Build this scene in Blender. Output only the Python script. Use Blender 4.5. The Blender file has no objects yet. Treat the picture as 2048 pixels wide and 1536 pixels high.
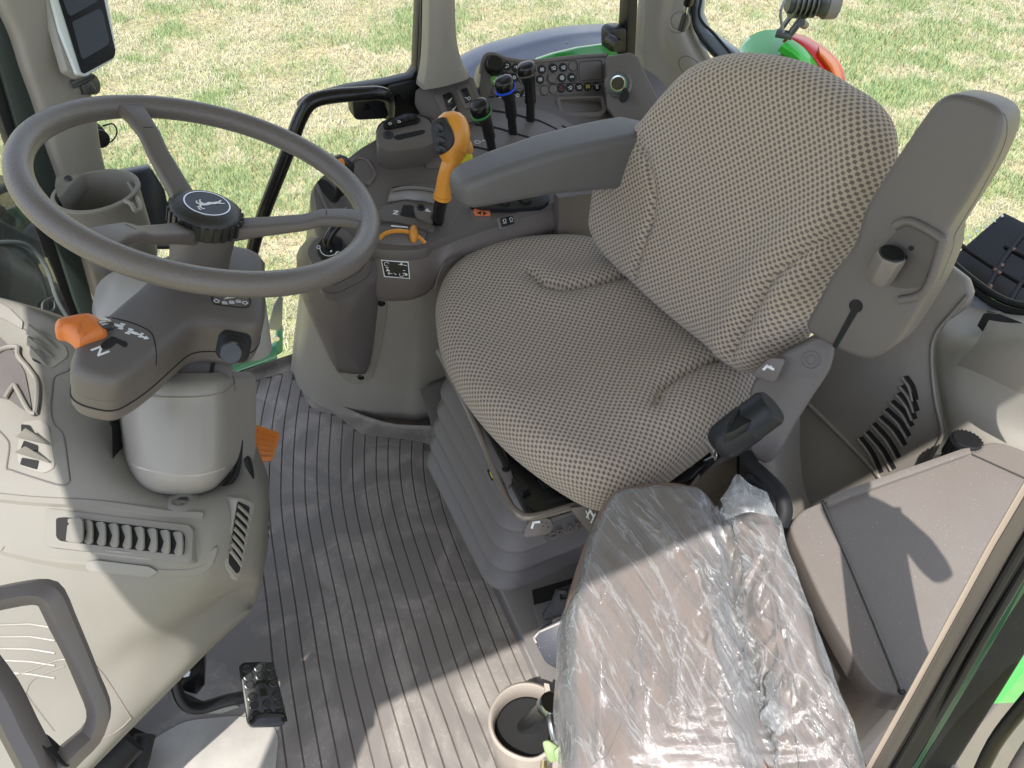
import bpy, bmesh, math, random
import numpy as np
from mathutils import Vector as V3, Matrix
from mathutils.bvhtree import BVHTree
from math import sin, cos, pi, radians
random.seed(4)
SC = bpy.context.scene
COL = SC.collection
# ---------------------------------------------------------------- camera
CAM = V3((0, 0, 1.35)); YAW = radians(25); PIT = radians(45); FOC = 1538.0
cF = V3((sin(YAW)*cos(PIT), cos(YAW)*cos(PIT), -sin(PIT)))
cR = V3((cos(YAW), -sin(YAW), 0)); cU = cR.cross(cF)
cd = bpy.data.cameras.new('camera'); cam = bpy.data.objects.new('camera', cd); COL.objects.link(cam)
cam.matrix_world = Matrix(((cR.x, cU.x, -cF.x, CAM.x), (cR.y, cU.y, -cF.y, CAM.y), (cR.z, cU.z, -cF.z, CAM.z), (0, 0, 0, 1)))
cd.sensor_width = 36; cd.lens = FOC/2048*36; cd.clip_start = 0.02; cd.clip_end = 400
SC.camera = cam
SC.view_settings.view_transform = 'Standard'; SC.view_settings.look = 'None'; SC.view_settings.gamma = 1
SC.view_settings.exposure = 1.3
# ---------------------------------------------------------------- sky and sun
SUNV = V3((-.35, -.375, 1.0)).normalized()           # towards the sun
EL = math.asin(SUNV.z); AZ = math.atan2(SUNV.x, SUNV.y)
w = bpy.data.worlds.new('World'); SC.world = w; w.use_nodes = True
nt = w.node_tree; bg = nt.nodes['Background']; sky = nt.nodes.new('ShaderNodeTexSky')
sky.sky_type = 'NISHITA'; sky.sun_disc = False; sky.sun_elevation = EL; sky.sun_rotation = AZ
hs = nt.nodes.new('ShaderNodeHueSaturation'); hs.inputs['Saturation'].default_value = .52; nt.links.new(sky.outputs[0], hs.inputs['Color']); nt.links.new(hs.outputs[0], bg.inputs[0]); bg.inputs[1].default_value = 0.15
sl = bpy.data.lights.new('sun', 'SUN'); sl.energy = 2.9; sl.angle = radians(.5); sl.color = (1, .965, .91)
so = bpy.data.objects.new('sun', sl); COL.objects.link(so); so.rotation_euler = SUNV.to_track_quat('Z', 'Y').to_euler(); so.location = (-3, -3, 8)

# ---------------------------------------------------------------- helpers
def P(px, py, **k):
    d = cF + cR*((px-1024)/FOC) + cU*((768-py)/FOC)
    (a, v), = k.items()
    if a == 't': return CAM + d*v
    i = 'xyz'.index(a); return CAM + d*((v-CAM[i])/d[i])
def ray(px, py): return (cF + cR*((px-1024)/FOC) + cU*((768-py)/FOC))
def J(p):
    q = V3(p)-CAM; wv = q.dot(cF); return (1024+q.dot(cR)/wv*FOC, 768-q.dot(cU)/wv*FOC)
class Fr:
    """local frame: origin, normal n, in-plane up hint"""
    def __init__(s, o, n, up=(0, 0, 1)):
        s.o = V3(o); s.n = V3(n).normalized(); up = V3(up)
        if abs(up.normalized().dot(s.n)) > .999: up = V3((0, 1, 0))
        s.v = (up - s.n*up.dot(s.n)).normalized(); s.u = s.v.cross(s.n)
    def at(s, a, b, c=0): return s.o + s.u*a + s.v*b + s.n*c
    def tr(s, px, c=0):
        o = s.o+s.n*c; r = []
        for x, y in px:
            d = ray(x, y); q = CAM + d*((o-CAM).dot(s.n)/d.dot(s.n)) - o
            r.append((q.dot(s.u), q.dot(s.v)))
        return r
    def sh(s, c): return Fr(s.o+s.n*c, s.n, s.v)
def cr(pts, n=6, closed=True):
    """Catmull-Rom through points of any dimension"""
    P_ = [np.array(p, float) for p in pts]; N = len(P_); out = []
    for i in range(N if closed else N-1):
        g = (lambda j: P_[j % N]) if closed else (lambda j: P_[min(max(j, 0), N-1)])
        a, b, c, d = g(i-1), g(i), g(i+1), g(i+2)
        for k in range(n):
            t = k/n
            out.append(tuple(.5*((2*b)+(-a+c)*t+(2*a-5*b+4*c-d)*t*t+(-a+3*b-3*c+d)*t**3)))
    if not closed: out.append(tuple(P_[-1]))
    return out
def rp(poly, r, seg=4):
    """round polygon corners"""
    out = []; N = len(poly)
    for i in range(N):
        p, a, b = (np.array(poly[j % N], float) for j in (i, i-1, i+1))
        da, db = a-p, b-p; la, lb = np.linalg.norm(da), np.linalg.norm(db)
        q = min(r, la*.45, lb*.45); s, e = p+da/la*q, p+db/lb*q
        for k in range(seg+1):
            t = k/seg; out.append(tuple((1-t)**2*s+2*t*(1-t)*p+t*t*e))
    return out
def s_ext(fr, poly, c0, c1, mi=0):
    n = len(poly); v = [fr.at(a, b, c0) for a, b in poly]+[fr.at(a, b, c1) for a, b in poly]
    area = sum(poly[i-1][0]*poly[i][1]-poly[i][0]*poly[i-1][1] for i in range(n))
    f = [list(range(n))[::-1], list(range(n, 2*n))]+[[i, (i+1) % n, n+(i+1) % n, n+i] for i in range(n)]
    if area*(c1-c0) < 0: f = [x[::-1] for x in f]
    return (v, f, mi)
def s_px(fr, px, c0, c1, r=0, sm=0, mi=0):
    q = fr.tr(px, c1)
    if sm: q = cr(q, sm)
    if r: q = rp(q, r)
    return s_ext(fr, q, c0, c1, mi)
def s_ring(fr, outer, inner, c0, c1, mi=0):
    """flat ring between two outlines with equal point counts"""
    n = len(outer); v = []
    for c in (c0, c1):
        v += [fr.at(a, b, c) for a, b in outer]+[fr.at(a, b, c) for a, b in inner]
    f = []
    for i in range(n):
        j = (i+1) % n; o0, i0, o1, i1 = 0, n, 2*n, 3*n
        f += [[o0+i, o0+j, o1+j, o1+i], [i0+j, i0+i, i1+i, i1+j], [o1+i, o1+j, i1+j, i1+i], [o0+j, o0+i, i0+i, i0+j]]
    return (v, f, mi)
def s_pts(front, vec, mi=0):
    n = len(front); vec = V3(vec); v = [V3(p) for p in front]+[V3(p)+vec for p in front]
    return (v, [list(range(n)), list(range(n, 2*n))[::-1]]+[[i, n+i, n+(i+1) % n, (i+1) % n] for i in range(n)], mi)
def s_box(fr, a0, a1, b0, b1, c0, c1, r=0, mi=0):
    q = [(a0, b0), (a1, b0), (a1, b1), (a0, b1)]
    return s_ext(fr, rp(q, r) if r else q, c0, c1, mi)
def s_ptsr(front, k, mi=0):
    n = len(front); v = [V3(p) for p in front]+[CAM+(V3(p)-CAM)*(1+k) for p in front]
    return (v, [list(range(n)), list(range(n, 2*n))[::-1]]+[[i, n+i, n+(i+1) % n, (i+1) % n] for i in range(n)], mi)
def s_loft(rings, cap=True, closed=True, mi=0):
    n = len(rings[0]); v = [V3(p) for r in rings for p in r]; f = []
    for k in range(len(rings)-1):
        for i in range(n if closed else n-1):
            j = (i+1) % n; f.append([k*n+i, k*n+j, (k+1)*n+j, (k+1)*n+i])
    if cap: f += [list(range(n))[::-1], [(len(rings)-1)*n+i for i in range(n)]]
    return (v, f, mi)
def s_tube(path, r, res=12, sm=6, closed=False, mi=0, flat=1.0, up=(0, 0, 1), cap=True):
    if sm: path = cr(path, sm, closed)
    path = [V3(p) for p in path]; n = len(path); rings = []
    rr = r if isinstance(r, (list, tuple)) else [r]
    prev = None
    for i in range(n):
        t = (path[(i+1) % n]-path[i-1]) if closed else (path[min(i+1, n-1)]-path[max(i-1, 0)])
        t.normalize()
        if prev is None:
            a = V3(up)-t*V3(up).dot(t)
            if a.length < .05: a = V3((1, 0, 0))-t*t.x
        else: a = prev-t*prev.dot(t)
        a.normalize(); b = t.cross(a); prev = a
        x = i/max(n-1, 1)*(len(rr)-1); j = min(int(x), len(rr)-2) if len(rr) > 1 else 0
        q = rr[0] if len(rr) == 1 else rr[j]+(rr[j+1]-rr[j])*(x-j)
        rings.append([path[i]+a*(q*cos(2*pi*k/res))+b*(q*flat*sin(2*pi*k/res)) for k in range(res)])
    if closed: rings.append(rings[0]); return s_loft(rings, False, mi=mi)
    return s_loft(rings, cap, mi=mi)
def s_lathe(fr, prof, seg=32, mi=0, a0=0, a1=2*pi):
    full = abs(a1-a0-2*pi) < 1e-6; m = seg if full else seg+1
    rings = [[fr.at(r*cos(a0+(a1-a0)*k/seg), r*sin(a0+(a1-a0)*k/seg), h) for k in range(m)] for r, h in prof]
    return s_loft(rings, full, full, mi)
def rrect(fr, w, h, r, c=0, n=6, a=0, b=0):
    r = min(r, w*.499, h*.499); out = []
    for (cx, cy, t0) in ((w/2-r, h/2-r, 0), (-w/2+r, h/2-r, pi/2), (-w/2+r, -h/2+r, pi), (w/2-r, -h/2+r, 1.5*pi)):
        for k in range(n):
            t = t0+pi/2*k/(n-1); out.append(fr.at(a+cx+r*cos(t), b+cy+r*sin(t), c))
    return out
def s_ball(c, r, seg=14, sq=(1, 1, 1), mi=0):
    c = V3(c); rings = []
    for i in range(1, seg//2):
        th = pi*i/(seg//2); rings.append([c+V3((r*sq[0]*sin(th)*cos(2*pi*k/seg), r*sq[1]*sin(th)*sin(2*pi*k/seg), -r*sq[2]*cos(th))) for k in range(seg)])
    return s_loft(rings, True, mi=mi)
def s_net(rows, sub=5, mi=0, back=None):
    """Catmull-Rom surface through a net of points; back = vector the rim is drawn along"""
    g = [cr([tuple(p) for p in r], sub, False) for r in rows]
    cols = [cr([g[i][j] for i in range(len(g))], sub, False) for j in range(len(g[0]))]
    nr, nc = len(cols[0]), len(cols)
    v = [V3(cols[j][i]) for i in range(nr) for j in range(nc)]
    f = [[i*nc+j, i*nc+j+1, (i+1)*nc+j+1, (i+1)*nc+j] for i in range(nr-1) for j in range(nc-1)]
    if back is not None:
        b = V3(back); rim = [j for j in range(nc)]+[i*nc+nc-1 for i in range(1, nr)]+[(nr-1)*nc+j for j in range(nc-2, -1, -1)]+[i*nc for i in range(nr-2, 0, -1)]
        s = len(v); v += [v[i]+b for i in rim]; n = len(rim)
        f += [[rim[i], s+i, s+(i+1) % n, rim[(i+1) % n]] for i in range(n)]+[[s+i for i in range(n)]]
    return (v, f, mi)
def mk(name, shapes, mat, parent=None, bev=0, seg=2, ang=38, label=None, uv=None, recalc=True):
    if isinstance(shapes, tuple): shapes = [shapes]
    bm = bmesh.new(); mats = mat if isinstance(mat, (list, tuple)) else [mat]
    for v, f, mi in shapes:
        vs = [bm.verts.new(p) for p in v]
        for q in f:
            try: fc = bm.faces.new([vs[i] for i in q]); fc.material_index = mi
            except ValueError: pass
    if recalc: bmesh.ops.recalc_face_normals(bm, faces=bm.faces)
    if bev:
        es = [e for e in bm.edges if len(e.link_faces) == 2 and e.calc_face_angle(0) > radians(30)]
        try: bmesh.ops.bevel(bm, geom=es, offset=bev, segments=seg, affect='EDGES', profile=.5, clamp_overlap=True)
        except Exception: pass
    for fc in bm.faces: fc.smooth = True
    for e in bm.edges:
        if len(e.link_faces) == 2 and e.calc_face_angle(0) > radians(ang): e.smooth = False
    me = bpy.data.meshes.new(name); bm.to_mesh(me); bm.free()
    for m in mats: me.materials.append(m)
    o = bpy.data.objects.new(name, me); COL.objects.link(o)
    if parent is not None: o.parent = parent; o.matrix_parent_inverse = wm(parent).inverted()
    if label: o['label'] = label
    return o
_wm = {}
def wm(o): return _wm.get(o.name, Matrix())
def thing(name, label, cat, loc, group=None):
    o = bpy.data.objects.new(name, None); COL.objects.link(o); o.location = loc; o.empty_display_size = .05
    _wm[o.name] = Matrix.Translation(V3(loc)); o['label'] = label; o['category'] = cat
    if group: o['group'] = group
    return o
def tag(o, label, cat, group=None):
    o['label'] = label; o['category'] = cat
    if group: o['group'] = group
    return o
def struct(o): o['kind'] = 'structure'; return o
class BV:
    def __init__(s, *objs):
        v, f = [], []
        for o in objs:
            n = len(v); v += [x.co.copy() for x in o.data.vertices]; f += [[n+i for i in p.vertices] for p in o.data.polygons]
        s.t = BVHTree.FromPolygons(v, f)
    def hit(s, px, py, off=0):
        d = ray(px, py).normalized(); l, n, i, _ = s.t.ray_cast(CAM, d)
        if l is None:                       # just off the edge: carry on the nearest surface plane
            for k in range(1, 60):
                r_ = 1.5*(k//12+1)*(1+k//12); x, y = px+r_*cos(k*pi/6), py+r_*sin(k*pi/6); e = ray(x, y).normalized(); l, n, i, _ = s.t.ray_cast(CAM, e)
                if l is not None:
                    q = CAM+d*((l-CAM).dot(n)/d.dot(n)) if abs(d.dot(n)) > .15 else CAM+d*(l-CAM).length; l = q; break
            if l is None: return None
        if n.dot(d) > 0: n = -n
        return l+n*off, n
    def pt(s, px, py, off=0):
        h = s.hit(px, py, off); return h[0] if h else None
    def fr(s, px, py, up=(0, 0, 1)):
        l, n = s.hit(px, py); return Fr(l, n, up)
    def frp(s, pts, up=(0, 0, 1)):
        """frame fitted to the surface under three pixels"""
        a, b, c = (s.pt(*p) for p in pts); n = (b-a).cross(c-a)
        if n.dot(CAM-a) < 0: n = -n
        return Fr((a+b+c)/3, n, up)
    def path(s, px, off=0.001): return [p for p in (s.pt(x, y, off) for x, y in px) if p]
def s_text(txt, fr, size, mi=0, depth=.0004, rot=0, a=0, b=0, align='CENTER'):
    cu = bpy.data.curves.new('t', 'FONT'); cu.body = txt; cu.size = size; cu.extrude = depth; cu.align_x = align; cu.align_y = 'CENTER'; cu.resolution_u = 2; cu.offset = size*.012
    ob = bpy.data.objects.new('t', cu); COL.objects.link(ob); bpy.context.view_layer.update()
    me = bpy.data.meshes.new_from_object(ob.evaluated_get(bpy.context.evaluated_depsgraph_get()))
    v = []
    for x in me.vertices:
        p = (x.co.x*cos(rot)-x.co.y*sin(rot)+a, x.co.x*sin(rot)+x.co.y*cos(rot)+b); v.append(fr.at(p[0], p[1], x.co.z))
    f = [list(p.vertices) for p in me.polygons]
    bpy.data.objects.remove(ob); bpy.data.curves.remove(cu); bpy.data.meshes.remove(me)
    return (v, f, mi)
def s_line(fr, pts, wd, h=.0006, mi=0, closed=False):
    """thin printed line on a frame: mitred strip"""
    out = []
    n = len(pts)
    for i in range(n if closed else n-1):
        (x0, y0), (x1, y1) = pts[i], pts[(i+1) % n]; L = math.hypot(x1-x0, y1-y0) or 1e-6
        dx, dy = (x1-x0)/L*wd/2, (y1-y0)/L*wd/2
        out.append(s_ext(fr, [(x0-dx+dy, y0-dy-dx), (x1+dx+dy, y1+dy-dx), (x1+dx-dy, y1+dy+dx), (x0-dx-dy, y0-dy+dx)], 0, h, mi))
    return out
def arcp(cx, cy, r, a0, a1, n=10): return [(cx+r*cos(radians(a0+(a1-a0)*k/n)), cy+r*sin(radians(a0+(a1-a0)*k/n))) for k in range(n+1)]

# ---------------------------------------------------------------- materials
def mat(name, col, rough=.5, metal=0, bump=0, bscale=900, spec=.5, var=0, coat=0, dust=0, streak=0):
    m = bpy.data.materials.new(name); m.use_nodes = True; n = m.node_tree; b = n.nodes['Principled BSDF']
    b.inputs['Base Color'].default_value = (*col, 1); b.inputs['Roughness'].default_value = rough; b.inputs['Metallic'].default_value = metal
    b.inputs['Specular IOR Level'].default_value = spec; b.inputs['Coat Weight'].default_value = coat
    tc = n.nodes.new('ShaderNodeTexCoord')
    src = None
    if var or dust:
        nz = n.nodes.new('ShaderNodeTexNoise'); nz.inputs['Scale'].default_value = 7; nz.inputs['Detail'].default_value = 6; nz.inputs['Roughness'].default_value = .65
        n.links.new(tc.outputs['Object'], nz.inputs['Vector'])
        mx = n.nodes.new('ShaderNodeMix'); mx.data_type = 'RGBA'; mr = n.nodes.new('ShaderNodeMapRange')
        mr.inputs[1].default_value = .35; mr.inputs[2].default_value = .7; n.links.new(nz.outputs[0], mr.inputs[0]); n.links.new(mr.outputs[0], mx.inputs[0])
        a = [c*(1-var) for c in col]; c2 = [min(1, c*(1+var)) for c in col]
        mx.inputs[6].default_value = (*a, 1); mx.inputs[7].default_value = (*c2, 1); src = mx.outputs[2]
        rr = n.nodes.new('ShaderNodeMapRange'); rr.inputs[3].default_value = max(0, rough-.07); rr.inputs[4].default_value = min(1, rough+.1)
        n.links.new(nz.outputs[0], rr.inputs[0]); n.links.new(rr.outputs[0], b.inputs['Roughness'])
    if dust:
        dz = n.nodes.new('ShaderNodeTexNoise'); dz.inputs['Scale'].default_value = 420; dz.inputs['Detail'].default_value = 2
        n.links.new(tc.outputs['Object'], dz.inputs['Vector'])
        dr = n.nodes.new('ShaderNodeMapRange'); dr.inputs[1].default_value = .68; dr.inputs[2].default_value = .74; dr.inputs[4].default_value = dust
        n.links.new(dz.outputs[0], dr.inputs[0]); dm = n.nodes.new('ShaderNodeMix'); dm.data_type = 'RGBA'
        n.links.new(dr.outputs[0], dm.inputs[0]); n.links.new(src, dm.inputs[6]); dm.inputs[7].default_value = (.5, .46, .4, 1); src = dm.outputs[2]
    if src: n.links.new(src, b.inputs['Base Color'])
    if bump:
        bz = n.nodes.new('ShaderNodeTexNoise' if bscale != 901 else 'ShaderNodeTexVoronoi'); bz.inputs['Scale'].default_value = bscale
        n.links.new(tc.outputs['Object'], bz.inputs['Vector'])
        bp = n.nodes.new('ShaderNodeBump'); bp.inputs['Strength'].default_value = bump; bp.inputs['Distance'].default_value = .0006
        n.links.new(bz.outputs[0], bp.inputs['Height']); n.links.new(bp.outputs[0], b.inputs['Normal'])
    return m
DK = mat('dark_warm_grey_plastic', (.106, .094, .090), .46, bump=.25, var=.05)
DK2 = mat('brown_grey_plastic', (.122, .105, .098), .42, bump=.25, var=.05)
TAN = mat('tan_plastic', (.178, .167, .143), .55, bump=.2, var=.04)
TAN2 = mat('greige_plastic', (.215, .200, .178), .40, bump=.2, var=.04)
MID = mat('mid_brown_plastic', (.200, .170, .150), .42, bump=.25, var=.06, dust=.35)
GRIP = mat('leather_grain_rubber', (.112, .100, .096), .36, bump=1.0, bscale=420, var=.04)
ARM = mat('armrest_vinyl', (.108, .104, .106), .5, bump=.7, bscale=700, var=.03)
BLK = mat('black_plastic', (.009, .009, .010), .38, bump=.15, spec=.35)
BLKG = mat('gloss_black', (.006, .006, .007), .24, spec=.4)
BLKM = mat('matt_black_rubber', (.009, .009, .010), .6, bump=.3, spec=.3)
HOLE = mat('deep_black', (.004, .004, .004), .8)
SEAL = mat('rubber_seal', (.008, .009, .009), .55, spec=.3)
NAVY = mat('dark_frame_metal', (.030, .036, .042), .3)
GREYM = mat('grey_frame_metal', (.10, .115, .12), .35)
FRG = mat('dark_green_frame', (.030, .042, .037), .4)
ORG = mat('orange_yellow_plastic', (.62, .26, .035), .33, bump=.1)
ORD = mat('orange_plastic', (.66, .20, .025), .38, bump=.15, var=.08)
BEZ = mat('bezel_black', (.005, .005, .006), .5, spec=.2)
AMB = mat('salmon_switch', (.62, .17, .08), .4)
WHT = mat('white_print', (.72, .74, .76), .5)
GRNP = mat('green_paint', (.035, .30, .05), .18, coat=.6)
GRNM = mat('teal_green_metal', (.06, .27, .17), .35, var=.1)
LGRN = mat('green_button', (.12, .32, .06), .45)
BLUE = mat('blue_ring', (.02, .10, .75), .4)
GRNR = mat('green_ring', (.05, .26, .07), .4)
YEL = mat('yellow_plastic', (.62, .62, .03), .4)
CHR = mat('chrome', (.62, .62, .62), .16, metal=1)
STL = mat('dull_steel', (.30, .31, .32), .33, metal=1)
WHP = mat('white_plastic', (.55, .60, .60), .4)
RED = mat('red_lens', (.55, .012, .010), .35, coat=.1)
AML = mat('amber_lens', (.70, .14, .01), .35, coat=.1)
SCR = mat('dark_screen', (.012, .018, .020), .3, spec=.4)
GBOX = mat('grey_bellows_rubber', (.122, .115, .118), .5, bump=.2, var=.05)
def glass_mat(name, refl=1.0, tint=(1, 1, 1), dirt=0):
    m = bpy.data.materials.new(name); m.use_nodes = True; n = m.node_tree; n.nodes.clear()
    o = n.nodes.new('ShaderNodeOutputMaterial'); t = n.nodes.new('ShaderNodeBsdfTransparent'); g = n.nodes.new('ShaderNodeBsdfGlossy'); g.inputs['Roughness'].default_value = .02
    t.inputs[0].default_value = (*tint, 1); f = n.nodes.new('ShaderNodeFresnel'); f.inputs[0].default_value = 1.45; mx = n.nodes.new('ShaderNodeMixShader')
    ml = n.nodes.new('ShaderNodeMath'); ml.operation = 'MULTIPLY'; ml.inputs[1].default_value = refl; n.links.new(f.outputs[0], ml.inputs[0])
    n.links.new(ml.outputs[0], mx.inputs[0]); n.links.new(t.outputs[0], mx.inputs[1]); n.links.new(g.outputs[0], mx.inputs[2])
    last = mx.outputs[0]
    if dirt:
        df = n.nodes.new('ShaderNodeBsdfDiffuse'); df.inputs[0].default_value = (.5, .5, .45, 1); m2 = n.nodes.new('ShaderNodeMixShader')
        nz = n.nodes.new('ShaderNodeTexNoise'); nz.inputs['Scale'].default_value = 14; nz.inputs['Detail'].default_value = 8; tc = n.nodes.new('ShaderNodeTexCoord'); n.links.new(tc.outputs['Object'], nz.inputs[0])
        mr = n.nodes.new('ShaderNodeMapRange'); mr.inputs[1].default_value = .4; mr.inputs[2].default_value = .8; mr.inputs[4].default_value = dirt; n.links.new(nz.outputs[0], mr.inputs[0])
        n.links.new(mr.outputs[0], m2.inputs[0]); n.links.new(last, m2.inputs[1]); n.links.new(df.outputs[0], m2.inputs[2]); last = m2.outputs[0]
    n.links.new(last, o.inputs[0]); return m
GLS = glass_mat('clear_glass', .22)
GLD = glass_mat('dusty_glass', .6, (.8, .83, .8), .1)
def fabric_mat():
    m = bpy.data.materials.new('checked_seat_fabric'); m.use_nodes = True; n = m.node_tree; L = n.links; b = n.nodes['Principled BSDF']
    uv = n.nodes.new('ShaderNodeUVMap'); uv.uv_map = 'UVMap'; sp = n.nodes.new('ShaderNodeSeparateXYZ')
    # slight wobble so the rows are not ruler straight
    wz = n.nodes.new('ShaderNodeTexNoise'); wz.inputs['Scale'].default_value = 60; vm = n.nodes.new('ShaderNodeVectorMath'); vm.operation = 'MULTIPLY_ADD'
    L.new(uv.outputs[0], wz.inputs[0]); L.new(wz.outputs[1], vm.inputs[0]); vm.inputs[1].default_value = (.0018, .0018, 0); L.new(uv.outputs[0], vm.inputs[2]); L.new(vm.outputs[0], sp.inputs[0])
    def M(op, a, bb=None, c=None):
        x = n.nodes.new('ShaderNodeMath'); x.operation = op
        for i, q in enumerate((a, bb, c)):
            if q is None: continue
            if isinstance(q, (int, float)): x.inputs[i].default_value = q
            else: L.new(q, x.inputs[i])
        return x.outputs[0]
    CW, CH = .0106, .0057
    v = M('DIVIDE', sp.outputs[1], CH); row = M('FLOOR', v); par = M('MODULO', row, 2.0); par = M('ABSOLUTE', par)
    u = M('ADD', M('DIVIDE', sp.outputs[0], CW), M('MULTIPLY', par, .5))
    fu = M('ABSOLUTE', M('SUBTRACT', M('FRACT', u), .5)); fv = M('ABSOLUTE', M('SUBTRACT', M('FRACT', v), .5))
    # rounded square dot
    du = M('DIVIDE', fu, .255); dv = M('DIVIDE', fv, .41); e = M('ADD', M('POWER', du, 6.0), M('POWER', dv, 6.0))
    fz = n.nodes.new('ShaderNodeTexNoise'); fz.inputs['Scale'].default_value = 900; fz.inputs['Detail'].default_value = 3; L.new(uv.outputs[0], fz.inputs[0])
    e2 = M('ADD', e, M('MULTIPLY', M('SUBTRACT', fz.outputs[0], .5), 1.3))
    mr = n.nodes.new('ShaderNodeMapRange'); mr.inputs[1].default_value = .75; mr.inputs[2].default_value = 1.15; L.new(e2, mr.inputs[0])
    # knit
    kv = M('SINE', M('MULTIPLY', sp.outputs[1], 2*pi/.0022)); ku = M('SINE', M('MULTIPLY', sp.outputs[0], 2*pi/.0026)); kn = M('MULTIPLY', kv, ku)
    mx = n.nodes.new('ShaderNodeMix'); mx.data_type = 'RGBA'; L.new(mr.outputs[0], mx.inputs[0]); mx.inputs[6].default_value = (.180, .150, .136, 1); mx.inputs[7].default_value = (.50, .425, .342, 1)
    br = n.nodes.new('ShaderNodeMix'); br.data_type = 'RGBA'; br.blend_type = 'MULTIPLY'; br.inputs[0].default_value = 1; L.new(mx.outputs[2], br.inputs[6])
    kk = M('ADD', .86, M('MULTIPLY', kn, .17)); cb = n.nodes.new('ShaderNodeCombineColor'); [L.new(kk, cb.inputs[i]) for i in range(3)]; L.new(cb.outputs[0], br.inputs[7])
    L.new(br.outputs[2], b.inputs['Base Color']); b.inputs['Roughness'].default_value = .9; b.inputs['Sheen Weight'].default_value = .25; b.inputs['Specular IOR Level'].default_value = .15
    h = M('ADD', M('MULTIPLY', mr.outputs[0], 1.0), M('ADD', M('MULTIPLY', kn, .25), M('MULTIPLY', fz.outputs[0], .5)))
    bp = n.nodes.new('ShaderNodeBump'); bp.inputs['Strength'].default_value = .7; bp.inputs['Distance'].default_value = .0014; L.new(h, bp.inputs['Height']); L.new(bp.outputs[0], b.inputs['Normal'])
    return m
FAB = fabric_mat()
def floor_mat():
    m = mat('ribbed_rubber_mat', (.135, .120, .114), .5, bump=.2); n = m.node_tree; L = n.links; b = n.nodes['Principled BSDF']; tc = n.nodes.new('ShaderNodeTexCoord')
    mp = n.nodes.new('ShaderNodeMapping'); mp.inputs['Scale'].default_value = (1, 1, 1); L.new(tc.outputs['Object'], mp.inputs[0])
    a = n.nodes.new('ShaderNodeTexNoise'); a.inputs['Scale'].default_value = 9; a.inputs['Detail'].default_value = 8; a.inputs['Distortion'].default_value = 1.4; L.new(mp.outputs[0], a.inputs[0])
    c = n.nodes.new('ShaderNodeTexNoise'); c.inputs['Scale'].default_value = 38; c.inputs['Detail'].default_value = 5; c.inputs['Distortion'].default_value = 3.5; L.new(mp.outputs[0], c.inputs[0])
    r1 = n.nodes.new('ShaderNodeValToRGB'); r1.color_ramp.elements[0].position = .44; r1.color_ramp.elements[1].position = .66
    r1.color_ramp.elements[0].color = (.165, .149, .137, 1); r1.color_ramp.elements[1].color = (.250, .226, .206, 1); L.new(a.outputs[0], r1.inputs[0])
    r2 = n.nodes.new('ShaderNodeMapRange'); r2.inputs[1].default_value = .56; r2.inputs[2].default_value = .66; r2.inputs[4].default_value = .42; L.new(c.outputs[0], r2.inputs[0])
    ml = n.nodes.new('ShaderNodeMath'); ml.operation = 'MULTIPLY'; mm = n.nodes.new('ShaderNodeMapRange'); mm.inputs[1].default_value = .45; mm.inputs[2].default_value = .6; L.new(a.outputs[0], mm.inputs[0]); L.new(r2.outputs[0], ml.inputs[0]); L.new(mm.outputs[0], ml.inputs[1])
    mx = n.nodes.new('ShaderNodeMix'); mx.data_type = 'RGBA'; L.new(ml.outputs[0], mx.inputs[0]); L.new(r1.outputs[0], mx.inputs[6]); mx.inputs[7].default_value = (.36, .33, .30, 1)
    L.new(mx.outputs[2], b.inputs['Base Color']); return m
FLR = floor_mat()
GRV = mat('dirt_in_grooves', (.115, .092, .075), .85, var=.35)
# ================================================================ SETTING
GZ = -1.2
def grass_ground():
    m = bpy.data.materials.new('dry_lawn_soil'); m.use_nodes = True; n = m.node_tree; L = n.links; b = n.nodes['Principled BSDF']; b.inputs['Roughness'].default_value = .95
    tc = n.nodes.new('ShaderNodeTexCoord'); a = n.nodes.new('ShaderNodeTexNoise'); a.inputs['Scale'].default_value = 1.6; a.inputs['Detail'].default_value = 9; a.inputs['Roughness'].default_value = .7; L.new(tc.outputs['Object'], a.inputs[0])
    r = n.nodes.new('ShaderNodeValToRGB'); e = r.color_ramp.elements; e[0].position = .35; e[0].color = (.20, .24, .08, 1); e[1].position = .6; e[1].color = (.42, .35, .20, 1); e.new(.75).color = (.36, .29, .20, 1)
    L.new(a.outputs[0], r.inputs[0]); L.new(r.outputs[0], b.inputs['Base Color'])
    v = [(-60, -60, GZ), (60, -60, GZ), (60, 60, GZ), (-60, 60, GZ)]
    return struct(mk('ground', (v, [[0, 1, 2, 3]], 0), m))
grass_ground()
def vnoise(x, y, s, seed):
    r = np.random.default_rng(seed).random((64, 64)); gx, gy = x*s+20, y*s+20; ix, iy = np.floor(gx).astype(int), np.floor(gy).astype(int); fx, fy = gx-ix, gy-iy
    fx, fy = fx*fx*(3-2*fx), fy*fy*(3-2*fy); g = lambda i, j: r[i % 64, j % 64]
    return (g(ix, iy)*(1-fx)+g(ix+1, iy)*fx)*(1-fy)+(g(ix, iy+1)*(1-fx)+g(ix+1, iy+1)*fx)*fy
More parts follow.
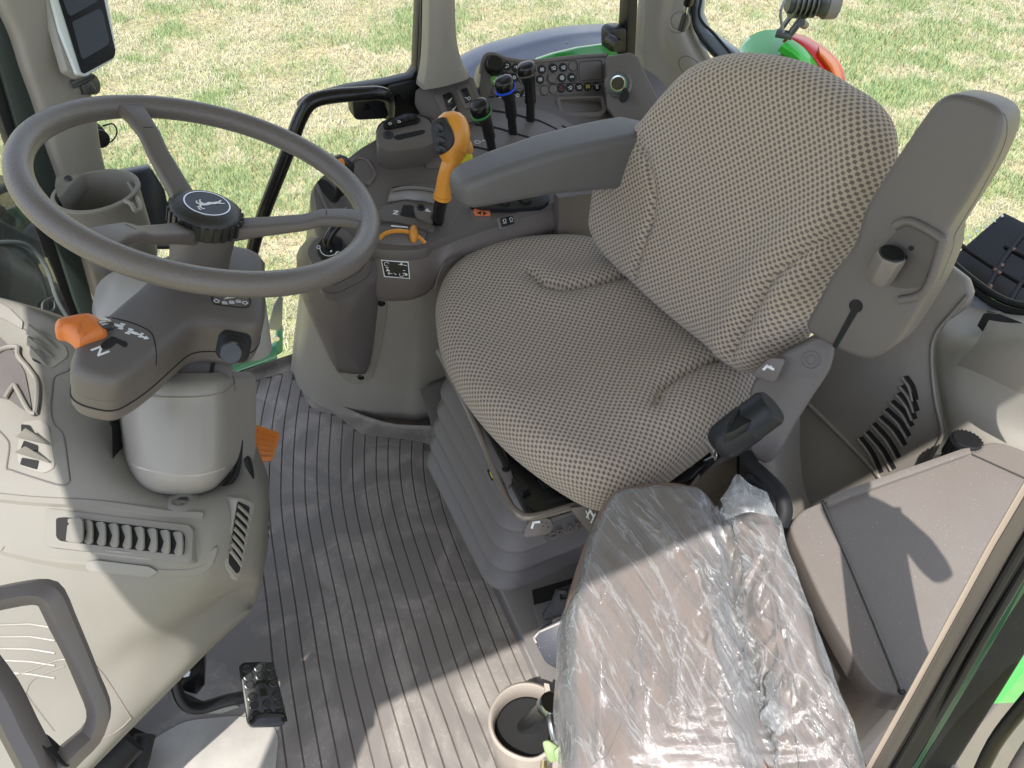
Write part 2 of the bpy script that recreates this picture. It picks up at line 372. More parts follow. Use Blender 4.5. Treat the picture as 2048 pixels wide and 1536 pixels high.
def grass_blades():
    rg = np.random.default_rng(7); N = 470000
    az = np.radians(np.where(rg.random(N) < .72, rg.uniform(-13, 64, N), rg.uniform(-50, 88, N))); rd = np.sqrt(rg.uniform(1.5**2, 10.2**2, N)); x, y = rd*np.sin(az), rd*np.cos(az)
    k = (y > 1.62) | (x > 1.35) | (x < -.75); x, y = x[k], y[k]; N = len(x)
    g = .36*vnoise(x, y, .9, 1)+.28*vnoise(x, y, 3.4, 2)+.36*vnoise(x, y, 7.0, 3)+rg.normal(0, .06, N)
    g += .03*(x > 2)+np.where(y < 4, .03, 0)
    green = g > .555
    bare = (.6*vnoise(x, y, .8, 9)+.4*vnoise(x, y, 2.3, 10)) > .66
    ln = np.where(green, rg.uniform(.04, .09, N), rg.uniform(.03, .075, N))*np.where(bare & ~green, .6, 1)
    th = rg.uniform(0, 2*pi, N); tilt = np.where(green, rg.uniform(.4, 1.25, N), rg.uniform(.95, 1.54, N)); wd = rg.uniform(.0022, .0042, N)
    d = np.stack([np.cos(th), np.sin(th), np.zeros(N)], 1); s = np.stack([-np.sin(th), np.cos(th), np.zeros(N)], 1)
    r0 = np.stack([x, y, np.full(N, GZ)], 1)
    mid = r0+d*(ln*.5*np.sin(tilt*.6))[:, None]; mid[:, 2] += ln*.5*np.cos(tilt*.6)
    tip = mid+d*(ln*.5*np.sin(tilt))[:, None]; tip[:, 2] += ln*.5*np.cos(np.minimum(tilt*1.1, 1.6))
    v = np.empty((N, 5, 3)); hw = wd[:, None]/2
    v[:, 0] = r0-s*hw; v[:, 1] = r0+s*hw; v[:, 2] = mid+s*hw*.9; v[:, 3] = mid-s*hw*.9; v[:, 4] = tip
    me = bpy.data.meshes.new('grass'); me.vertices.add(N*5); me.vertices.foreach_set('co', v.reshape(-1).astype(np.float32))
    lp = np.array([0, 1, 2, 3, 3, 2, 4])[None]+(np.arange(N)*5)[:, None]; me.loops.add(N*7); me.loops.foreach_set('vertex_index', lp.reshape(-1).astype(np.int32))
    me.polygons.add(N*2); st = (np.arange(N)*7)[:, None]+np.array([0, 4]); me.polygons.foreach_set('loop_start', st.reshape(-1).astype(np.int32)); me.polygons.foreach_set('loop_total', np.tile([4, 3], N).astype(np.int32))
    me.update(calc_edges=True)
    q = rg.random(N)[:, None]; ga, gb = np.array([.13, .21, .08]), np.array([.28, .36, .18]); sa, sb = np.array([.23, .22, .14]), np.array([.53, .51, .37])
    c = np.where(green[:, None], ga+(gb-ga)*q, sa+(sb-sa)*q)*np.where(bare & ~green, .72, 1)[:, None]
    ca = me.color_attributes.new('tint', 'FLOAT_COLOR', 'POINT'); cc = np.ones((N, 5, 4), np.float32); cc[:, :, :3] = c[:, None]; ca.data.foreach_set('color', cc.reshape(-1))
    m = bpy.data.materials.new('grass_blades'); m.use_nodes = True; n = m.node_tree; L = n.links; b = n.nodes['Principled BSDF']; at = n.nodes.new('ShaderNodeAttribute'); at.attribute_name = 'tint'
    L.new(at.outputs[0], b.inputs['Base Color']); b.inputs['Roughness'].default_value = .65; b.inputs['Specular IOR Level'].default_value = .25
    me.materials.append(m); o = bpy.data.objects.new('grass', me); COL.objects.link(o); o['kind'] = 'stuff'
grass_blades()

# ---------------------------------------------------------------- cab floor and rubber mat
ZF = Fr((0, 0, 0), (0, 0, 1), (0, 1, 0))
def gpts(k):
    X = [(751, 245+62*k), (837, 186+68*k), (939, 162+69.5*k), (1040, 160+74*k), (1213, 220+83*k), (1353, 262+91*k), (1524, 329+102*k), (1640, 372+108*k)]
    return [(460+x/2.926, y) for y, x in X]
marg = [(-300, 772), (470, 772), (583, 742), (593, 760), (615, 803), (635, 822), (672, 829), (716, 861), (745, 870), (850, 884), (868, 920), (1700, 2600)]
def clipy(x):
    for (x0, y0), (x1, y1) in zip(marg, marg[1:]):
        if x0 <= x <= x1: return y0+(y1-y0)*(x-x0)/(x1-x0)
    return 720
struct(mk('cab_floor', s_px(ZF, [(-500, 1900), (200, 700), (478, 748), (592, 708), (1300, 640), (1900, 1000), (2600, 2400)], -.06, -.0035), DK))
def strips():
    sh = []
    dens = [cr(gpts(k), 10, False) for k in range(-2, 18)]
    for k in range(19):
        A, B = dens[k], dens[k+1]; l, r = [], []
        for a, b in zip(A, B):
            y = a[1]
            if k < 2 and y > 1020: continue
            wpx = 1.5+max(0, y-700)/1000*2.2
            xa, xb = a[0]+wpx*.5, b[0]-wpx*.5
            top = clipy((xa+xb)/2)
            if y < top: continue
            if not l and y > top+1:
                l.append((xa, top)); r.append((xb, top))
            l.append((xa, y)); r.append((xb, y))
        if len(l) > 2: sh.append(s_ext(ZF, ZF.tr(l+r[::-1], 0), -.003, 0))
    # plain borders around the ribbed field
    a = dens[0]; sh.append(s_ext(ZF, ZF.tr([(p[0]-2, p[1]) for p in a if 776 < p[1] <= 1020]+[(-300, 1020), (-300, 776)], 0), -.003, 0))
    a = dens[2]; sh.append(s_ext(ZF, ZF.tr([(p[0]-2, p[1]) for p in a if p[1] > 1024]+[(200, 1640), (-300, 1640), (-300, 1024)], 0), -.003, 0))
    return sh
floor_things = mk('floor_mat', strips(), FLR, bev=.0008, seg=1); struct(floor_things)
tr = mk('mat_grooves', s_px(ZF, [(-400, 1800), (300, 790), (470, 773), (584, 742), (900, 880), (1700, 1800)], -.0034, -.0022), GRV); struct(tr)
# smooth raised border between the ribs and the console / seat riser
def border():
    inner = [(470, 773), (583, 742), (593, 762), (615, 803), (635, 822), (672, 829), (716, 861), (745, 870), (850, 884), (866, 905), (905, 985), (960, 1105), (1020, 1230), (1080, 1370), (1120, 1480), (1160, 1600)]
    outer = [(462, 752), (590, 709), (596, 735), (622, 782), (650, 800), (700, 822), (735, 836), (790, 850), (885, 858), (900, 900), (930, 960), (1000, 1100), (1060, 1230), (1120, 1370), (1160, 1480), (1200, 1600)]
    r = [[P(x, y, z=z) for x, y in l] for l, z in ((inner, -.004), (inner, .001), ([((a+c)/2, (b+d)/2) for (a, b), (c, d) in zip(inner, outer)], .003), (outer, .009), ([(x+3, y-2) for x, y in outer], .03))]
    return s_net(r, 3)
struct(mk('mat_border', border(), FLR))
# pale floor patch below the left pedal: sunlight and dust put into its colour
struct(mk('floor_sunlit_patch', [s_px(ZF, [(240, 1640), (262, 1560), (300, 1480), (372, 1440), (470, 1430), (540, 1440), (558, 1470), (540, 1640)], -.003, .004, r=.02)], mat('sunlit_dusty_rubber', (.36, .34, .31), .5, var=.18), bev=.002))

# ---------------------------------------------------------------- roof (out of frame, shades the cab)
RF = Fr((0, 0, 1.6), (0, 0, 1), (0, 1, 0))
ro = rp([(-.63, -.01), (1.35, -.0), (1.35, 1.72), (-.60, 1.72)], .05, 6)
rf = mk('cab_roof', s_ext(RF, ro, 0, .1), mat('roof_plastic', (.42, .43, .40), .6), bev=.02)
tag(rf, 'wide pale cab roof shading the interior, above the frame', 'roof')

# ---------------------------------------------------------------- right front pillar with its window seals
pf = Fr(P(150, 300, y=1.42), (.45, -.88, .05))
t = thing('front_pillar', 'greige padded pillar beside the windscreen, carrying monitor and cup holder', 'pillar', tuple(P(200, 560, y=1.42)))
rows = []
for y, l, r in ((-60, -34, 150), (0, -12, 160), (70, 22, 166), (137, 43, 172), (200, 66, 192), (250, 82, 201), (297, 96, 207), (352, 116, 218), (420, 138, 226), (500, 162, 236), (600, 190, 248), (680, 212, 262)):
    row = []
    for f_, dz in ((0, -.02), (.06, .004), (.2, .012), (.5, .016), (.8, .01), (.95, 0), (1, -.03)):
        X = l+(r-l)*f_; p = V3(pf.at(*pf.tr([(X, y)])[0], 0)); row.append(p+pf.n*dz)
    rows.append(row)
trim = mk('trim', s_net(rows, 4, back=pf.n*-.05), TAN2, t)
mk('frame', [s_px(pf, [(-40, -60), (-14, 0), (10, 50), (60, 170), (117, 352), (165, 500), (200, 600), (218, 690), (185, 690), (150, 600), (118, 500), (84, 400), (40, 270), (-4, 120), (-60, -60)], -.05, -.012)], FRG, t, bev=.003)
sl_ = mk('rubber_seal', [s_px(pf, [(-100, -60), (-62, -60), (-4, 118), (40, 268), (85, 398), (118, 498), (160, 620), (170, 690), (148, 690), (118, 600), (86, 500), (62, 430), (24, 300), (-10, 200)], -.05, -.022)], SEAL, t, bev=.002)
mk('blind_slat_frame', [s_px(pf, [(118, 500), (165, 500), (222, 720), (180, 720)], -.08, -.03)], NAVY, t, bev=.003)
# windscreen: clear pane, dark panel and grey strip below painted as the cab's reflection
wf = Fr(P(60, 430, t=1.26), (.86, -.42, .28))
t = thing('windscreen', 'windscreen pane left of the greige pillar, dark and reflecting below', 'window', tuple(P(40, 560, t=1.3)))
mk('pane', s_px(wf, [(-400, -100), (-70, -60), (60, 420), (150, 640), (240, 760), (-200, 700), (-500, 600)], -.004, 0), GLS, t)
lowm = mat('painted_dark_reflection', (.040, .050, .048), .22, var=.5)
mk('painted_reflection_part', s_px(wf, [(-60, 352), (0, 350), (60, 352), (66, 440), (84, 500), (120, 600), (170, 690), (230, 760), (-60, 760)], -.03, -.006), lowm, t)
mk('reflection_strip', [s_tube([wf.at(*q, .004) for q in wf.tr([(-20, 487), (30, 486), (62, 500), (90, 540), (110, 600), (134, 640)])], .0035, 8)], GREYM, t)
mk('wiper_bracket', [s_line(wf, cr(wf.tr([(84, 628), (84, 610), (90, 602), (104, 596), (108, 610), (106, 620), (92, 626), (84, 634)]), 3), .003, .003), s_line(wf, wf.tr([(-10, 430), (40, 436), (70, 470)]), .004, .002)][0], GREYM, t)
# horizon-like pale object seen beyond the dark panel edge
# ---------------------------------------------------------------- right side door: glass, sill, pillar
gd = Fr((.2, 1.53, .4), (0, -1, 0))
t = thing('side_door', 'far glazed cab door with black lower frame behind the steering wheel', 'door', (.25, 1.53, 0))
mk('pane', s_px(gd, [(225, -80), (900, -80), (900, 200), (760, 330), (590, 700), (470, 745), (180, 800)], -.004, 0), GLS, t)
mk('sill', [s_pts([P(440, 754, z=.005), P(478, 742, z=.01), P(596, 704, z=.01), P(596, 713, z=.0), P(478, 751, z=-.0), P(440, 763, z=0)], (0, .02, -.05))], SEAL, t)
mk('rear_frame', [s_px(gd, [(842, -80), (850, -80), (845, 60), (841, 145), (835, 158), (780, 176), (700, 188), (620, 208), (600, 222), (602, 214), (620, 200), (700, 178), (772, 167), (822, 155), (832, 140)], -.02, .012)], BLK, t, bev=.002)
mk('corner_panel', [s_px(gd, [(762, 190), (780, 172), (842, 158), (842, 235), (800, 245), (770, 240)], .0, .02), s_px(gd, [(705, 200), (710, 190), (775, 186), (782, 215), (776, 238), (716, 241), (708, 236)], .02, .06, r=.01)], BLK, t, bev=.003)
for x, y in ((733, 214), (788, 220), (808, 210)):
    mk('screw', s_lathe(Fr(gd.at(*gd.tr([(x, y)], .06)[0], .06 if x < 780 else .022), (0, -1, 0)), [(.0, .004), (.006, .004), (.007, 0)], 12), BLKG, t)
# grab bar
t2 = thing('grab_bar', 'black bent tube grab bar on the far door', 'grab bar', tuple(P(505, 520, y=1.46)))
mk('tube', s_tube([P(494, 560, y=1.44), P(505, 500, y=1.44), P(530, 420, y=1.43), (P(578, 298, y=1.42)), P(600, 238, y=1.42), P(622, 205, y=1.42), P(660, 193, y=1.42), P(720, 188, y=1.42), P(762, 187, y=1.43), P(777, 200, y=1.455), P(778, 228, y=1.5)], .0135, 14, 8), BLKG, t2)

# centre pillar
pc = Fr(P(880, 100, y=1.46), (-.12, -.99, .05))
t = thing('centre_pillar', 'tan upright pillar flaring onto the right console', 'pillar', tuple(P(885, 185, y=1.46)))
rows = []
for y, l, r in ((-60, 853, 911), (0, 852, 912), (60, 851, 914), (110, 849, 919), (140, 846, 925), (156, 843, 930), (168, 840, 937), (178, 839, 943)):
    row = []
    for f_, dz in ((0, -.03), (.04, .0), (.12, .012), (.5, .018), (.85, .014), (.96, 0), (1, -.03)):
        row.append(V3(pc.at(*pc.tr([(l+(r-l)*f_, y-27*f_*max(0, min(1, (y-60)/90)))])[0], dz)))
    rows.append(row)
mk('trim', s_net(rows, 4, back=ray(880, 60)*.05), TAN2, t)
mk('seal', s_px(pc, [(843, -60), (852, -60), (849, 110), (840, 155), (838, 150), (842, 60)], -.06, -.035), BLKM, t)
# right rear side window
gw = Fr((.8, 1.56, .8), (0, -1, 0))
t = thing('side_window', 'clear side window between the tan pillars above the switch panel', 'window', tuple(P(1100, 110, y=1.55)))
mk('pane', s_px(gw, [(905, -80), (1290, -80), (1290, 130), (905, 180)], -.004, 0), GLS, t)
mk('frame', [s_px(gw, [(1251, 120), (1262, -80), (1280, -80), (1270, 120)], -.02, .02), s_px(gw, [(1219, 104), (1219, 66), (1228, 58), (1254, 56), (1252, 104)], -.02, .02, r=.008)], BLK, t, bev=.003)
mk('latch', [s_lathe(Fr(gw.at(*gw.tr([(1233, 88)], .05)[0], .05), (0, -1, 0)), [(0, .01), (.012, .01), (.014, 0), (.014, -.03)], 16)], BLKG, t)
# rear pillar
pr = Fr(P(1340, 60, t=1.86), (-.74, -.66, .12))
t = thing('rear_pillar', 'broad pale grey corner pillar behind the right console', 'pillar', tuple(P(1330, 225, t=1.86)))
rows = []
for y, l, r in ((-70, 1282, 1394), (0, 1274, 1384), (40, 1268, 1376), (70, 1263, 1380), (105, 1260, 1398), (140, 1278, 1418), (190, 1302, 1440), (250, 1330, 1470), (340, 1375, 1500)):
    row = []
    for f_, dz in ((0, -.03), (.03, .0), (.15, .006), (.4, .0), (.55, .004), (.7, .016), (.93, .012), (1, -.02)):
        row.append(V3(pr.at(*pr.tr([(l+(r-l)*f_, y)])[0], dz)))
    rows.append(row)
tr_ = mk('trim', s_net(rows, 4, back=pr.n*-.04), TAN2, t)
bp_ = BV(tr_)
q = [bp_.pt(x, y, .0008) for x, y in cr([(1358, 122), (1375, 114), (1392, 122), (1404, 140), (1400, 158), (1380, 168)], 3) if bp_.pt(x, y)]
mk('round_cover', [s_lathe(bp_.fr(1358, 42), [(.027, .0), (.024, .005), (.019, .003), (.015, .008), (0, .009)], 28)], TAN2, t)
mk('panel_seam', s_tube(bp_.path([(1378, 158), (1362, 138), (1358, 122), (1364, 114), (1376, 113), (1392, 122), (1404, 138)], .0), .0012, 6), DK2, t)
mk('rear_frame', [s_px(pr, [(1392, -70), (1452, -70), (1404, 0), (1402, 30), (1414, 62), (1440, 82), (1470, 104), (1500, 140), (1440, 130), (1400, 88), (1384, 50), (1384, 10)], -.05, -.01)], mat('blue_grey_metal', (.16, .19, .23), .3), t, bev=.004)
mk('seal', [s_tube([pr.at(*q, -.004) for q in pr.tr([(1396, -70), (1387, 0), (1386, 40), (1394, 66), (1424, 104), (1450, 130)])], .004, 8), s_tube([pr.at(*q, .0) for q in pr.tr([(1410, -70), (1402, 0), (1398, 26), (1406, 46), (1430, 70), (1462, 108)])], .0035, 8)], SEAL, t)
# gas strut in front of it
t = thing('gas_strut', 'short black gas strut hanging in front of the rear pillar', 'gas strut', tuple(P(1366, 44, t=1.74)))
mk('rod', s_tube([P(1392, -60, t=1.62), P(1366, 45, t=1.74)], .004, 12, 0), CHR, t)
mk('barrel', s_tube([P(1392, -60, t=1.62), P(1376, 8, t=1.70)], .0105, 14, 0), BLKG, t)
mk('ball_socket', s_tube([P(1371, 30, t=1.72), P(1362, 62, t=1.74)], [.008, .0105, .0085], 14, 0), BLKG, t)

# ---------------------------------------------------------------- outside: fender, lamp, steps
t = thing('right_fender', 'wide dark rear wheel fender with green inner panel beyond the side window', 'fender', (1.0, 1.75, -.3))
rows = []
arc = [(880, 200), (905, 165), (935, 132), (985, 104), (1050, 84), (1120, 68), (1190, 60), (1250, 60), (1330, 80), (1420, 130)]
def farc(dx, dy, Y): return [P(x+dx, y+dy, y=Y) for x, y in arc]
top = farc(0, 0, 1.98)
mk('rubber_extension', s_net([[p+V3((0, .14, -.10)) for p in top], [p+V3((0, .10, -.02)) for p in top], top, [p+V3((.006, -.05, -.004)) for p in top], [p+V3((.015, -.17, -.01)) for p in top], [p+V3((.02, -.24, -.02)) for p in top], [p+V3((.02, -.27, -.08)) for p in top]], 4), mat('fender_rubber', (.10, .115, .16), .33, var=.1), t)
gp = Fr(P(1150, 110, y=1.70), (0, -.94, .3))
mk('green_panel', s_px(gp, [(1075, 118), (1110, 106), (1160, 94), (1219, 86), (1300, 84), (1300, 160), (1075, 160)], -.03, 0), GRNP, t, bev=.008)
mk('rivet', s_ball(P(1133, 85, y=1.83), .003), STL, t)
# tail lamp fender
t = thing('left_tail_fender', 'green fender end with red and amber tail lens, top right', 'fender', tuple(P(1600, 240, t=2.2)))
def egg(c0, spans, seg=26):
    rings = []
    for (cx, cy, rx, ry, dt) in spans:
        rings.append([P(cx+rx*cos(2*pi*k/seg), cy+ry*sin(2*pi*k/seg), t=c0+dt) for k in range(seg)])
    return s_loft(rings)
def shellarc(outer, inner, tO, tI, n=8, bulge=.06):
    """skin between an outer and an inner pixel curve, bulging towards the viewer"""
    rows = []
    for i in range(n+1):
        f = i/n; rows.append([P(a[0]+(b[0]-a[0])*f, a[1]+(b[1]-a[1])*f, t=tO+(tI-tO)*f-bulge*sin(pi*f*.9)) for a, b in zip(outer, inner)])
    return s_net(rows, 2, back=cF*.03)
o_ = cr([(1466, 120), (1480, 92), (1500, 72), (1530, 60), (1560, 61), (1590, 68), (1622, 90), (1640, 110)], 3, False)
i_ = cr([(1500, 200), (1520, 190), (1545, 190), (1570, 195), (1595, 205), (1615, 215), (1635, 225), (1645, 235)], 3, False)
gpn = mk('green_cap', shellarc(o_, i_, 2.3, 2.19), GRNP, t)
o_ = cr([(1586, 64), (1615, 74), (1645, 92), (1668, 112), (1684, 134), (1691, 160), (1693, 200), (1690, 260)], 3, False)
i_ = cr([(1572, 74), (1596, 86), (1618, 104), (1632, 122), (1642, 140), (1650, 165), (1655, 200), (1655, 260)], 3, False)
mk('tail_lens', shellarc(o_, i_, 2.21, 2.16, bulge=.02), RED, t)
o_ = cr([(1638, 92), (1658, 108), (1674, 126), (1682, 146), (1684, 160)], 3, False); i_ = cr([(1640, 110), (1650, 122), (1660, 136), (1666, 150), (1668, 162)], 3, False)
mk('amber_lens', shellarc(o_, i_, 2.19, 2.15, bulge=.02), AML, t)
o_ = cr([(1584, 72), (1610, 90), (1634, 120), (1648, 150), (1656, 200)], 3, False); i_ = cr([(1562, 92), (1592, 112), (1616, 140), (1632, 170), (1640, 210)], 3, False)
mk('light_green_edge', shellarc(o_, i_, 2.165, 2.13, bulge=.01), mat('bright_green_paint', (.06, .48, .06), .2, coat=.5), t)
# work lamp
t = thing('work_lamp', 'grey finned work lamp on a bracket above the green fender', 'work lamp', tuple(P(1585, 72, t=2.1)))
LM = mat('lamp_aluminium', (.10, .11, .11), .4, metal=.6)
lf = Fr(P(1630, 8, t=2.06), (.45, .3, -.15), (0, 0, 1))
ax = (P(1650, 0, t=2.06)-P(1570, 2, t=2.06)).normalized()
lf = Fr(P(1575, 0, t=2.06), ax)
body = [(.0, 0), (.03, 0), (.034, .01), (.034, .075), (.042, .085), (.046, .1), (.044, .128), (.0, .13)]
mk('housing', [s_lathe(lf, body, 26)]+[s_lathe(lf, [(.03, h), (.046, h), (.046, h+.004), (.03, h+.004)], 22) for h in (.012, .026, .040, .054, .068)], LM, t)
mk('lens_rim', s_lathe(lf, [(.046, .098), (.050, .10), (.050, .13), (.046, .132)], 26), mat('lamp_rim', (.16, .16, .16), .4), t)
mk('bracket', [s_tube([P(1612, 26, t=2.08), P(1580, 68, t=2.12)], .008, 8, 0, flat=2.2), s_tube([P(1588, 22, t=2.1), P(1560, 62, t=2.14)], .006, 8, 0, flat=2.2), s_tube([P(1552, 66, t=2.13), P(1585, 72, t=2.12)], .012, 8, 0)], LM, t, bev=.001)
mk('bolt', s_tube([P(1602, 46, t=2.07), P(1610, 50, t=2.12)], .011, 10, 0), LM, t)
mk('cable', s_tube([P(1570, 0, t=2.03), P(1562, 20, t=2.04), P(1562, 40, t=2.07), P(1567, 64, t=2.1)], .004, 8), mat('grey_cable', (.2, .22, .24), .5), t)
# steps outside the far door
t = thing('cab_steps', 'teal green boarding step and stay outside the far door', 'steps', tuple(P(510, 740, z=-.05)))
sf = Fr(P(520, 690, y=1.72), (0, -1, .15))
mk('step_tube', s_tube([P(440, 745, y=1.66), P(478, 728, y=1.68), P(545, 706, y=1.72)], .022, 12, 3), GRNM, t)
mk('gusset', [s_px(sf, [(478, 722), (492, 696), (527, 690), (536, 700), (552, 690), (556, 652), (566, 652), (566, 704), (540, 722)], -.02, .0)], GRNM, t, bev=.003)
mk('stay', [s_px(sf, [(536, 658), (548, 610), (560, 591), (566, 596), (564, 650), (560, 662)], -.008, 0, r=.005)], mat('pale_metal', (.25, .27, .28), .3, metal=.5), t)
mk('grip_teeth', [s_tube([P(484+6*k, 722-3.5*k, y=1.70), P(488+6*k, 716-3.5*k, y=1.70)], .004, 6, 0) for k in range(8)], GRNM, t)
bf = Fr(sf.at(*sf.tr([(553, 676)], .003)[0], .003), sf.n)
mk('bolt', s_lathe(bf, [(0, .006), (.008, .006), (.009, 0)], 6), CHR, t)
# ================================================================ helpers for things laid on a surface
def patch(bv, px, off=.001, th=.004, sm=0, r=0, rings=2, mi=0, dome=0):
    if sm: px = cr(px, sm)
    if r: px = rp(px, r)
    n = len(px); cx = sum(p[0] for p in px)/n; cy = sum(p[1] for p in px)/n
    v = []; ok = True
    for k in range(rings, 0, -1):
        f_ = k/rings
        for x, y in px:
            q = bv.pt(cx+(x-cx)*f_, cy+(y-cy)*f_, off+dome*(1-f_*f_)); 
            if q is None: q = v[-1] if v else P(cx, cy, t=1)
            v.append(q)
    c = bv.hit(cx, cy, off+dome) or (P(cx, cy, t=1), V3((0, 0, 1))); v.append(c[0]); ci = len(v)-1; f = []
    for k in range(rings-1):
        for i in range(n): j = (i+1) % n; f.append([k*n+i, k*n+j, (k+1)*n+j, (k+1)*n+i])
    b = (rings-1)*n; f += [[b+i, b+(i+1) % n, ci] for i in range(n)]
    s = len(v); v += [v[i]-c[1]*th for i in range(n)]; f += [[(i+1) % n, i, s+i, s+(i+1) % n] for i in range(n)]
    return (v, f, mi)
def seam(bv, px, r=.0011, sm=4, off=0):
    p = bv.path(cr(px, sm, False), off)
    return s_tube(p, r, 6, 0)
def finplate(bv, a, b, h, wd, mi=0, lift=0):
    """a small upright fin from pixel a to pixel b standing h above the surface"""
    A, B = bv.hit(*a), bv.hit(*b); n = A[1]; d = (B[0]-A[0]).normalized(); s = d.cross(n)
    return A[0], B[0], n, d, s

# ================================================================ DASH CONSOLE
dash = thing('dashboard', 'tan moulded dash console with slatted air vents, left of the floor mat', 'dashboard', tuple(P(330, 1250, t=1.2)))
R = [
 [(-260, 500, 1.25), (-60, 578, 1.17), (40, 606, 1.14), (130, 648, 1.12), (215, 690, 1.13), (330, 735, 1.16), (420, 790, 1.19), (455, 840, 1.21), (466, 842, 1.27)],
 [(-260, 560, 1.21), (-60, 600, 1.14), (40, 622, 1.11), (135, 665, 1.09), (225, 712, 1.11), (330, 765, 1.15), (420, 815, 1.17), (455, 848, 1.17), (465, 846, 1.26)],
 [(-260, 720, 1.06), (-50, 730, 1.05), (60, 750, 1.05), (150, 785, 1.045), (232, 830, 1.06), (330, 865, 1.11), (420, 890, 1.12), (478, 884, 1.11), (488, 882, 1.2)],
 [(-260, 850, 1.0), (-40, 850, 1.0), (70, 865, .99), (160, 890, .985), (232, 925, .99), (330, 955, 1.03), (420, 955, 1.05), (500, 930, 1.07), (510, 932, 1.17)],
 [(-260, 950, .97), (-30, 960, .965), (80, 970, .96), (170, 982, .955), (260, 1000, .955), (350, 1010, .965), (440, 995, .985), (517, 985, 1.045), (529, 990, 1.15)],
 [(-260, 1080, .955), (-30, 1080, .95), (80, 1080, .945), (180, 1085, .94), (280, 1090, .94), (370, 1090, .945), (440, 1080, .965), (517, 1065, 1.045), (529, 1070, 1.15)],
 [(-260, 1180, .95), (-30, 1175, .95), (80, 1170, .945), (185, 1165, .945), (285, 1160, .945), (380, 1155, .955), (440, 1150, .98), (512, 1145, 1.055), (526, 1150, 1.15)],
 [(-260, 1300, .955), (-30, 1290, .955), (80, 1280, .955), (185, 1260, .96), (285, 1240, .965), (370, 1215, .98), (430, 1190, 1.01), (498, 1170, 1.075), (516, 1188, 1.15)],
 [(-260, 1460, .96), (-60, 1440, .965), (40, 1420, .97), (140, 1380, .975), (230, 1335, .985), (315, 1288, 1.0), (390, 1240, 1.03), (465, 1190, 1.08), (508, 1208, 1.14)],
 [(-260, 1680, .97), (-60, 1670, .975), (60, 1640, .98), (140, 1560, .99), (212, 1488, 1.0), (290, 1412, 1.02), (365, 1340, 1.04), (425, 1283, 1.07), (500, 1218, 1.12)],
 [(-260, 1720, 1.0), (-60, 1712, 1.0), (70, 1660, 1.01), (152, 1572, 1.02), (222, 1500, 1.03), (296, 1424, 1.05), (370, 1350, 1.07), (428, 1292, 1.10), (502, 1224, 1.15)]]
body = mk('dash_body', s_net([[P(x, y, t=t) for x, y, t in r] for r in R], 7, back=cF*.16+V3((-.04, .02, 0))), TAN, dash, ang=50)
bd = BV(body)
# slatted upper vents
def finvent(outer, fins, dark, nm):
    vt = mk(nm, patch(bd, outer, .0015, .004, r=10, rings=3), mat('vent_lining', (.22, .205, .18), .5), dash)
    mk('opening', [patch(bd, d, .0022, .003, r=3) for d in dark], HOLE, vt)
    for tri in fins:
        a, b, c = tri; A, B, C_ = (bd.pt(*p, .006 if i < 2 else .022) for i, p in enumerate(tri)); n = (B-A).cross(C_-A).normalized()
        mk('fin', s_pts([A, B, C_], n*.0025), TAN, vt)
finvent([(62, 655), (130, 690), (138, 712), (104, 738), (86, 730), (58, 705)], [((60, 672), (118, 700), (78, 664)), ((60, 694), (112, 718), (76, 688)), ((66, 716), (100, 734), (80, 708))],
        [[(60, 660), (80, 682), (60, 676)], [(60, 680), (79, 704), (60, 698)], [(60, 702), (82, 728), (66, 722)]], 'corner_vent')
finvent([(44, 846), (80, 840), (98, 852), (112, 935), (88, 948), (38, 930), (36, 900)], [((40, 875), (102, 890), (70, 872)), ((38, 905), (104, 925), (72, 905))],
        [[(50, 882), (78, 892), (78, 904), (42, 902)], [(46, 916), (80, 922), (76, 940), (42, 930)], [(44, 850), (62, 852), (74, 872), (44, 872)]], 'lower_vent')
# tray
mk('tray_opening', patch(bd, [(-30, 720), (0, 705), (24, 700), (50, 745), (60, 795), (66, 832), (40, 815), (20, 800), (-30, 790)], .002, .004, r=6, rings=3), DK, dash)
mk('tray_rim', [s_tube(bd.path(cr([(-20, 722), (6, 702), (36, 697), (38, 715), (58, 740), (74, 765), (76, 800), (72, 832)], 4, False), .004), .0035, 8, 0), s_tube(bd.path(cr([(14, 800), (28, 776), (34, 780), (60, 826), (73, 832)], 4, False), .005), .003, 8, 0)], TAN, dash)
mk('strip_cover', patch(bd, [(-30, 585), (0, 607), (22, 620), (48, 645), (46, 660), (10, 640), (-30, 625)], .003, .006, r=3), TAN2, dash)
mk('dark_insert', patch(bd, [(-60, 640), (-8, 668), (24, 700), (4, 706), (-60, 720)], .002, .004, r=3), DK, dash)
mk('panel_seam', [seam(bd, [(140, 736), (134, 743), (110, 754), (105, 780), (102, 820), (108, 848), (126, 870), (134, 915), (140, 962)], .0013), seam(bd, [(140, 962), (124, 971), (70, 956), (22, 940), (14, 935), (19, 895), (12, 876), (-20, 845)], .0013),
     seam(bd, [(48, 658), (100, 690), (134, 700)], .0009)], DK, dash)
mk('crease_ridge', [s_tube(bd.path(cr([(-100, 985), (0, 995), (70, 1002), (190, 1008), (330, 1024), (408, 1030)], 5, False), -.006), .009, 8, 0)], TAN, dash)
mk('crease_ridge', [s_tube(bd.path(cr([(-100, 1090), (0, 1098), (12, 1104), (100, 1124), (190, 1134), (330, 1146), (400, 1142), (424, 1120), (430, 1095)], 5, False), -.0105), .0125, 8, 0)], TAN, dash)
# screw boss
b_ = bd.fr(364, 1002)
mk('screw_boss', [s_lathe(b_, [(.028, -.008), (.020, .001), (.0125, .0025), (.0095, .001), (.0095, -.003)], 24)], TAN, dash)
mk('screw', s_lathe(b_.sh(-.001), [(0, .001), (.008, .001), (.009, -.002)], 14), STL, dash)
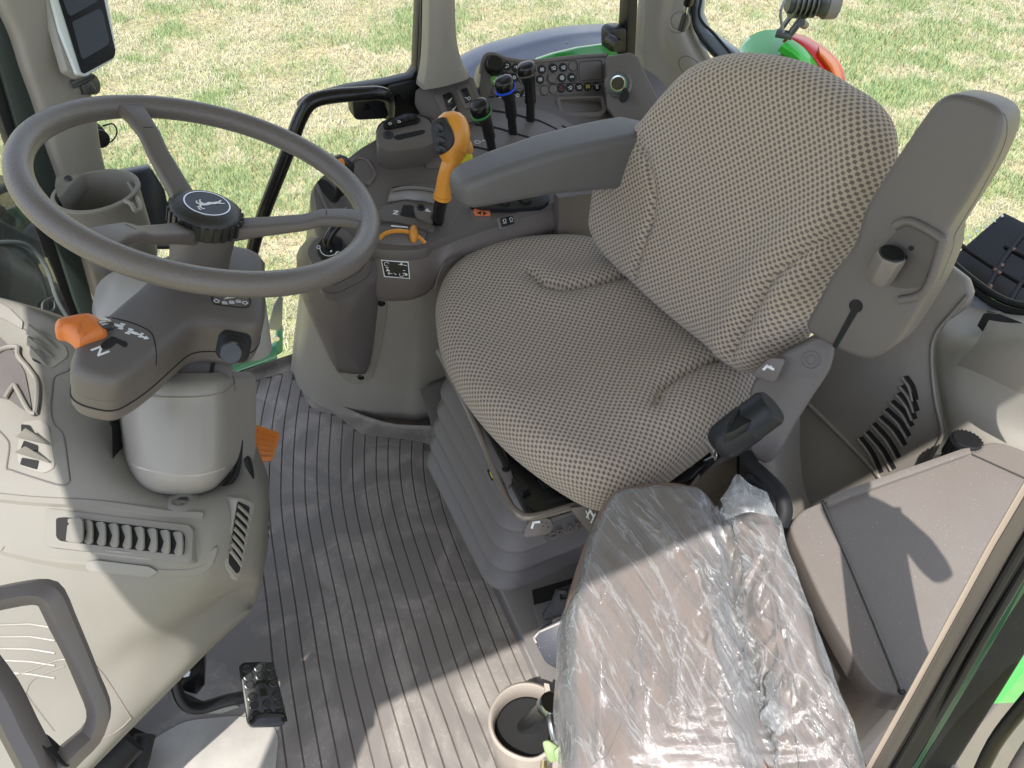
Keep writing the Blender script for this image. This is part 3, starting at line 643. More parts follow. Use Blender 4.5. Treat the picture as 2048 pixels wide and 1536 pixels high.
# long vent
vf = bd.frp([(110, 1040), (370, 1070), (240, 1105)])
vf = vf.sh(.006)
vent = mk('long_vent', s_px(vf, [(96, 1016), (378, 1050), (386, 1060), (384, 1122), (376, 1126), (94, 1094), (88, 1086), (90, 1020)], -.02, .001, r=.004), TAN, dash, bev=.0012)
mk('slot', s_px(vf, [(112, 1036), (130, 1034), (362, 1062), (370, 1072), (368, 1108), (360, 1110), (120, 1082), (112, 1074)], -.004, .0016, r=.003), HOLE, vent)
for k in range(9):
    x = 150+k*(356-150)/8; y = 1061+k*(1087-1061)/8; wd = 12.5 if k else 26
    if k == 0: x -= 4
    q = [(x-wd*.9, y-20), (x-wd*.2, y-24), (x+wd*.55, y-20), (x+wd*.62, y+16), (x+wd*.3, y+23), (x-wd*.3, y+23), (x-wd*.7, y+16), (x-wd*.25, y)]
    if k == 0: q = [(x-24, y+4), (x-8, y-14), (x-18, y-22), (x+12, y-25), (x+18, y-16), (x+18, y+16), (x+10, y+25), (x-24, y+18)]
    pts = vf.tr(cr(q, 3), .006); m_ = []
    fr2 = Fr(vf.at(*vf.tr([(x, y)], .004)[0], .004), vf.n+vf.u*-.40, vf.v)
    mk('slat', s_px(fr2, q, -.002, .001, sm=2), TAN, vent, bev=.0006)
mk('thumb_tab', patch(bd, [(188, 1104), (220, 1099), (262, 1102), (305, 1113), (300, 1116), (255, 1112)], .007, .006, sm=2), TAN2, vent)
mk('finger_recess', patch(bd, [(178, 1122), (196, 1119), (300, 1131), (317, 1141), (300, 1152), (182, 1140), (174, 1132)], .0035, .003, r=4), mat('recess_tan', (.20, .19, .168), .45), dash)
# side vent
sv = bd.frp([(466, 1010), (500, 1010), (480, 1150)]).sh(.008)
o_ = [(474, 996), (484, 995), (508, 1006), (509, 1016), (480, 1158), (474, 1162), (452, 1134), (450, 1120)]
v2 = mk('side_vent', s_px(sv, o_, -.02, .001, r=.004), TAN2, dash, bev=.0012)
mk('slot', s_px(sv, [(476, 1002), (500, 1014), (480, 1142), (474, 1148), (458, 1128), (458, 1112)], -.004, .0016, r=.003), HOLE, v2)
for k in range(7):
    f_ = (k+.4)/7.4; x0, y0 = 478-20*f_, 1006+110*f_; x1, y1 = 503-22*f_, 1030+118*f_
    a, b = (sv.at(*q, .004) for q in sv.tr([(x0, y0), (x1, y1)], .004))
    mk('slat', s_tube([a, (a+b)/2+sv.n*.001, b], .0014, 8, 3, flat=1.8), TAN2, v2)
# lower left door panel lines and hatch
mk('grille_line', [s for k in range(5) for s in [s_tube(bd.path([(-60, 1252+22*k), (60, 1248+25*k), (110, 1256+25*k)], .0), .0016, 6, 0)]], TAN2, dash)
mk('hatch_seam', [seam(bd, [(-60, 1358), (30, 1350), (110, 1322), (140, 1320), (190, 1330), (255, 1425), (258, 1440), (228, 1466), (196, 1478)], .0013), seam(bd, [(130, 1332), (70, 1356), (54, 1380), (58, 1396), (108, 1462)], .0011)], MID, dash)
b_ = bd.fr(25, 1382); mk('screw', s_lathe(b_, [(0, .002), (.008, .002), (.011, .001), (.011, -.002)], 16), STL, dash)
# shoulder with dark slot right of the column
mk('side_slot', patch(bd, [(488, 920), (494, 910), (503, 925), (508, 958), (498, 945)], .001, .002, sm=2), BLK, dash)

# black machinery below the dash
t = thing('pedal_box', 'black pedal mechanism in shadow under the dash console', 'pedal box', tuple(P(300, 1500, z=.0)))
mk('housing', [s_pts([P(355, 1380, z=.16), P(360, 1330, z=.2), P(408, 1290, z=.2), P(410, 1372, z=.12), P(392, 1392, z=.1)], (0, .07, -.05))], BLKG, t, bev=.004)
mk('duct', [s_tube([P(180, 1560, z=.1), P(215, 1520, z=.14), P(258, 1475, z=.15)], .03, 14, 3), s_tube([P(200, 1580, z=.05), P(262, 1560, z=.05), P(290, 1470, z=.08)], .016, 12, 4), s_pts([P(240, 1680, z=.02), P(215, 1500, z=.06), P(262, 1452, z=.06), P(300, 1470, z=.02), P(266, 1560, z=.01)], (-.1, .05, -.0))], BLKM, t)
mk('bolt', s_lathe(Fr(P(372, 1344, z=.205), (-.1, -.7, .6)), [(0, .004), (.007, .004), (.008, 0)], 6), STL, t)
# left pedal
BLKP = mat('pedal_rubber', (.020, .021, .022), .28, bump=.1, var=.3)
def pedal_pad(t, ctr, nrm, outline, studs, pm, emboss=True):
    f_ = Fr(ctr, nrm)
    pm = BLKP; pd = mk('pad', s_px(f_, outline, -.016, 0, r=.010), pm, t, bev=.003)
    for x, y in studs:
        q = f_.tr([(x, y)])[0]
        mk('stud', [s_lathe(Fr(f_.at(*q, 0), f_.n), [(.0078, -.001), (.0070, .0032), (.0056, .0036), (.0048, .0014), (0, .0014)], 14)], pm, pd)
    return pd, f_
t = thing('brake_pedal', 'black studded pedal pad on a curved arm near the bottom', 'pedal', tuple(P(525, 1390, z=.0)))
pd, pf_ = pedal_pad(t, P(525, 1385, z=.13), (.18, -.34, .92), [(478, 1332), (486, 1324), (538, 1322), (550, 1334), (573, 1430), (571, 1446), (558, 1452), (502, 1454), (494, 1444)],
    [(493, 1337), (517, 1335), (540, 1334), (496, 1353), (520, 1352), (543, 1351), (498, 1370), (547, 1366), (504, 1395), (553, 1392), (508, 1412), (533, 1409), (557, 1408), (512, 1431), (536, 1427), (560, 1426)], BLKG)
mk('emboss', s_line(pf_, pf_.tr([(507, 1374), (514, 1366), (530, 1364), (542, 1372)]), .0035, .003)+[s_px(pf_, [(520, 1378), (532, 1376), (536, 1390), (522, 1393)], 0, .003)], BLKG, pd)
mk('heel_lip', s_tube([pf_.at(*q, .004) for q in pf_.tr([(500, 1448), (508, 1440), (516, 1432), (560, 1430), (569, 1436), (570, 1444)])], .0035, 8, 2), BLKG, pd)
mk('arm', s_tube([P(352, 1300, z=.24), P(352, 1370, z=.2), P(370, 1408, z=.17), P(400, 1416, z=.15), P(450, 1402, z=.13), P(500, 1392, z=.11)], .0105, 12, 8, flat=.7), BLK, t)
mk('arm_bracket', s_pts([P(330, 1375, z=.16), P(352, 1350, z=.18), P(368, 1405, z=.14), P(400, 1422, z=.12), P(470, 1408, z=.09), P(480, 1414, z=.08), P(440, 1428, z=.08), P(385, 1428, z=.09), P(340, 1405, z=.12)], (0, .012, -.015)), mat('dull_grey_arm', (.12, .13, .125), .4), t, bev=.002)
t = thing('accelerator_pedal', 'second black studded pedal, mostly hidden behind the dash edge', 'pedal', tuple(P(520, 1060, z=.0)))
pedal_pad(t, P(520, 1050, z=.13), (.3, -.3, .9), [(490, 1010), (528, 1012), (536, 1062), (532, 1080), (524, 1086), (490, 1086)], [(529, 1024), (530, 1040), (531, 1056), (530, 1072), (521, 1030), (522, 1048), (523, 1068)], BLKG)
mk('arm', s_tube([P(505, 1040, z=.11), P(480, 1020, z=.2)], .01, 10, 2), BLK, t)
# orange pedal
t = thing('orange_pedal', 'bright orange ribbed pedal right of the steering column base', 'pedal', tuple(P(520, 900, z=.0)))
of = Fr(P(518, 880, z=.22), (.15, -.55, .75))
pd = mk('pad', s_px(of, [(470, 842), (475, 836), (556, 864), (561, 870), (546, 918), (540, 922), (486, 920)], -.014, 0, r=.003), ORD, t, bev=.0018)
for k in range(6):
    f_ = k/5; x0, y0 = 484+10*f_, 846+66*f_; x1, y1 = 554-10*f_, 870+44*f_
    mk('rib', s_tube([of.at(*q, .0005) for q in of.tr([(x0, y0), (x1, y1)])], .0022, 8, 0), ORD, pd)
mk('arm', s_tube([P(500, 890, z=.2), P(470, 880, z=.3)], .012, 10, 2), BLK, t)

# ================================================================ STEERING COLUMN
AX = V3((.359, -.0587, .9315)).normalized(); WC = V3((.0186, .9461, .8386))
colm = thing('steering_column', 'brown grey steering column head with smooth greige shroud below the wheel', 'steering column', tuple(P(360, 960, t=1.05)))
def barrel(rows, depth, n=9, expo=2.3):
    out = []
    for y, l, r, t0 in rows:
        row = []
        for k in range(n):
            s = -1+2*k/(n-1); row.append(P((l+r)/2+(r-l)/2*s, y[0]+(y[1])*(1-s**4) if isinstance(y, tuple) else y, t=t0-depth*(1-abs(s)**expo)**(1/1.6)))
        out.append(row)
    return out
sh = mk('shroud', s_net(barrel([((742, 4), 262, 462, 1.06), ((752, 12), 240, 470, 1.045), ((764, 18), 236, 472, 1.04), ((786, 22), 235, 473, 1.04), ((830, 22), 236, 473, 1.038), ((880, 24), 238, 472, 1.036), ((912, 28), 239, 471, 1.036), ((932, 34), 243, 467, 1.040), ((944, 40), 250, 460, 1.052), ((948, 42), 262, 448, 1.075), ((944, 40), 280, 430, 1.11)], .085), 5, back=cF*.08), mat('gloss_greige', (.23, .213, .192), .40, coat=.05, var=.03), colm)
bs = BV(sh)
mk('shroud_step', seam(bs, [(246, 762), (285, 786), (330, 795), (400, 794), (446, 786), (470, 766)], .0022, off=-.0006), TAN2, sh)
mk('shroud_crease', seam(bs, [(262, 928), (290, 940), (350, 950), (410, 948), (450, 936)], .004, off=-.003), mat('gloss_greige_edge', (.34, .31, .28), .2, coat=.4), sh)
mk('hinge_notch', [patch(bs, [(463, 752), (470, 752), (471, 778), (466, 782)], .003, .004), patch(bs, [(296, 780), (301, 780), (301, 788), (296, 787)], .003, .004)], TAN2, sh)
hf = Fr(P(390, 735, t=1.0), (.35, -.65, .62))
mk('neck', [s_px(hf, [(318, 775), (322, 768), (385, 688), (440, 684), (466, 700), (466, 752), (455, 772), (440, 777), (360, 777)], -.05, .0, r=.006)], DK, colm, bev=.004)
mk('neck_rib', [s_px(hf, [(427, 708), (434, 708), (422, 772), (415, 772)], -.002, .002), s_px(hf, [(338, 745), (343, 740), (334, 772), (328, 772)], -.002, .002)], BLKM, colm)
mk('dark_gap', [s_tube([P(x, y, t=t_+.012) for x, y, t_ in ((224, 790, 1.04), (226, 860, 1.03), (229, 915, 1.015), (240, 950, 1.005), (268, 974, .998), (320, 990, .993), (380, 995, .995), (430, 985, 1.003), (462, 962, 1.015), (476, 930, 1.035), (480, 880, 1.05))], .0042, 8, 5), s_pts([P(222, 790, t=1.03), P(240, 790, t=1.05), P(240, 940, t=1.03), P(262, 965, t=1.02), P(236, 968, t=.99), P(226, 940, t=.985)], cF*.03)], HOLE, colm)
# head
hd = Fr(P(330, 640, t=.93), AX, (0, 1, 0))
tp = [(141, 722), (147, 692), (166, 662), (207, 629), (250, 592), (292, 556), (330, 505), (420, 480), (522, 500), (533, 560), (533, 616), (524, 640), (498, 648), (430, 642), (393, 646), (368, 662), (310, 712), (262, 744), (228, 757), (190, 752), (156, 740)]
head = mk('head_cover', s_px(hd, tp, -.046, .0, sm=3), DK, colm, bev=.014, seg=4, ang=60)
q9 = cr(hd.tr(tp, 0), 3); u9 = sum(a for a, b in q9)/len(q9); w9 = sum(b for a, b in q9)/len(q9); q9 = [(u9+(a-u9)*.991, w9+(b-w9)*.991) for a, b in q9]; mk('head_skirt', s_ext(hd, q9, -.0495, -.026), DK, colm, ang=60)
lw = [(a*1.0, b*1.0) for a, b in tp]
q = hd.tr(tp, 0); cx = sum(a for a, b in q)/len(q); cy = sum(b for a, b in q)/len(q); q2 = cr([(cx+(a-cx)*.97, cy+(b-cy)*.97) for a, b in q], 3)
mk('head_underside_rim', s_ext(hd, [(cx+(a-cx)*.985, cy+(b-cy)*.985) for a, b in cr(q, 3)], -.062, -.0508), DK2, colm, ang=60)
mk('head_underside', [s_ext(hd, q2, -.075, -.053)], DK2, colm, bev=.010, seg=3, ang=60)
mk('head_joint', [s_ext(hd, [(cx+(a-cx)*.98, cy+(b-cy)*.98) for a, b in cr(q, 3)], -.0512, -.0485)], HOLE, colm)
mk('head_joint_line', s_tube([hd.at(u9+(a-u9)*1.002, w9+(b-w9)*1.002, -.0503) for a, b in q9], .0010, 6, 0, closed=True), HOLE, colm)
bh = BV(head)
mk('end_cap_seam', seam(bh, [(212, 634), (244, 640), (280, 652), (304, 668), (312, 700), (312, 730)], .0008), BLKM, head)
ht = hd.sh(.0003)
# T slot and shuttle lever
mk('lever_slot', [s_px(ht, [(200, 694), (206, 684), (224, 672), (254, 684), (256, 690), (250, 694), (234, 684), (222, 694), (208, 698)], -.002, .0006, r=.002)], HOLE, head)
lv = mk('shuttle_stem', s_tube([P(224, 690, t=.93), P(222, 664, t=.90), P(214, 652, t=.885), P(196, 654, t=.87)], [.0075, .007, .006], 12, 6), mat('brushed_stem', (.22, .23, .24), .25, metal=.9), colm)
sh_up = AX
kf = []
kp = cr([(110, 655, .86), (122, 652, .86), (160, 660, .865), (205, 650, .885)], 8, False)
rings = []
for i, f_ in enumerate([0, .03, .1, .25, .45, .65, .85, .95, 1]):
    a = V3(P(112, 658, t=.845)).lerp(P(214, 664, t=.885), f_); sz = [.4, .72, .93, 1, 1.02, 1.03, 1.0, .82, .5][i]
    ff = Fr(a, (P(214, 664, t=.885)-P(112, 658, t=.845)), AX)
    rings.append([p+AX*(.004*sin(pi*f_)) for p in rrect(ff, .050*sz, .026*sz, .012*sz, n=6)])
rings = []
top_ = [(112, 652), (132, 648), (168, 640), (180, 635), (196, 640), (208, 652), (214, 672)]
kfr = Fr(P(165, 665, t=.87), AX*.9-cF*.25, (0, 1, 0))
ko = [(110, 662), (112, 650), (124, 643), (168, 635), (186, 636), (203, 646), (213, 660), (213, 674), (196, 684), (166, 697), (154, 694), (140, 680), (128, 673), (114, 671)]
ky = kfr.tr(ko); kn_spec = (kfr, ky, lv)
# printed marks on the head
def icon_tractor(fr, a, b, s, rot):
    o = []
    def T(x, y): return (a+s*(x*cos(rot)-y*sin(rot)), b+s*(x*sin(rot)+y*cos(rot)))
    for x0, x1, y0, y1 in ((-1, .2, -.22, .22), (.2, .9, -.12, .12), (-1.1, -.5, .35, .6), (-1.1, -.5, -.6, -.35), (.5, .9, .28, .45), (.5, .9, -.45, -.28), (-.9, -.7, -.5, .5), (.62, .76, -.4, .4)):
        o.append(s_ext(fr, [T(x0, y0), T(x1, y0), T(x1, y1), T(x0, y1)], 0, .0005))
    return o
def arrow(fr, a, b, s, rot, mi=0):
    def T(x, y): return (a+s*(x*cos(rot)-y*sin(rot)), b+s*(x*sin(rot)+y*cos(rot)))
    return s_ext(fr, [T(*p) for p in [(1, 0), (.1, .7), (.1, .25), (-.8, .25), (-.8, -.25), (.1, -.25), (.1, -.7)]], 0, .0005)
a, b = ht.tr([(199, 702)])[0]; mk('print_n', s_text('N', ht, .020, a=a, b=b, rot=radians(-58)), WHT, head)
a, b = ht.tr([(230, 650)])[0]; m1 = icon_tractor(ht, a, b, .009, radians(160)); a, b = ht.tr([(214, 640)])[0]; m1.append(arrow(ht, a, b, .005, radians(160)))
a, b = ht.tr([(271, 667)])[0]; m1 += icon_tractor(ht, a, b, .009, radians(-30)); a, b = ht.tr([(289, 675)])[0]; m1.append(arrow(ht, a, b, .005, radians(-30)))
mk('print_tractors', m1, WHT, head)
lp = [(424, 596), (428, 589), (446, 584), (458, 572), (482, 574), (492, 588), (500, 598), (500, 608), (490, 615), (440, 610), (428, 606)]
mk('light_label', s_line(ht, cr(ht.tr(lp), 3), .0011, .0006, closed=True), BLKM, head)
m1 = []
for x, y, r_ in ((433, 602, 90), (490, 606, -90)):
    a, b = ht.tr([(x, y)])[0]; m1 += s_line(ht, [(a+.0035*cos(radians(r_+k)), b+.0035*sin(radians(r_+k))) for k in (0, 90, 150, 210, 270)], .0009, .0005, closed=True)
for x, y in ((449, 605), (463, 604), (476, 602)):
    a, b = ht.tr([(x, y)])[0]; m1 += s_line(ht, [(a-.003, b-.001)]+arcp(a, b-.001, .003, 180, 0, 6)+[(a+.003, b-.001)], .0008, .0005, closed=True); m1 += s_line(ht, [(a-.003, b-.0032), (a+.003, b-.0032)], .0007, .0005)
m1.append(s_px(ht, [(447, 598), (460, 592), (474, 591), (470, 595), (458, 596)], 0, .0006))
mk('print_lights', m1, WHT, head)
# stalk with boot
stf = Fr(P(467, 694, t=.93), (P(463, 706, t=.87)-P(472, 684, t=.95)), AX)
mk('boot', s_loft([rrect(stf.sh(c), w_*.78, w_*.72, .010) for w_, c in ((.048, -.02), (.050, -.004), (.044, -.002), (.044, .004), (.036, .006), (.036, .012), (.028, .014), (.027, .020))]), BLKM, colm)
mk('stalk', [s_lathe(stf, [(.0, .0), (.0095, .016), (.011, .030), (.0128, .044), (.0115, .048), (0, .049)], 20)], mat('dark_blue_knob', (.022, .026, .034), .4), colm)
# round cable mouth and light shape behind the column
mk('rear_column_cover', s_loft([[P(290+k2*dx, 520+dy, t=1.12) for dx, dy in arcp(0, 0, 1, 0, 0, 0)] for k2 in ()] or [rrect(Fr(P(300, 575+i*30, t=1.15), (0, 0, 1), (0, 1, 0)), .16-.01*abs(i-1), .14, .05) for i in range(3)]), mat('pale_cover', (.30, .29, .27), .35), colm, ang=60)
mk('vertical_cover', s_lathe(Fr(P(492, 620, t=1.2), (.1, 0, 1)), [(.030, -.08), (.032, .03), (.028, .06), (.015, .075), (0, .078)], 24), mat('pale_cover2', (.32, .31, .29), .35), colm)

# ================================================================ STEERING WHEEL
whl = thing('steering_wheel', 'large brown grey three spoke steering wheel with round black hub knob', 'steering wheel', tuple(WC-AX*.12))
wf_ = Fr(WC, AX, (0, 1, 0))
RR, rr_ = .2045, .0152
rim = mk('rim', s_tube([wf_.at(RR*cos(2*pi*k/96), RR*sin(2*pi*k/96)) for k in range(96)], rr_, 24, 0, closed=True, up=AX), GRIP, whl, ang=80)
hubc = WC-AX*.036
def spoke(px, hub_px):
    a, b = wf_.tr([px])[0]; L_ = math.hypot(a, b); d = V3(wf_.at(a, b)-WC).normalized(); s = d.cross(AX)
    prof = [(RR-.001, .001, .046, .018), (RR-.018, .001, .036, .016), (RR-.034, -.001, .031, .016), (RR-.062, -.008, .029, .0145), (.12, -.022, .029, .0145), (.075, -.040, .030, .017), (.035, -.056, .032, .022), (.01, -.062, .034, .022)]
    rings = []
    for r_, h, w_, th in prof:
        c = WC+d*r_+AX*h; tang = (d+AX*.25).normalized(); ff = Fr(c, tang, AX); rings.append(rrect(ff, w_, th, .006))
    sp = mk('spoke', s_loft(rings), DK, whl, ang=60)
    c = WC+d*(RR-.056)-AX*.0065; ff = Fr(c, (d+AX*.25).normalized(), AX)
    mk('grip_joint', s_loft([rrect(ff.sh(k), .0252, .0152, .0065) for k in (-.0006, .0006)]), HOLE, sp)
spoke((275, 235), None); spoke((742, 447), None); spoke((215, 478), None)
hb = Fr(hubc, AX, (0, 1, 0))
mk('hub', s_lathe(hb, [(.0, -.16), (.037, -.155), (.037, -.10), (.0385, -.06), (.040, -.040), (.041, -.022), (.038, -.020), (0, -.020)], 40), DK, whl)
kn = mk('hub_knob', [s_lathe(hb, [(.0, -.021), (.042, -.021), (.0445, -.018), (.0445, .000), (.043, .004), (.036, .0085), (.029, .010), (0, .010)], 48)]+[s_ext(Fr(hb.at(.0445*cos(2*pi*k/26), .0445*sin(2*pi*k/26), -.009), (cos(2*pi*k/26)*hb.u+sin(2*pi*k/26)*hb.v), AX), rp([(-.0028, -.010), (.0028, -.010), (.0028, .010), (-.0028, .010)], .0015, 2), -.001, .0022) for k in range(26)], mat('grained_black', (.018, .018, .019), .42, bump=.9, bscale=260), whl)
mk('emblem_disc', s_lathe(hb.sh(.0098), [(.0, .0012), (.0265, .0012), (.0275, .0002)], 40), mat('emblem_ground', (.012, .018, .026), .4), kn)
mk('emblem_ring', s_lathe(hb.sh(.0100), [(.0268, 0), (.0268, .0016), (.0285, .0016), (.0285, 0)], 40), CHR, kn)
ef = hb.sh(.0112)
deer = [(-2.3, .9), (-1.7, .55), (-1.1, .55), (-.4, .2), (.3, .35), (.9, .1), (1.35, .25), (1.6, .6), (2.3, .75), (2.0, .9), (1.5, .85), (1.25, .6), (.9, .75), (.3, .9), (-.5, .85), (-1.1, 1.05), (-1.7, 1.0)]
legs = [[(-1.2, .7), (-1.9, 1.3), (-2.6, 1.5), (-2.5, 1.3), (-1.9, 1.0), (-1.4, .5)], [(-1.5, .8), (-2.6, .35), (-2.7, .55), (-1.6, 1.0)], [(.9, .4), (1.4, -.3), (1.0, -.7), (1.25, -.75), (1.65, -.25), (1.25, .5)], [(.6, .5), (.7, -.4), (.3, -.75), (.5, -.85), (.95, -.4), (1.0, .5)], [(1.55, .7), (1.7, 1.35), (1.4, 1.6), (1.55, 1.7), (1.9, 1.35), (1.75, .7)], [(1.7, .75), (2.2, 1.3), (2.15, 1.7), (2.3, 1.65), (2.4, 1.25), (1.9, .75)]]
rt = radians(-152+2)
def TT(p): x, y = p[0]*.0080, (p[1]-.4)*.0080; return (x*cos(rt)-y*sin(rt), x*sin(rt)+y*cos(rt))
mk('emblem_deer', [s_ext(ef, [TT(p) for p in pl], 0, .0005+.00005*i) for i, pl in enumerate([deer]+legs)], WHT, kn)

# ================================================================ MONITOR on the pillar
t = thing('monitor', 'tall slim display with white edge hung on the front pillar', 'monitor', tuple(P(150, 155, t=1.36)))
mf = Fr(P(170, 80, t=1.22), (.62, -.66, .40), (.1, .3, 1))
mk('housing', [s_px(mf, [(76, -60), (205, -60), (232, 100), (228, 118), (172, 152), (160, 154), (150, 148), (134, 140), (126, 112)], -.030, -.010, r=.006)], mat('light_housing', (.26, .25, .23), .45), t, bev=.003)
mk('white_edge', [s_px(mf, [(88, -60), (206, -60), (233, 102), (228, 118), (174, 152), (154, 148), (120, 60), (106, 6)], -.010, -.002, r=.005)], WHP, t, bev=.002)
mk('bezel', [s_px(mf, [(101, -60), (196, -60), (232, 104), (229, 115), (170, 147), (164, 142)], -.002, .002, r=.004)], BEZ, t, bev=.001)
mk('screen', [s_px(mf, [(144, 44), (198, 17), (205, 22), (219, 82), (215, 90), (168, 118), (163, 116)], .002, .0026, r=.003)], SCR, t)
mk('screen', [s_px(mf, [(104, -60), (182, -60), (196, -3), (193, 4), (142, 32), (136, 28)], .002, .0026, r=.003)], SCR, t)
mk('ball_mount', [s_tube([P(160, 150, t=1.27), P(176, 182, t=1.29)], [.009, .014], 14, 2), s_lathe(Fr(P(180, 168, t=1.29), (.8, -.5, .1)), [(0, .008), (.016, .008), (.017, .004), (.017, -.02), (0, -.02)], 20), s_tube([P(144, 170, t=1.26), P(186, 150, t=1.27)], .007, 8, 2, flat=.6), s_tube([P(148, 174, t=1.26), P(190, 152, t=1.27)], .003, 8, 2)], mat('mount_black', (.03, .032, .033), .35), t, bev=.0008)
# round connector plug
t = thing('power_plug', 'small black capped plug on the pillar below the monitor', 'plug', tuple(P(196, 272, t=1.4)))
pgf = Fr(P(188, 266, t=1.40), (P(207, 284, t=1.36)-P(184, 262, t=1.40)))
mk('plug_body', [s_lathe(pgf, [(0, -.01), (.018, -.01), (.018, .0), (.013, .002), (.013, .007), (.017, .009), (.017, .016), (.0125, .018), (.0125, .028), (.016, .030), (.016, .038), (.012, .040), (.006, .041), (.005, .047), (0, .047)], 20)], BLKM, t)
mk('cord', s_tube([P(206, 252, t=1.37), P(226, 248, t=1.36), P(234, 264, t=1.36), P(224, 282, t=1.36), P(212, 285, t=1.36)], .0014, 6, 6), BLKM, t)

# ================================================================ PILLAR CUP HOLDER
t = thing('pillar_cup_holder', 'tan open cup holder with cut-out lip, behind the left rim of the wheel', 'cup holder', tuple(P(200, 540, t=1.25)))
c0 = P(193, 384, t=1.17); cf = Fr(c0+V3((0, 0, .0)), (0, 0, 1), (0, 1, 0)); RC = .0605
# rim heights measured around: low at the front right notch, high at the back right
cup = []; seg = 40
def rimz(a):
    d = math.degrees(a) % 360
    if 345 < d or d < 20: return -.002
    return 0
ang0 = 0
outer_rows = []
for h, r_ in ((.004, RC+.001), (.003, RC+.003), (-.001, RC+.003), (-.004, RC), (-.06, RC-.004), (-.12, RC-.009), (-.125, RC-.014)):
    outer_rows.append([cf.at(r_*cos(2*pi*k/seg), r_*sin(2*pi*k/seg), h) for k in range(seg)])
inner_rows = []
for h, r_ in ((.004, RC-.003), (0, RC-.004), (-.04, RC-.006), (-.062, RC-.009), (-.063, .0005)):
    inner_rows.append([cf.at(r_*cos(2*pi*k/seg), r_*sin(2*pi*k/seg), h) for k in range(seg)])
mk('cup', [s_loft(outer_rows[::-1]+inner_rows, True)], TAN, t, ang=60)
mk('inner_liner', s_lathe(cf.sh(-.0625), [(0, .001), (.044, .001), (.0485, .002)], 30), BLKM, t)
mk('dark_window', s_ext(Fr(cf.at(-.0535, -.0, -.028), (1, .1, .05)), rp([(-.017, -.022), (.017, -.020), (.017, .016), (-.017, .020)], .004), -.003, .001), HOLE, t)
lip_px = [(258, 366, 1.2), (270, 388, 1.175), (280, 408, 1.14), (279, 420, 1.12), (270, 421, 1.11), (262, 408, 1.115), (250, 402, 1.12)]
mk('raised_lip', s_tube([P(x, y, t=t_) for x, y, t_ in lip_px], .0032, 8, 5), TAN, t)
mk('mount_flange', s_pts([P(111, 352, t=1.16), P(165, 346, t=1.19), P(140, 372, t=1.17), P(122, 395, t=1.15), P(114, 392, t=1.14), P(109, 370, t=1.15)], (.0, .004, -.03)), TAN, t, bev=.002)
mk('screw', s_lathe(Fr(P(137, 358, t=1.155), (0, -.2, 1)), [(0, .003), (.005, .003), (.0065, 0)], 12), BLKG, t)
# black box and bracket behind
t = thing('black_cover_panel', 'plain navy black cover between the cup holder and steering hub', 'panel', tuple(P(300, 480, y=1.46)))
bf_ = Fr(P(300, 400, y=1.44), (.1, -.98, .1))
mk('cover', s_px(bf_, [(240, 349), (303, 337), (330, 380), (352, 480), (345, 500), (290, 500), (250, 430)], -.03, 0, r=.004), mat('navy_black', (.010, .014, .022), .35), t, bev=.004)
mk('lower_bracket', [s_px(bf_, [(170, 530), (245, 520), (280, 700), (215, 700)], -.02, .01)], BLKG, t, bev=.004)
mk('white_bolt', s_lathe(Fr(P(216, 542, y=1.41), (.2, -1, .2)), [(0, .006), (.010, .006), (.012, 0)], 12), WHP, t)
mk('cable_ridges', [s_tube([P(306+6*k, 474, y=1.36), P(308+6*k, 490, y=1.36)], .005, 8, 0) for k in range(6)], GREYM, t)
# smoked ledge seen past the rubber seal
# ================================================================ RIGHT HAND CONSOLE
cons = thing('control_console', 'long brown grey control console with levers and switches beyond the driver seat', 'control console', tuple(P(750, 838, z=0)))
DF = Fr((.5, 1.18, .5), (0, -.33, .94), (0, 1, 0))
def dk(px, py, c=0): return V3(DF.at(*DF.tr([(px, py)], c)[0], c))
ctop = [dk(628, 372), dk(626, 420), dk(640, 470), dk(690, 500), dk(745, 508), dk(800, 511), dk(850, 506), dk(875, 490), dk(990, 450), dk(1115, 413), V3((1.02, 1.19, .5)), V3((1.02, 1.5, .61)), dk(960, 180), dk(752, 286), dk(697, 321)]
cbot = [P(588, 735, z=0), P(589, 752, z=0), P(602, 780, z=0), P(640, 812, z=0), P(690, 828, z=0), P(745, 836, z=0), P(800, 838, z=0), P(858, 837, z=0), V3((.55, 1.205, 0)), V3((.75, 1.2, 0)), V3((1.02, 1.2, 0)), V3((1.02, 1.5, 0)), V3((.62, 1.5, 0)), V3((.36, 1.5, 0)), V3((.20, 1.49, 0))]
def ringmix(f_, bulge=0):
    pts = []
    for i, (a, b) in enumerate(zip(cbot, ctop)):
        p = a.lerp(b, f_); 
        if i < 10: p = p+V3((-.5, -.85, 0))*bulge
        pts.append(tuple(p))
    return [V3(p) for p in cr(pts, 5)]
cb = mk('lower_body', s_loft([ringmix(0), ringmix(.03, .002), ringmix(.2, .004), ringmix(.45, .002), ringmix(.7, -.002), ringmix(.9, -.002), ringmix(.985, 0)]), TAN2, cons, ang=50)
dkk = mk('deck', s_loft([ringmix(.975, .001), ringmix(1.0, .001), [p.lerp(sum(ringmix(1.012), V3())/75, .02) for p in ringmix(1.018)]]), DK, cons, ang=50)
bc = BV(cb); b2 = BV(dkk)
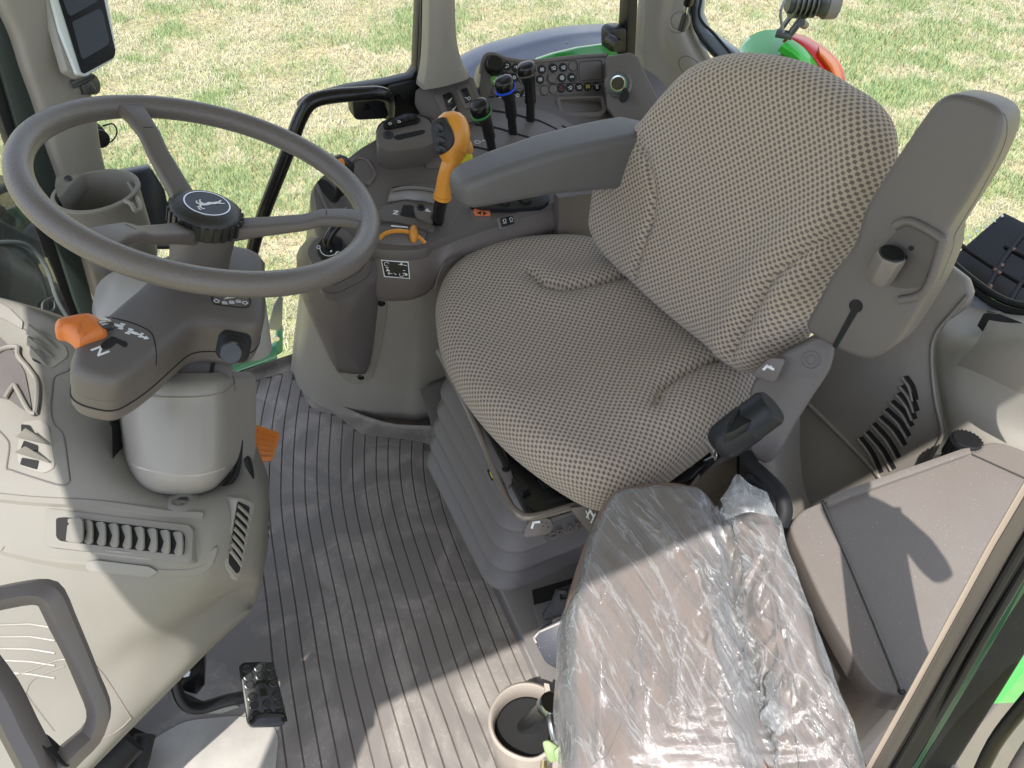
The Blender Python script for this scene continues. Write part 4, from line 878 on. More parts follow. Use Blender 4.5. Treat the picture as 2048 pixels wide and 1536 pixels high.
# dark upper skirt in front of the tan body
def onbody(px, py, off): 
    q = bc.pt(px, py, off)
    return q if q else b2.pt(px, py, off)
skt = [(700, 503), (735, 510), (762, 514), (800, 515), (840, 511), (870, 497), (905, 482), (950, 468), (1000, 452), (1060, 434), (1112, 419)]
skb = [(724, 560), (746, 582), (770, 591), (800, 592), (832, 587), (858, 570), (880, 520), (930, 500), (990, 486), (1060, 468), (1112, 455)]
rows = [[onbody(x, y, .004) for x, y in skt]]
for f_ in (.5, 1): rows.append([onbody(a+(c-a)*f_, b+(d-b)*f_, .012) for (a, b), (c, d) in zip(skt, skb)])
rows.append([onbody(c, d+2, .0) for c, d in skb])
sk = mk('upper_skirt', s_net(rows, 4), DK2, cons, ang=60); bk = BV(sk)
mk('panel_edge', s_tube(bc.path([(868, 575), (876, 545), (888, 518), (905, 510), (990, 489), (1060, 471), (1112, 459)], .004), .0035, 8, 3), TAN2, cons)
# instruction sticker
stk = patch(bk, [(762, 519), (817, 523), (820, 557), (768, 553)], .0012, .002)
st = mk('instruction_sticker', stk, WHT, cons)
mk('sticker_field', patch(bk, [(764, 521), (815, 525), (818, 555), (770, 551)], .0018, .001), BLK, st)
sf_ = bk.frp([(768, 524), (812, 527), (790, 552)]).sh(.0015)
m1 = []
def sp_(x, y): return sf_.tr([(x, y)])[0]
for x, y in ((773, 528), (800, 532), (803, 549)): a, b = sp_(x, y); m1 += s_line(sf_, arcp(a, b, .0042, 0, 330, 8), .0009, .0005)
for (x0, y0), (x1, y1) in (((772, 535), (784, 536)), ((774, 540), (784, 541)), ((776, 546), (784, 547)), ((786, 533), (787, 543)), ((794, 540), (810, 541)), ((802, 535), (803, 546)), ((796, 531), (796, 536)), ((808, 530), (813, 531)), ((808, 546), (814, 548)), ((788, 546), (792, 549)), ((778, 543), (778, 549))):
    m1 += s_line(sf_, [sp_(x0, y0), sp_(x1, y1)], .0013, .0005)
for x, y in ((775, 540), (787, 540), (812, 549), (803, 528)): a, b = sp_(x, y); m1.append(s_ext(sf_, [(a-.003, b-.002), (a+.003, b-.002), (a, b+.004)], 0, .0006))
mk('sticker_print', m1, WHT, st)
# hand brake pod
pod = mk('brake_pod_surround', patch(bc, [(603, 560), (640, 540), (700, 535), (755, 560), (772, 590), (771, 640), (757, 705), (742, 750), (720, 766), (695, 760), (672, 735), (640, 670), (610, 600)], .004, .02, sm=3, rings=4), TAN, cons, ang=60)
pd = mk('brake_pod', patch(bc, [(606, 500), (640, 478), (700, 484), (748, 520), (757, 560), (752, 640), (744, 705), (735, 738), (722, 742), (690, 739), (674, 730), (640, 650), (614, 585), (604, 540)], .010, .02, sm=3, rings=5, dome=.045), DK, cons, ang=70)
bpod = BV(pd)
mk('pod_screw', [s_lathe(bc.fr(763, 604).sh(.004), [(0, .003), (.006, .003), (.0085, 0)], 14)], BLKG, cons)
mk('pod_screw', [s_lathe(bc.fr(722, 752).sh(.004), [(0, .003), (.006, .003), (.0085, 0)], 14)], BLKG, cons)
dlf = Fr(P(664, 500, t=1.35), (-.25, -.35, .9), (0, 1, 0))
mk('boot_fold', [s_loft([rrect(dlf.sh(-.022*k-.010), .085+.010*k, .085+.008*k, .03), rrect(dlf.sh(-.022*k-.030), .093+.010*k, .092+.008*k, .032), rrect(dlf.sh(-.022*k-.0305), .07+.010*k, .07+.008*k, .03)]) for k in range(3)], DK, cons)
dl = mk('brake_dial', s_lathe(dlf, [(0, -.02), (.025, -.02), (.0255, .008), (.023, .011), (0, .011)], 36), BLK, cons)
mk('dial_handle', [s_tube([dlf.at(0, 0, .008), dlf.at(.0, .004, .022), dlf.at(.02, .012, .034), dlf.at(.06, .03, .036)], [.009, .008, .008, .009], 12, 5)], BLKG, dl)
mk('dial_print', s_line(dlf.sh(.0112), arcp(0, 0, .018, 150, 290, 14), .0012, .0006)+s_line(dlf.sh(.0112), arcp(.006, -.019, .0035, 0, 330, 8), .001, .0006)+s_line(dlf.sh(.0112), arcp(-.018, .010, .003, 0, 330, 8), .001, .0006)+[s_ball(dlf.at(-.002, -.009, .0115), .002, 8)], WHT, dl)
# left corner recess with black hand lever
mk('corner_recess', patch(b2, [(636, 366), (648, 360), (664, 372), (680, 392), (676, 402), (662, 404)], .002, .002, sm=2), HOLE, cons)
mk('recess_rim', s_tube(b2.path([(634, 372), (646, 400), (664, 440), (676, 470)], .002), .004, 8, 4), DK2, cons)
hl = mk('black_hand_lever', s_loft([rrect(Fr(P(x, y, t=t_), (.3, -.25, -.9), (.5, 1, 0)), w_, h_, h_*.45) for x, y, t_, w_, h_ in ((662, 318, 1.33, .02, .012), (660, 320, 1.34, .042, .028), (668, 328, 1.355, .052, .038), (684, 342, 1.37, .05, .038), (690, 362, 1.41, .035, .03), (680, 390, 1.46, .03, .026))]), BLK, cons, ang=70)
bhl = BV(hl)
for px_, rr2, m_, nm in (((656, 312), .011, mat('pale_button', (.42, .44, .45), .4), 'lever_button'), ((680, 327), .009, ORD, 'lever_button')):
    h_ = bhl.hit(*px_)
    if h_: mk(nm, s_lathe(Fr(h_[0], h_[1]), [(0, .003), (rr2*.9, .002), (rr2, -.002)], 18), m_, hl)
# tray on deck
mk('tray_rim', s_tube(b2.path(cr([(703, 326), (712, 318), (724, 317), (736, 322), (748, 342), (749, 352), (734, 372)], 4, False), .001), .0035, 8, 0), DK2, cons)
mk('tray_floor', patch(b2, [(706, 327), (714, 321), (732, 324), (744, 344), (744, 352), (730, 370)], .0006, .001, sm=2), mat('tray_floor_grey', (.11, .10, .10), .5), cons)  # tray floor in its own plain grey
# switch box
bx = [(753, 262), (757, 252), (765, 243), (812, 227), (842, 231), (858, 237), (871, 262), (868, 284), (850, 294), (790, 302), (774, 301), (757, 292), (753, 280)]
f7 = DF.sh(.062)
sb = mk('switch_box', s_px(DF, bx, .0, .062, r=.006), DK, cons, bev=.004)
mk('box_lid_joint', s_px(DF, [(752, 262), (756, 251), (765, 242), (812, 226), (843, 230), (859, 236), (872, 262), (869, 285), (850, 295), (790, 303), (773, 302), (756, 293), (752, 281)], .040, .0415), BLKM, sb)
mk('box_slot', s_px(DF, [(786, 275), (792, 270), (846, 259), (852, 262), (846, 268), (796, 280)], .060, .0628, r=.003), HOLE, sb)
swb = mk('switch_block', s_px(DF, [(765, 246), (770, 240), (825, 226), (842, 236), (836, 243), (776, 256), (768, 254)], .06, .068, r=.003), BLK, sb, bev=.0015)
for i, (x, y) in enumerate(((779, 247), (797, 243), (812, 238), (826, 235))):
    mk('rocker', s_px(DF, [(x-7, y-3), (x+6, y-6), (x+10, y+2), (x-3, y+6)], .066, .0715, r=.001), BLKG, swb, bev=.001)
    if i < 2: a, b = DF.tr([(x+1, y)], .072)[0]; mk('rocker_print', s_line(DF.sh(.0715), arcp(a, b, .0026, 0, 330, 8), .0008, .0005), WHT, swb)
mk('box_button', s_lathe(Fr(DF.at(*DF.tr([(776, 270)], .0625)[0], .0622), DF.n), [(0, .004), (.007, .004), (.009, .001), (.011, 0)], 20), BLK, sb)
# small pad and seams near gear gate
mk('deck_pad', s_px(DF, [(851, 327), (860, 315), (888, 314), (889, 334), (852, 336)], 0, .014, r=.003), DK2, cons, bev=.003)
# gear gate
gf = DF
mk('gate_rim', s_tube([DF.at(*q, .003) for q in DF.tr([(748, 420), (760, 396), (778, 372), (806, 360), (845, 358), (890, 364), (910, 380), (917, 400), (915, 425), (902, 452), (885, 466)])], .0062, 8, 5), DK2, cons)
mk('gate_channel', s_px(DF, [(764, 404), (782, 382), (806, 372), (845, 369), (880, 374), (898, 386), (905, 404), (900, 430), (880, 462), (866, 458), (876, 430), (870, 400), (845, 385), (812, 388), (786, 402), (776, 414)], .0, .0035, r=.006), mat('gate_dark', (.045, .041, .040), .35), cons, bev=.001)
drm = []
for k in range(10):
    f_ = k/9; h_ = .026*sin(pi*(.15+.7*f_)); drm.append([DF.at(*DF.tr([(x0+(x1-x0)*f_, y0+(y1-y0)*f_)])[0], h_) for (x0, y0), (x1, y1) in (((774, 412), (790, 386)), ((790, 410), (804, 379)), ((815, 407), (828, 376)), ((845, 410), (855, 377)), ((868, 415), (882, 384)))])
mk('gear_drum', s_net(drm, 4, back=-DF.n*.01), mat('satin_drum', (.17, .16, .155), .25), cons)
mk('drum_groove', [s_tube([DF.at(*q, .0255) for q in DF.tr([(784, 402-o), (815, 397-o), (850, 399-o), (874, 404-o)])], .0007, 6, 3) for o in (0, 9)], BLKM, cons)
gp = mk('gate_plate', s_px(DF, [(748, 428), (766, 410), (800, 402), (812, 400), (835, 408), (868, 414), (880, 424), (868, 462), (845, 458), (800, 445), (760, 440)], .0, .016, r=.003), DK, cons, bev=.003)
mk('gate_notch', s_px(DF, [(806, 410), (822, 410), (836, 418), (832, 436), (812, 433), (800, 430)], .015, .0168, r=.002), BLK, gp)
mk('gate_block', s_px(DF, [(826, 414), (845, 408), (868, 420), (866, 444), (850, 442), (832, 434)], .016, .026, r=.004), DK, gp, bev=.002)
mk('block_screw', s_lathe(Fr(DF.at(*DF.tr([(842, 415)], .0265)[0], .0262), DF.n), [(0, -.0), (.003, .0), (.004, .002), (.007, .002), (.0075, 0)], 18), BLK, gp)
mk('lever_slot', s_px(DF, [(862, 432), (880, 425), (890, 436), (884, 450), (870, 452), (858, 446)], .015, .0172, r=.003), HOLE, gp)
ltr = []
for ch, x, y, s_, c in (('N', 792, 425, .014, .0165), ('P', 857, 421, .014, .0265), ('F', 900, 391, .011, .0045), ('D', 901, 405, .012, .0045), ('B', 901, 420, .012, .0045)):
    a, b = DF.tr([(x, y)], c)[0]; ltr.append(s_text(ch, DF.sh(c), s_, a=a, b=b, rot=radians(62)))
for x, y in ((869, 388), (865, 401), (763, 398), (770, 390), (778, 384)): a, b = DF.tr([(x, y)], .005)[0]; ltr.append(s_ext(DF.sh(.0168 if x > 800 else .004), arcp(a, b, .0022, 0, 315, 7), 0, .0015))
mk('gate_letters', ltr, WHT, gp)
mk('gate_seam', [s_line(DF.sh(.0006), DF.tr([(905, 366), (918, 400), (914, 430), (896, 470), (880, 490)]), .0012, .0005)[0]]+s_line(DF.sh(.0006), DF.tr([(920, 395), (912, 440), (890, 485)]), .0012, .0006)+s_line(DF.sh(.0006), cr(DF.tr([(912, 428), (938, 430), (932, 452), (906, 452)]), 1), .0009, .0006, closed=True), BLKM, cons)
# gear lever
GB = DF.at(*DF.tr([(874, 440)], .016)[0], .016); GT = P(905, 262, t=1.315); GM = P(893, 345, t=1.345); GC = P(884, 396, t=1.38)
gl = mk('gear_lever_stem', s_tube([GB, GB.lerp(GC, .6), GC], [.013, .012, .012], 12, 4), BLKG, cons)
gl['label'] = 'gear lever with orange yellow grip and black button face'
ho = s_tube([GC, GC.lerp(GM, .12), GC.lerp(GM, .14), GM, P(905, 318, t=1.335), P(910, 300, t=1.33)], [.0165, .0165, .0150, .0135, .0155, .022], 18, 4)
mk('grip_stem', ho, ORG, gl)
kx = ray(905, 275).normalized(); kup = (P(905, 232, t=1.31)-P(905, 320, t=1.325)).normalized(); kr = kup.cross(kx).normalized()
if kr.dot(cR) < 0: kr = -kr
def egg3(c, prof, sq, seg=24, sk=.0):
    return s_loft([[c+kup*h+kr*(r_*cos(2*pi*k/seg)+sk*h)-kx*(r_*sq*sin(2*pi*k/seg)) for k in range(seg)] for r_, h in prof])
kc = P(904, 272, t=1.325)
kg = mk('orange_knob', egg3(kc, [(.002, .041), (.014, .0385), (.023, .031), (.0295, .018), (.0315, .004), (.0305, -.010), (.026, -.026), (.019, -.038), (.014, -.046), (.010, -.052)], .82), ORG, gl, ang=80)
kfc = Fr(kc-kx*.022-kr*.012, -kx*.93-kr*.36, kup)
mk('button_face', s_ext(kfc, cr(kfc.tr([(863, 250), (872, 239), (888, 234), (893, 241), (905, 262), (908, 284), (898, 300), (880, 310), (870, 304), (866, 280)], .0), 3), -.012, .004), BLK, kg, bev=.003, ang=60)
for x, y, w_, h_ in ((879, 255, .0085, .0085), (881, 281, .0100, .0070), (883, 298, .0095, .0065)):
    a, b = kfc.tr([(x, y)], .005)[0]; q = [(a+w_*cos(2*pi*k/16), b+h_*sin(2*pi*k/16)) for k in range(16)]
    mk('thumb_button', [s_ext(kfc, q, .003, .0062)], BLKG, kg, bev=.0015)
mk('yellow_trigger', s_tube([P(926, 302, t=1.35), P(932, 312, t=1.36), P(926, 325, t=1.37), P(914, 332, t=1.38)], [.008, .012, .012, .007], 12, 4), YEL, gl)
mk('rear_lobe', s_tube([P(928, 285, t=1.35), P(932, 300, t=1.355), P(922, 318, t=1.365)], [.012, .013, .008], 12, 4), mat('lobe_orange', (.60, .27, .06), .4), gl)  # lobe in a slightly duller orange of its own
# hand throttle
dome = []
for k in range(7):
    th = pi*(k/6); dome.append([P(x, y+0, t=t_) for x, y, t_ in ()] or [DF.at(*DF.tr([(x0+(x1-x0)*k/6, y0+(y1-y0)*k/6)])[0], .020*sin(th)) for (x0, y0), (x1, y1) in (((752, 500), (766, 446)), ((770, 503), (788, 443)), ((800, 505), (815, 446)), ((828, 503), (846, 455)), ((843, 498), (858, 468)))])
dm_ = mk('throttle_dome', s_net(dome, 4, back=-DF.n*.01), DK, cons, ang=60)
mk('dome_edge', s_tube([DF.at(*q, .002) for q in DF.tr([(752, 502), (800, 509), (832, 504), (848, 494), (860, 470)])], .0011, 6, 4), BLKM, cons)
str_ = [DF.at(*DF.tr([(x, y)], h_)[0], h_) for x, y, h_ in ((758, 478, .016), (770, 467, .022), (790, 462, .026), (812, 463, .026), (832, 470, .022), (850, 486, .010))]
th_ = mk('throttle_strap', s_tube(str_, .0050, 8, 5, flat=.5, up=(0, 0, 1)), ORG, cons)
mk('throttle_knob', [s_loft([[P(826+rx*cos(2*pi*k/18)+dx, 466+ry*sin(2*pi*k/18)+2, t=t_) for k in range(18)] for rx, ry, dx, t_ in ((2, 6, 0, 1.425), (7, 16, 1, 1.43), (9, 19, 1, 1.44), (9, 19, 2, 1.452), (7, 15, 3, 1.46))])], ORG, th_, ang=80)
a, b = DF.tr([(770, 457)], .012)[0]
mk('throttle_print', s_line(DF.sh(.013), DF.tr([(767, 460), (772, 454)], .013), .0028, .0008)+s_line(DF.sh(.020), DF.tr([(784, 452), (814, 455)], .02), .0030, .0008)+[arrow(DF.sh(.0125), a+.003, b, .004, 1.2)], WHT, dm_)
# near edge switches
e1 = mk('amber_switch_housing', s_px(DF, [(940, 424), (946, 414), (982, 416), (984, 434), (978, 444), (948, 440)], .0, .010, r=.004), DK2, cons, bev=.002)
mk('amber_rocker', s_px(DF, [(946, 422), (950, 416), (979, 419), (981, 430), (950, 430)], .010, .014, r=.001), AMB, e1, bev=.001)
mk('rocker_print', s_px(DF, [(953, 424), (960, 422), (960, 428)], .014, .0146)and[s_px(DF, [(953, 426), (962, 422), (962, 429)], .014, .0146), s_px(DF, [(974, 427), (966, 423), (966, 430)], .014, .0146)], BLK, e1)
rf_ = bk.frp([(1000, 440), (1035, 432), (1015, 455)]).sh(.002)
e2 = mk('black_rocker_frame', s_px(rf_, [(993, 436), (1028, 427), (1036, 430), (1038, 450), (1002, 461), (998, 457)], -.01, .003, r=.002), DK2, cons, bev=.0015)
mk('rocker', s_px(rf_, [(1000, 437), (1026, 431), (1030, 447), (1004, 455)], .003, .006, r=.003), BLK, e2, bev=.001)
m1 = []
for x, y in ((1009, 441), (1022, 438)): a, b = rf_.tr([(x, y)], .0062)[0]; m1 += s_line(rf_.sh(.0061), arcp(a, b, .003, -60, 240, 8), .0009, .0005)+s_line(rf_.sh(.0061), [(a-.003, b-.005), (a+.003, b-.005)], .0009, .0005)
mk('rocker_print', m1, WHT, e2)
mp_ = mk('black_joystick_base', s_px(DF, [(938, 408), (960, 396), (1020, 388), (1085, 378), (1098, 386), (1100, 402), (1085, 412), (1020, 417), (965, 416)], .008, .022, r=.006), mat('navy_black_plate', (.012, .014, .020), .35), cons, bev=.003)
mk('plate_knob', s_lathe(Fr(DF.at(*DF.tr([(1050, 400)], .022)[0], .022), DF.n), [(0, .008), (.012, .008), (.014, 0)], 18), BLK, mp_)
mk('plate_knob', s_lathe(Fr(DF.at(*DF.tr([(1008, 405)], .022)[0], .022), DF.n), [(0, .006), (.010, .006), (.012, 0)], 18), BLK, mp_)
# rear lower tan box wall between console and seat
mk('console_rear_wall', s_pts([P(1117, 395, y=1.16), P(1200, 385, y=1.16), P(1210, 500, y=1.16), P(1117, 520, y=1.16)], (0, .02, 0)), DK2, cons)
# left switch cluster
lc = Fr(dk(895, 262), (-.35, -.72, .6))
cl = mk('switch_cluster', s_px(lc, [(828, 210), (830, 180), (842, 173), (925, 150), (946, 152), (968, 224), (968, 236), (925, 250), (880, 262), (868, 250), (850, 236)], -.07, .0, r=.008), DK, cons, bev=.005)
c1 = mk('rocker_surround', s_px(lc, [(868, 192), (884, 184), (900, 182), (917, 218), (906, 232), (886, 232)], -.002, .006, r=.004), DK2, cl, bev=.002)
mk('rocker_pair_frame', s_px(lc, [(884, 190), (899, 184), (904, 187), (917, 222), (903, 229), (896, 226)], .006, .009, r=.003), BLK, c1, bev=.001)
mk('rocker', s_px(lc, [(891, 195), (902, 191), (909, 205), (898, 210)], .009, .013, r=.001), BLKG, c1, bev=.001)
mk('rocker', s_px(lc, [(899, 213), (910, 209), (916, 222), (905, 226)], .009, .013, r=.001), BLKG, c1, bev=.001)
c2 = mk('rocker_surround', s_px(lc, [(911, 180), (918, 170), (935, 166), (940, 170), (953, 205), (945, 215), (930, 218)], -.002, .004, r=.004), DK2, cl, bev=.002)
mk('rocker', s_px(lc, [(921, 179), (934, 175), (944, 201), (931, 207)], .004, .008, r=.002), BLK, c2, bev=.001)
m1 = []
for x, y, c in ((900, 201, .0132), (908, 218, .0132)):
    a, b = lc.tr([(x, y)], c)[0]; m1 += s_line(lc.sh(c), [(a-.004, b-.003), (a, b-.003), (a+.0, b+.002), (a-.004, b-.003)], .001, .0005)+s_line(lc.sh(c), [(a+.001, b+.001), (a+.004, b+.005)], .001, .0005)
a, b = lc.tr([(936, 197)], .0082)[0]; m1 += s_line(lc.sh(.0081), [(a-.006, b+.002), (a-.001, b)], .001, .0005)+s_line(lc.sh(.0081), arcp(a+.002, b, .003, 0, 330, 8), .001, .0005)
mk('switch_print', m1, WHT, cl)
mk('panel_fillet', s_net([[DF.at(*DF.tr([(x, y)])[0], .001) for x, y in ((868, 262), (930, 252), (968, 238), (1010, 222), (1075, 210), (1140, 206), (1212, 204))], [lc.at(*lc.tr([(x, y)])[0], -.002) for x, y in ((870, 252), (928, 244), (962, 232))]+[DF.at(*DF.tr([(x, y)])[0], .01) for x, y in ((1008, 214), (1075, 200), (1140, 196), (1212, 192))]], 4), DK, cons) if False else None
# main button panel
PF = Fr(dk(1090, 205), (-.12, -.80, .58))
pn = mk('button_panel', s_px(PF, [(961, 148), (970, 110), (990, 110), (1010, 118), (1050, 124), (1090, 122), (1150, 115), (1213, 113), (1213, 188), (1150, 190), (1075, 196), (1000, 208), (964, 214), (958, 180)], -.10, .0), DK, cons, bev=.003)
mk('panel_top_lip', s_tube([PF.at(*q, -.002) for q in PF.tr([(962, 146), (966, 122), (974, 109), (992, 109), (1012, 117), (1050, 123), (1090, 121), (1150, 114), (1213, 110)])], .0048, 10, 4), DK2, pn)
mk('panel_line', s_line(PF.sh(.0003), cr(PF.tr([(996, 140), (1020, 146), (1060, 150)]), 4, False), .0010, .0005)+s_line(PF.sh(.0003), rp(PF.tr([(1098, 130), (1102, 123), (1150, 120), (1155, 126), (1153, 162), (1148, 166), (1098, 168), (1093, 162)]), .004), .0009, .0005, closed=True)+s_line(PF.sh(.0003), rp(PF.tr([(1158, 124), (1203, 120), (1205, 158), (1158, 162)]), .006), .0009, .0005, closed=True)+s_line(PF.sh(.0003), PF.tr([(1075, 172), (1120, 168), (1213, 163)]), .0009, .0005)+s_line(PF.sh(.0003), PF.tr([(980, 188), (1020, 180), (1075, 172)]), .0009, .0005), BLKM, pn)
kn_ = Fr(PF.at(*PF.tr([(988, 134)])[0], 0), (-.12, -.62, .78))
mk('rotary_knob', [s_lathe(kn_, [(.0185, -.004), (.0185, .012), (.016, .017), (0, .017)], 30)]+[s_box(Fr(kn_.at(.0183*cos(k*2*pi/22), .0183*sin(k*2*pi/22), .005), kn_.u*cos(k*2*pi/22)+kn_.v*sin(k*2*pi/22), kn_.n), -.0013, .0013, -.006, .007, -.001, .0012) for k in range(22)], BLK, pn)
btn = [(1014, 132, 'w'), (1032, 136, 'f'), (1083.5, 139, 'x'), (1106.6, 136, 't'), (1126, 135, 'k'), (1145, 133, ''), (1010.7, 152, 'm'), (1028, 155.5, 'g'), (1045.5, 158, ''), (1080, 159, 'x'), (1104, 157, ''), (1123.6, 156, 'o'), (1143, 154.5, 'i'), (989.4, 161, 'v'), (992, 182, ''), (1088.5, 181, ''), (1106, 179, ''), (1122, 177, 'r'), (1139.6, 175.5, 'k'), (1157.8, 174.4, 'k'), (1175, 173.4, 'y'), (1193.5, 173.4, 'b'), (983.4, 201, 'm'), (1000, 197.4, 'g'), (1034, 190.6, 'k'), (1049.4, 188, 'w')]
for x, y, kd in btn:
    a, b = PF.tr([(x, y)])[0]; rr2 = .0098
    ff = Fr(PF.at(a, b, 0), PF.n, PF.v)
    bt = mk('round_button', s_lathe(ff, [(0, .0022), (rr2*.92, .0020), (rr2, .0008), (rr2, -.002)], 22), {'': DK, 'v': LGRN}.get(kd, BLK), pn)
    if kd == '': mk('button_ring', s_line(ff, arcp(0, 0, rr2, 0, 345, 22), .0010, .0012, closed=True), BLKM, bt); continue
    g = ff.sh(.0022); q = .0045
    if kd in 'wm': S = s_line(g, arcp(0, 0, q*.7, -120, 120, 8), .0009)+s_line(g, [(-q, -q), (-q*.2, -q*.2)], .001)
    elif kd == 'f': S = s_line(g, arcp(0, -.001, q, 20, 160, 8), .0010)+s_line(g, [(0, -.001), (.002, .002)], .001)
    elif kd == 'x': S = [s for u_, v_ in ((-1, -1), (1, -1), (-1, .6), (1, .6)) for s in s_line(g, arcp(u_*.0021, v_*.0021, .0016, 0, 320, 7), .0008)]
    elif kd in 'tk': S = s_line(g, arcp(.0015, 0, q*.6, 0, 330, 8), .0010)+s_line(g, [(-q, .001), (-.0012, .0)], .0011)+s_line(g, [(-q, -.003), (q*.8, -.004)], .0006)
    elif kd == 'g': S = s_line(g, arcp(-.0, 0, q*.62, 0, 340, 8), .0016)
    elif kd == 'o': S = s_line(g, arcp(0, 0, q*.95, 0, 350, 12), .0009)+s_line(g, arcp(0, 0, q*.45, 0, 350, 8), .0012)
    elif kd == 'i': S = [s_text('15B', g, .0062)]
    elif kd == 'v': S = s_line(g, [(-.003, .0), (-.0008, -.0045), (.004, .005)], .0015)
    elif kd == 'r': S = s_line(g, [(-.0045, -.003), (.0045, -.003), (0, .005)], .0011, closed=True)
    elif kd == 'y': S = s_line(g, [(-.0035, -.004), (-.004, .003), (.004, .003), (.0035, -.004)], .0011)+s_line(g, arcp(0, -.0005, .0016, 0, 320, 7), .001)
    else: S = s_line(g, [(-.0018, -.004), (-.0015, .001), (.0015, .001), (.0018, -.004)], .0010, closed=True)+s_line(g, [(0, .003), (0, .005)], .001)+s_line(g, [(.003, .002), (.0048, .004)], .001)+s_line(g, [(-.003, .002), (-.0048, .004)], .001)
    mk('button_print', S, {'r': mat('dim_red_print', (.22, .05, .04), .5), 'y': mat('yellow_print', (.62, .50, .12), .5)}.get(kd, WHT), bt)
# socket panel on the right
SP = Fr(dk(1275, 292), (-.42, -.74, .52))
spn = mk('socket_panel', s_px(SP, [(1213, 112), (1240, 108), (1262, 104), (1276, 114), (1300, 165), (1328, 222), (1350, 262), (1330, 300), (1240, 250), (1213, 215), (1212, 188)], -.08, .0), DK, cons, bev=.004)
mk('panel_gap', s_line(PF.sh(.0005), PF.tr([(1214, 110), (1212, 190)], 0), .0016, .0008), BLKM, spn)
skf = Fr(SP.at(*SP.tr([(1236, 168)])[0], 0), (-.5, -.66, .56))
mk('socket_recess', s_lathe(skf, [(.030, -.002), (.026, .003), (.022, .001), (.020, -.001)], 30), DK2, spn)
so_ = mk('socket_ring', s_lathe(skf, [(.0125, -.004), (.0135, .006), (.0165, .0065), (.0175, .005), (.0175, -.002)], 30), CHR, spn)
mk('socket_bore', s_lathe(skf, [(0, -.0), (.0128, -.0), (.0135, .002)], 24), mat('socket_dark', (.08, .075, .06), .3, metal=.7), so_)
mk('socket_gasket', s_lathe(skf, [(.0172, .0), (.0178, .004), (.0200, .003), (.0205, -.001)], 30), mat('teal_gasket', (.05, .16, .14), .4), so_)
mk('socket_cap', [s_tube([SP.at(*SP.tr([(1246, 178)], .008)[0], .008), P(1254, 182, t=1.64), P(1250, 190, t=1.63)], .0035, 8, 4), s_loft([[P(1248+9*cos(q)+dx-.35*9*sin(q), 193+13*sin(q), t=t_) for q in [2*pi*k/14 for k in range(14)]] for dx, t_ in ((0, 1.63), (1, 1.615))])], BLKM, so_)
# pocket
pk = Fr(dk(1164, 222), (-.12, -.45, .88))
po = mk('pocket', s_ring(pk, rp(pk.tr([(1112, 192), (1208, 190), (1215, 222), (1200, 231), (1130, 232), (1118, 226)], .016), .010), rp(pk.tr([(1120, 196), (1203, 194), (1208, 216), (1198, 222), (1134, 224), (1126, 219)], .016), .006), -.02, .014), DK2, cons, bev=.002)
mk('pocket_floor', s_px(pk, [(1118, 194), (1205, 192), (1209, 218), (1198, 224), (1132, 225), (1124, 220)], -.004, -.001), mat('pocket_brown', (.075, .062, .056), .6), po)
mk('pocket_slit', s_line(pk, pk.tr([(1132, 200), (1186, 199)]), .002, .0008)+s_line(pk, pk.tr([(1134, 213), (1190, 212)]), .002, .0008), HOLE, po)
# lever quadrant
qd = mk('lever_quadrant', s_px(DF, [(905, 330), (922, 292), (945, 250), (975, 222), (1010, 213), (1060, 214), (1105, 226), (1142, 246), (1170, 275), (1190, 330), (1100, 360), (1000, 380)], .0, .010, sm=3), mat('satin_quadrant', (.150, .135, .132), .38, bump=.15), cons, bev=.004)
for pts in ([(985, 221), (1010, 225), (1035, 230), (1055, 236), (1077, 241), (1095, 249), (1114, 258)], [(950, 249), (970, 252), (993, 256), (1018, 263), (1037, 269), (1063, 277), (1085, 290)], [(930, 291), (950, 294), (979, 301), (1000, 310)], [(1124, 252), (1134, 256)]):
    ql = cr(DF.tr(pts, .0102), 4, False); w_ = .0065
    mk('slot', s_ext(DF, [(a, b+w_/2) for a, b in ql]+[(a, b-w_/2) for a, b in ql[::-1]], .0095, .0106), HOLE, qd)
m1 = s_line(DF.sh(.0103), rp(DF.tr([(949, 284), (952, 281), (961, 283), (960, 286), (952, 287)], .0103), .001, 2), .0012, .0005, closed=True)+s_line(DF.sh(.0103), DF.tr([(965, 282), (971, 280)], .0103), .0014, .0005)+s_line(DF.sh(.0103), DF.tr([(934, 275), (938, 277)], .0103), .0014, .0005)
mk('quadrant_print', m1, WHT, qd)
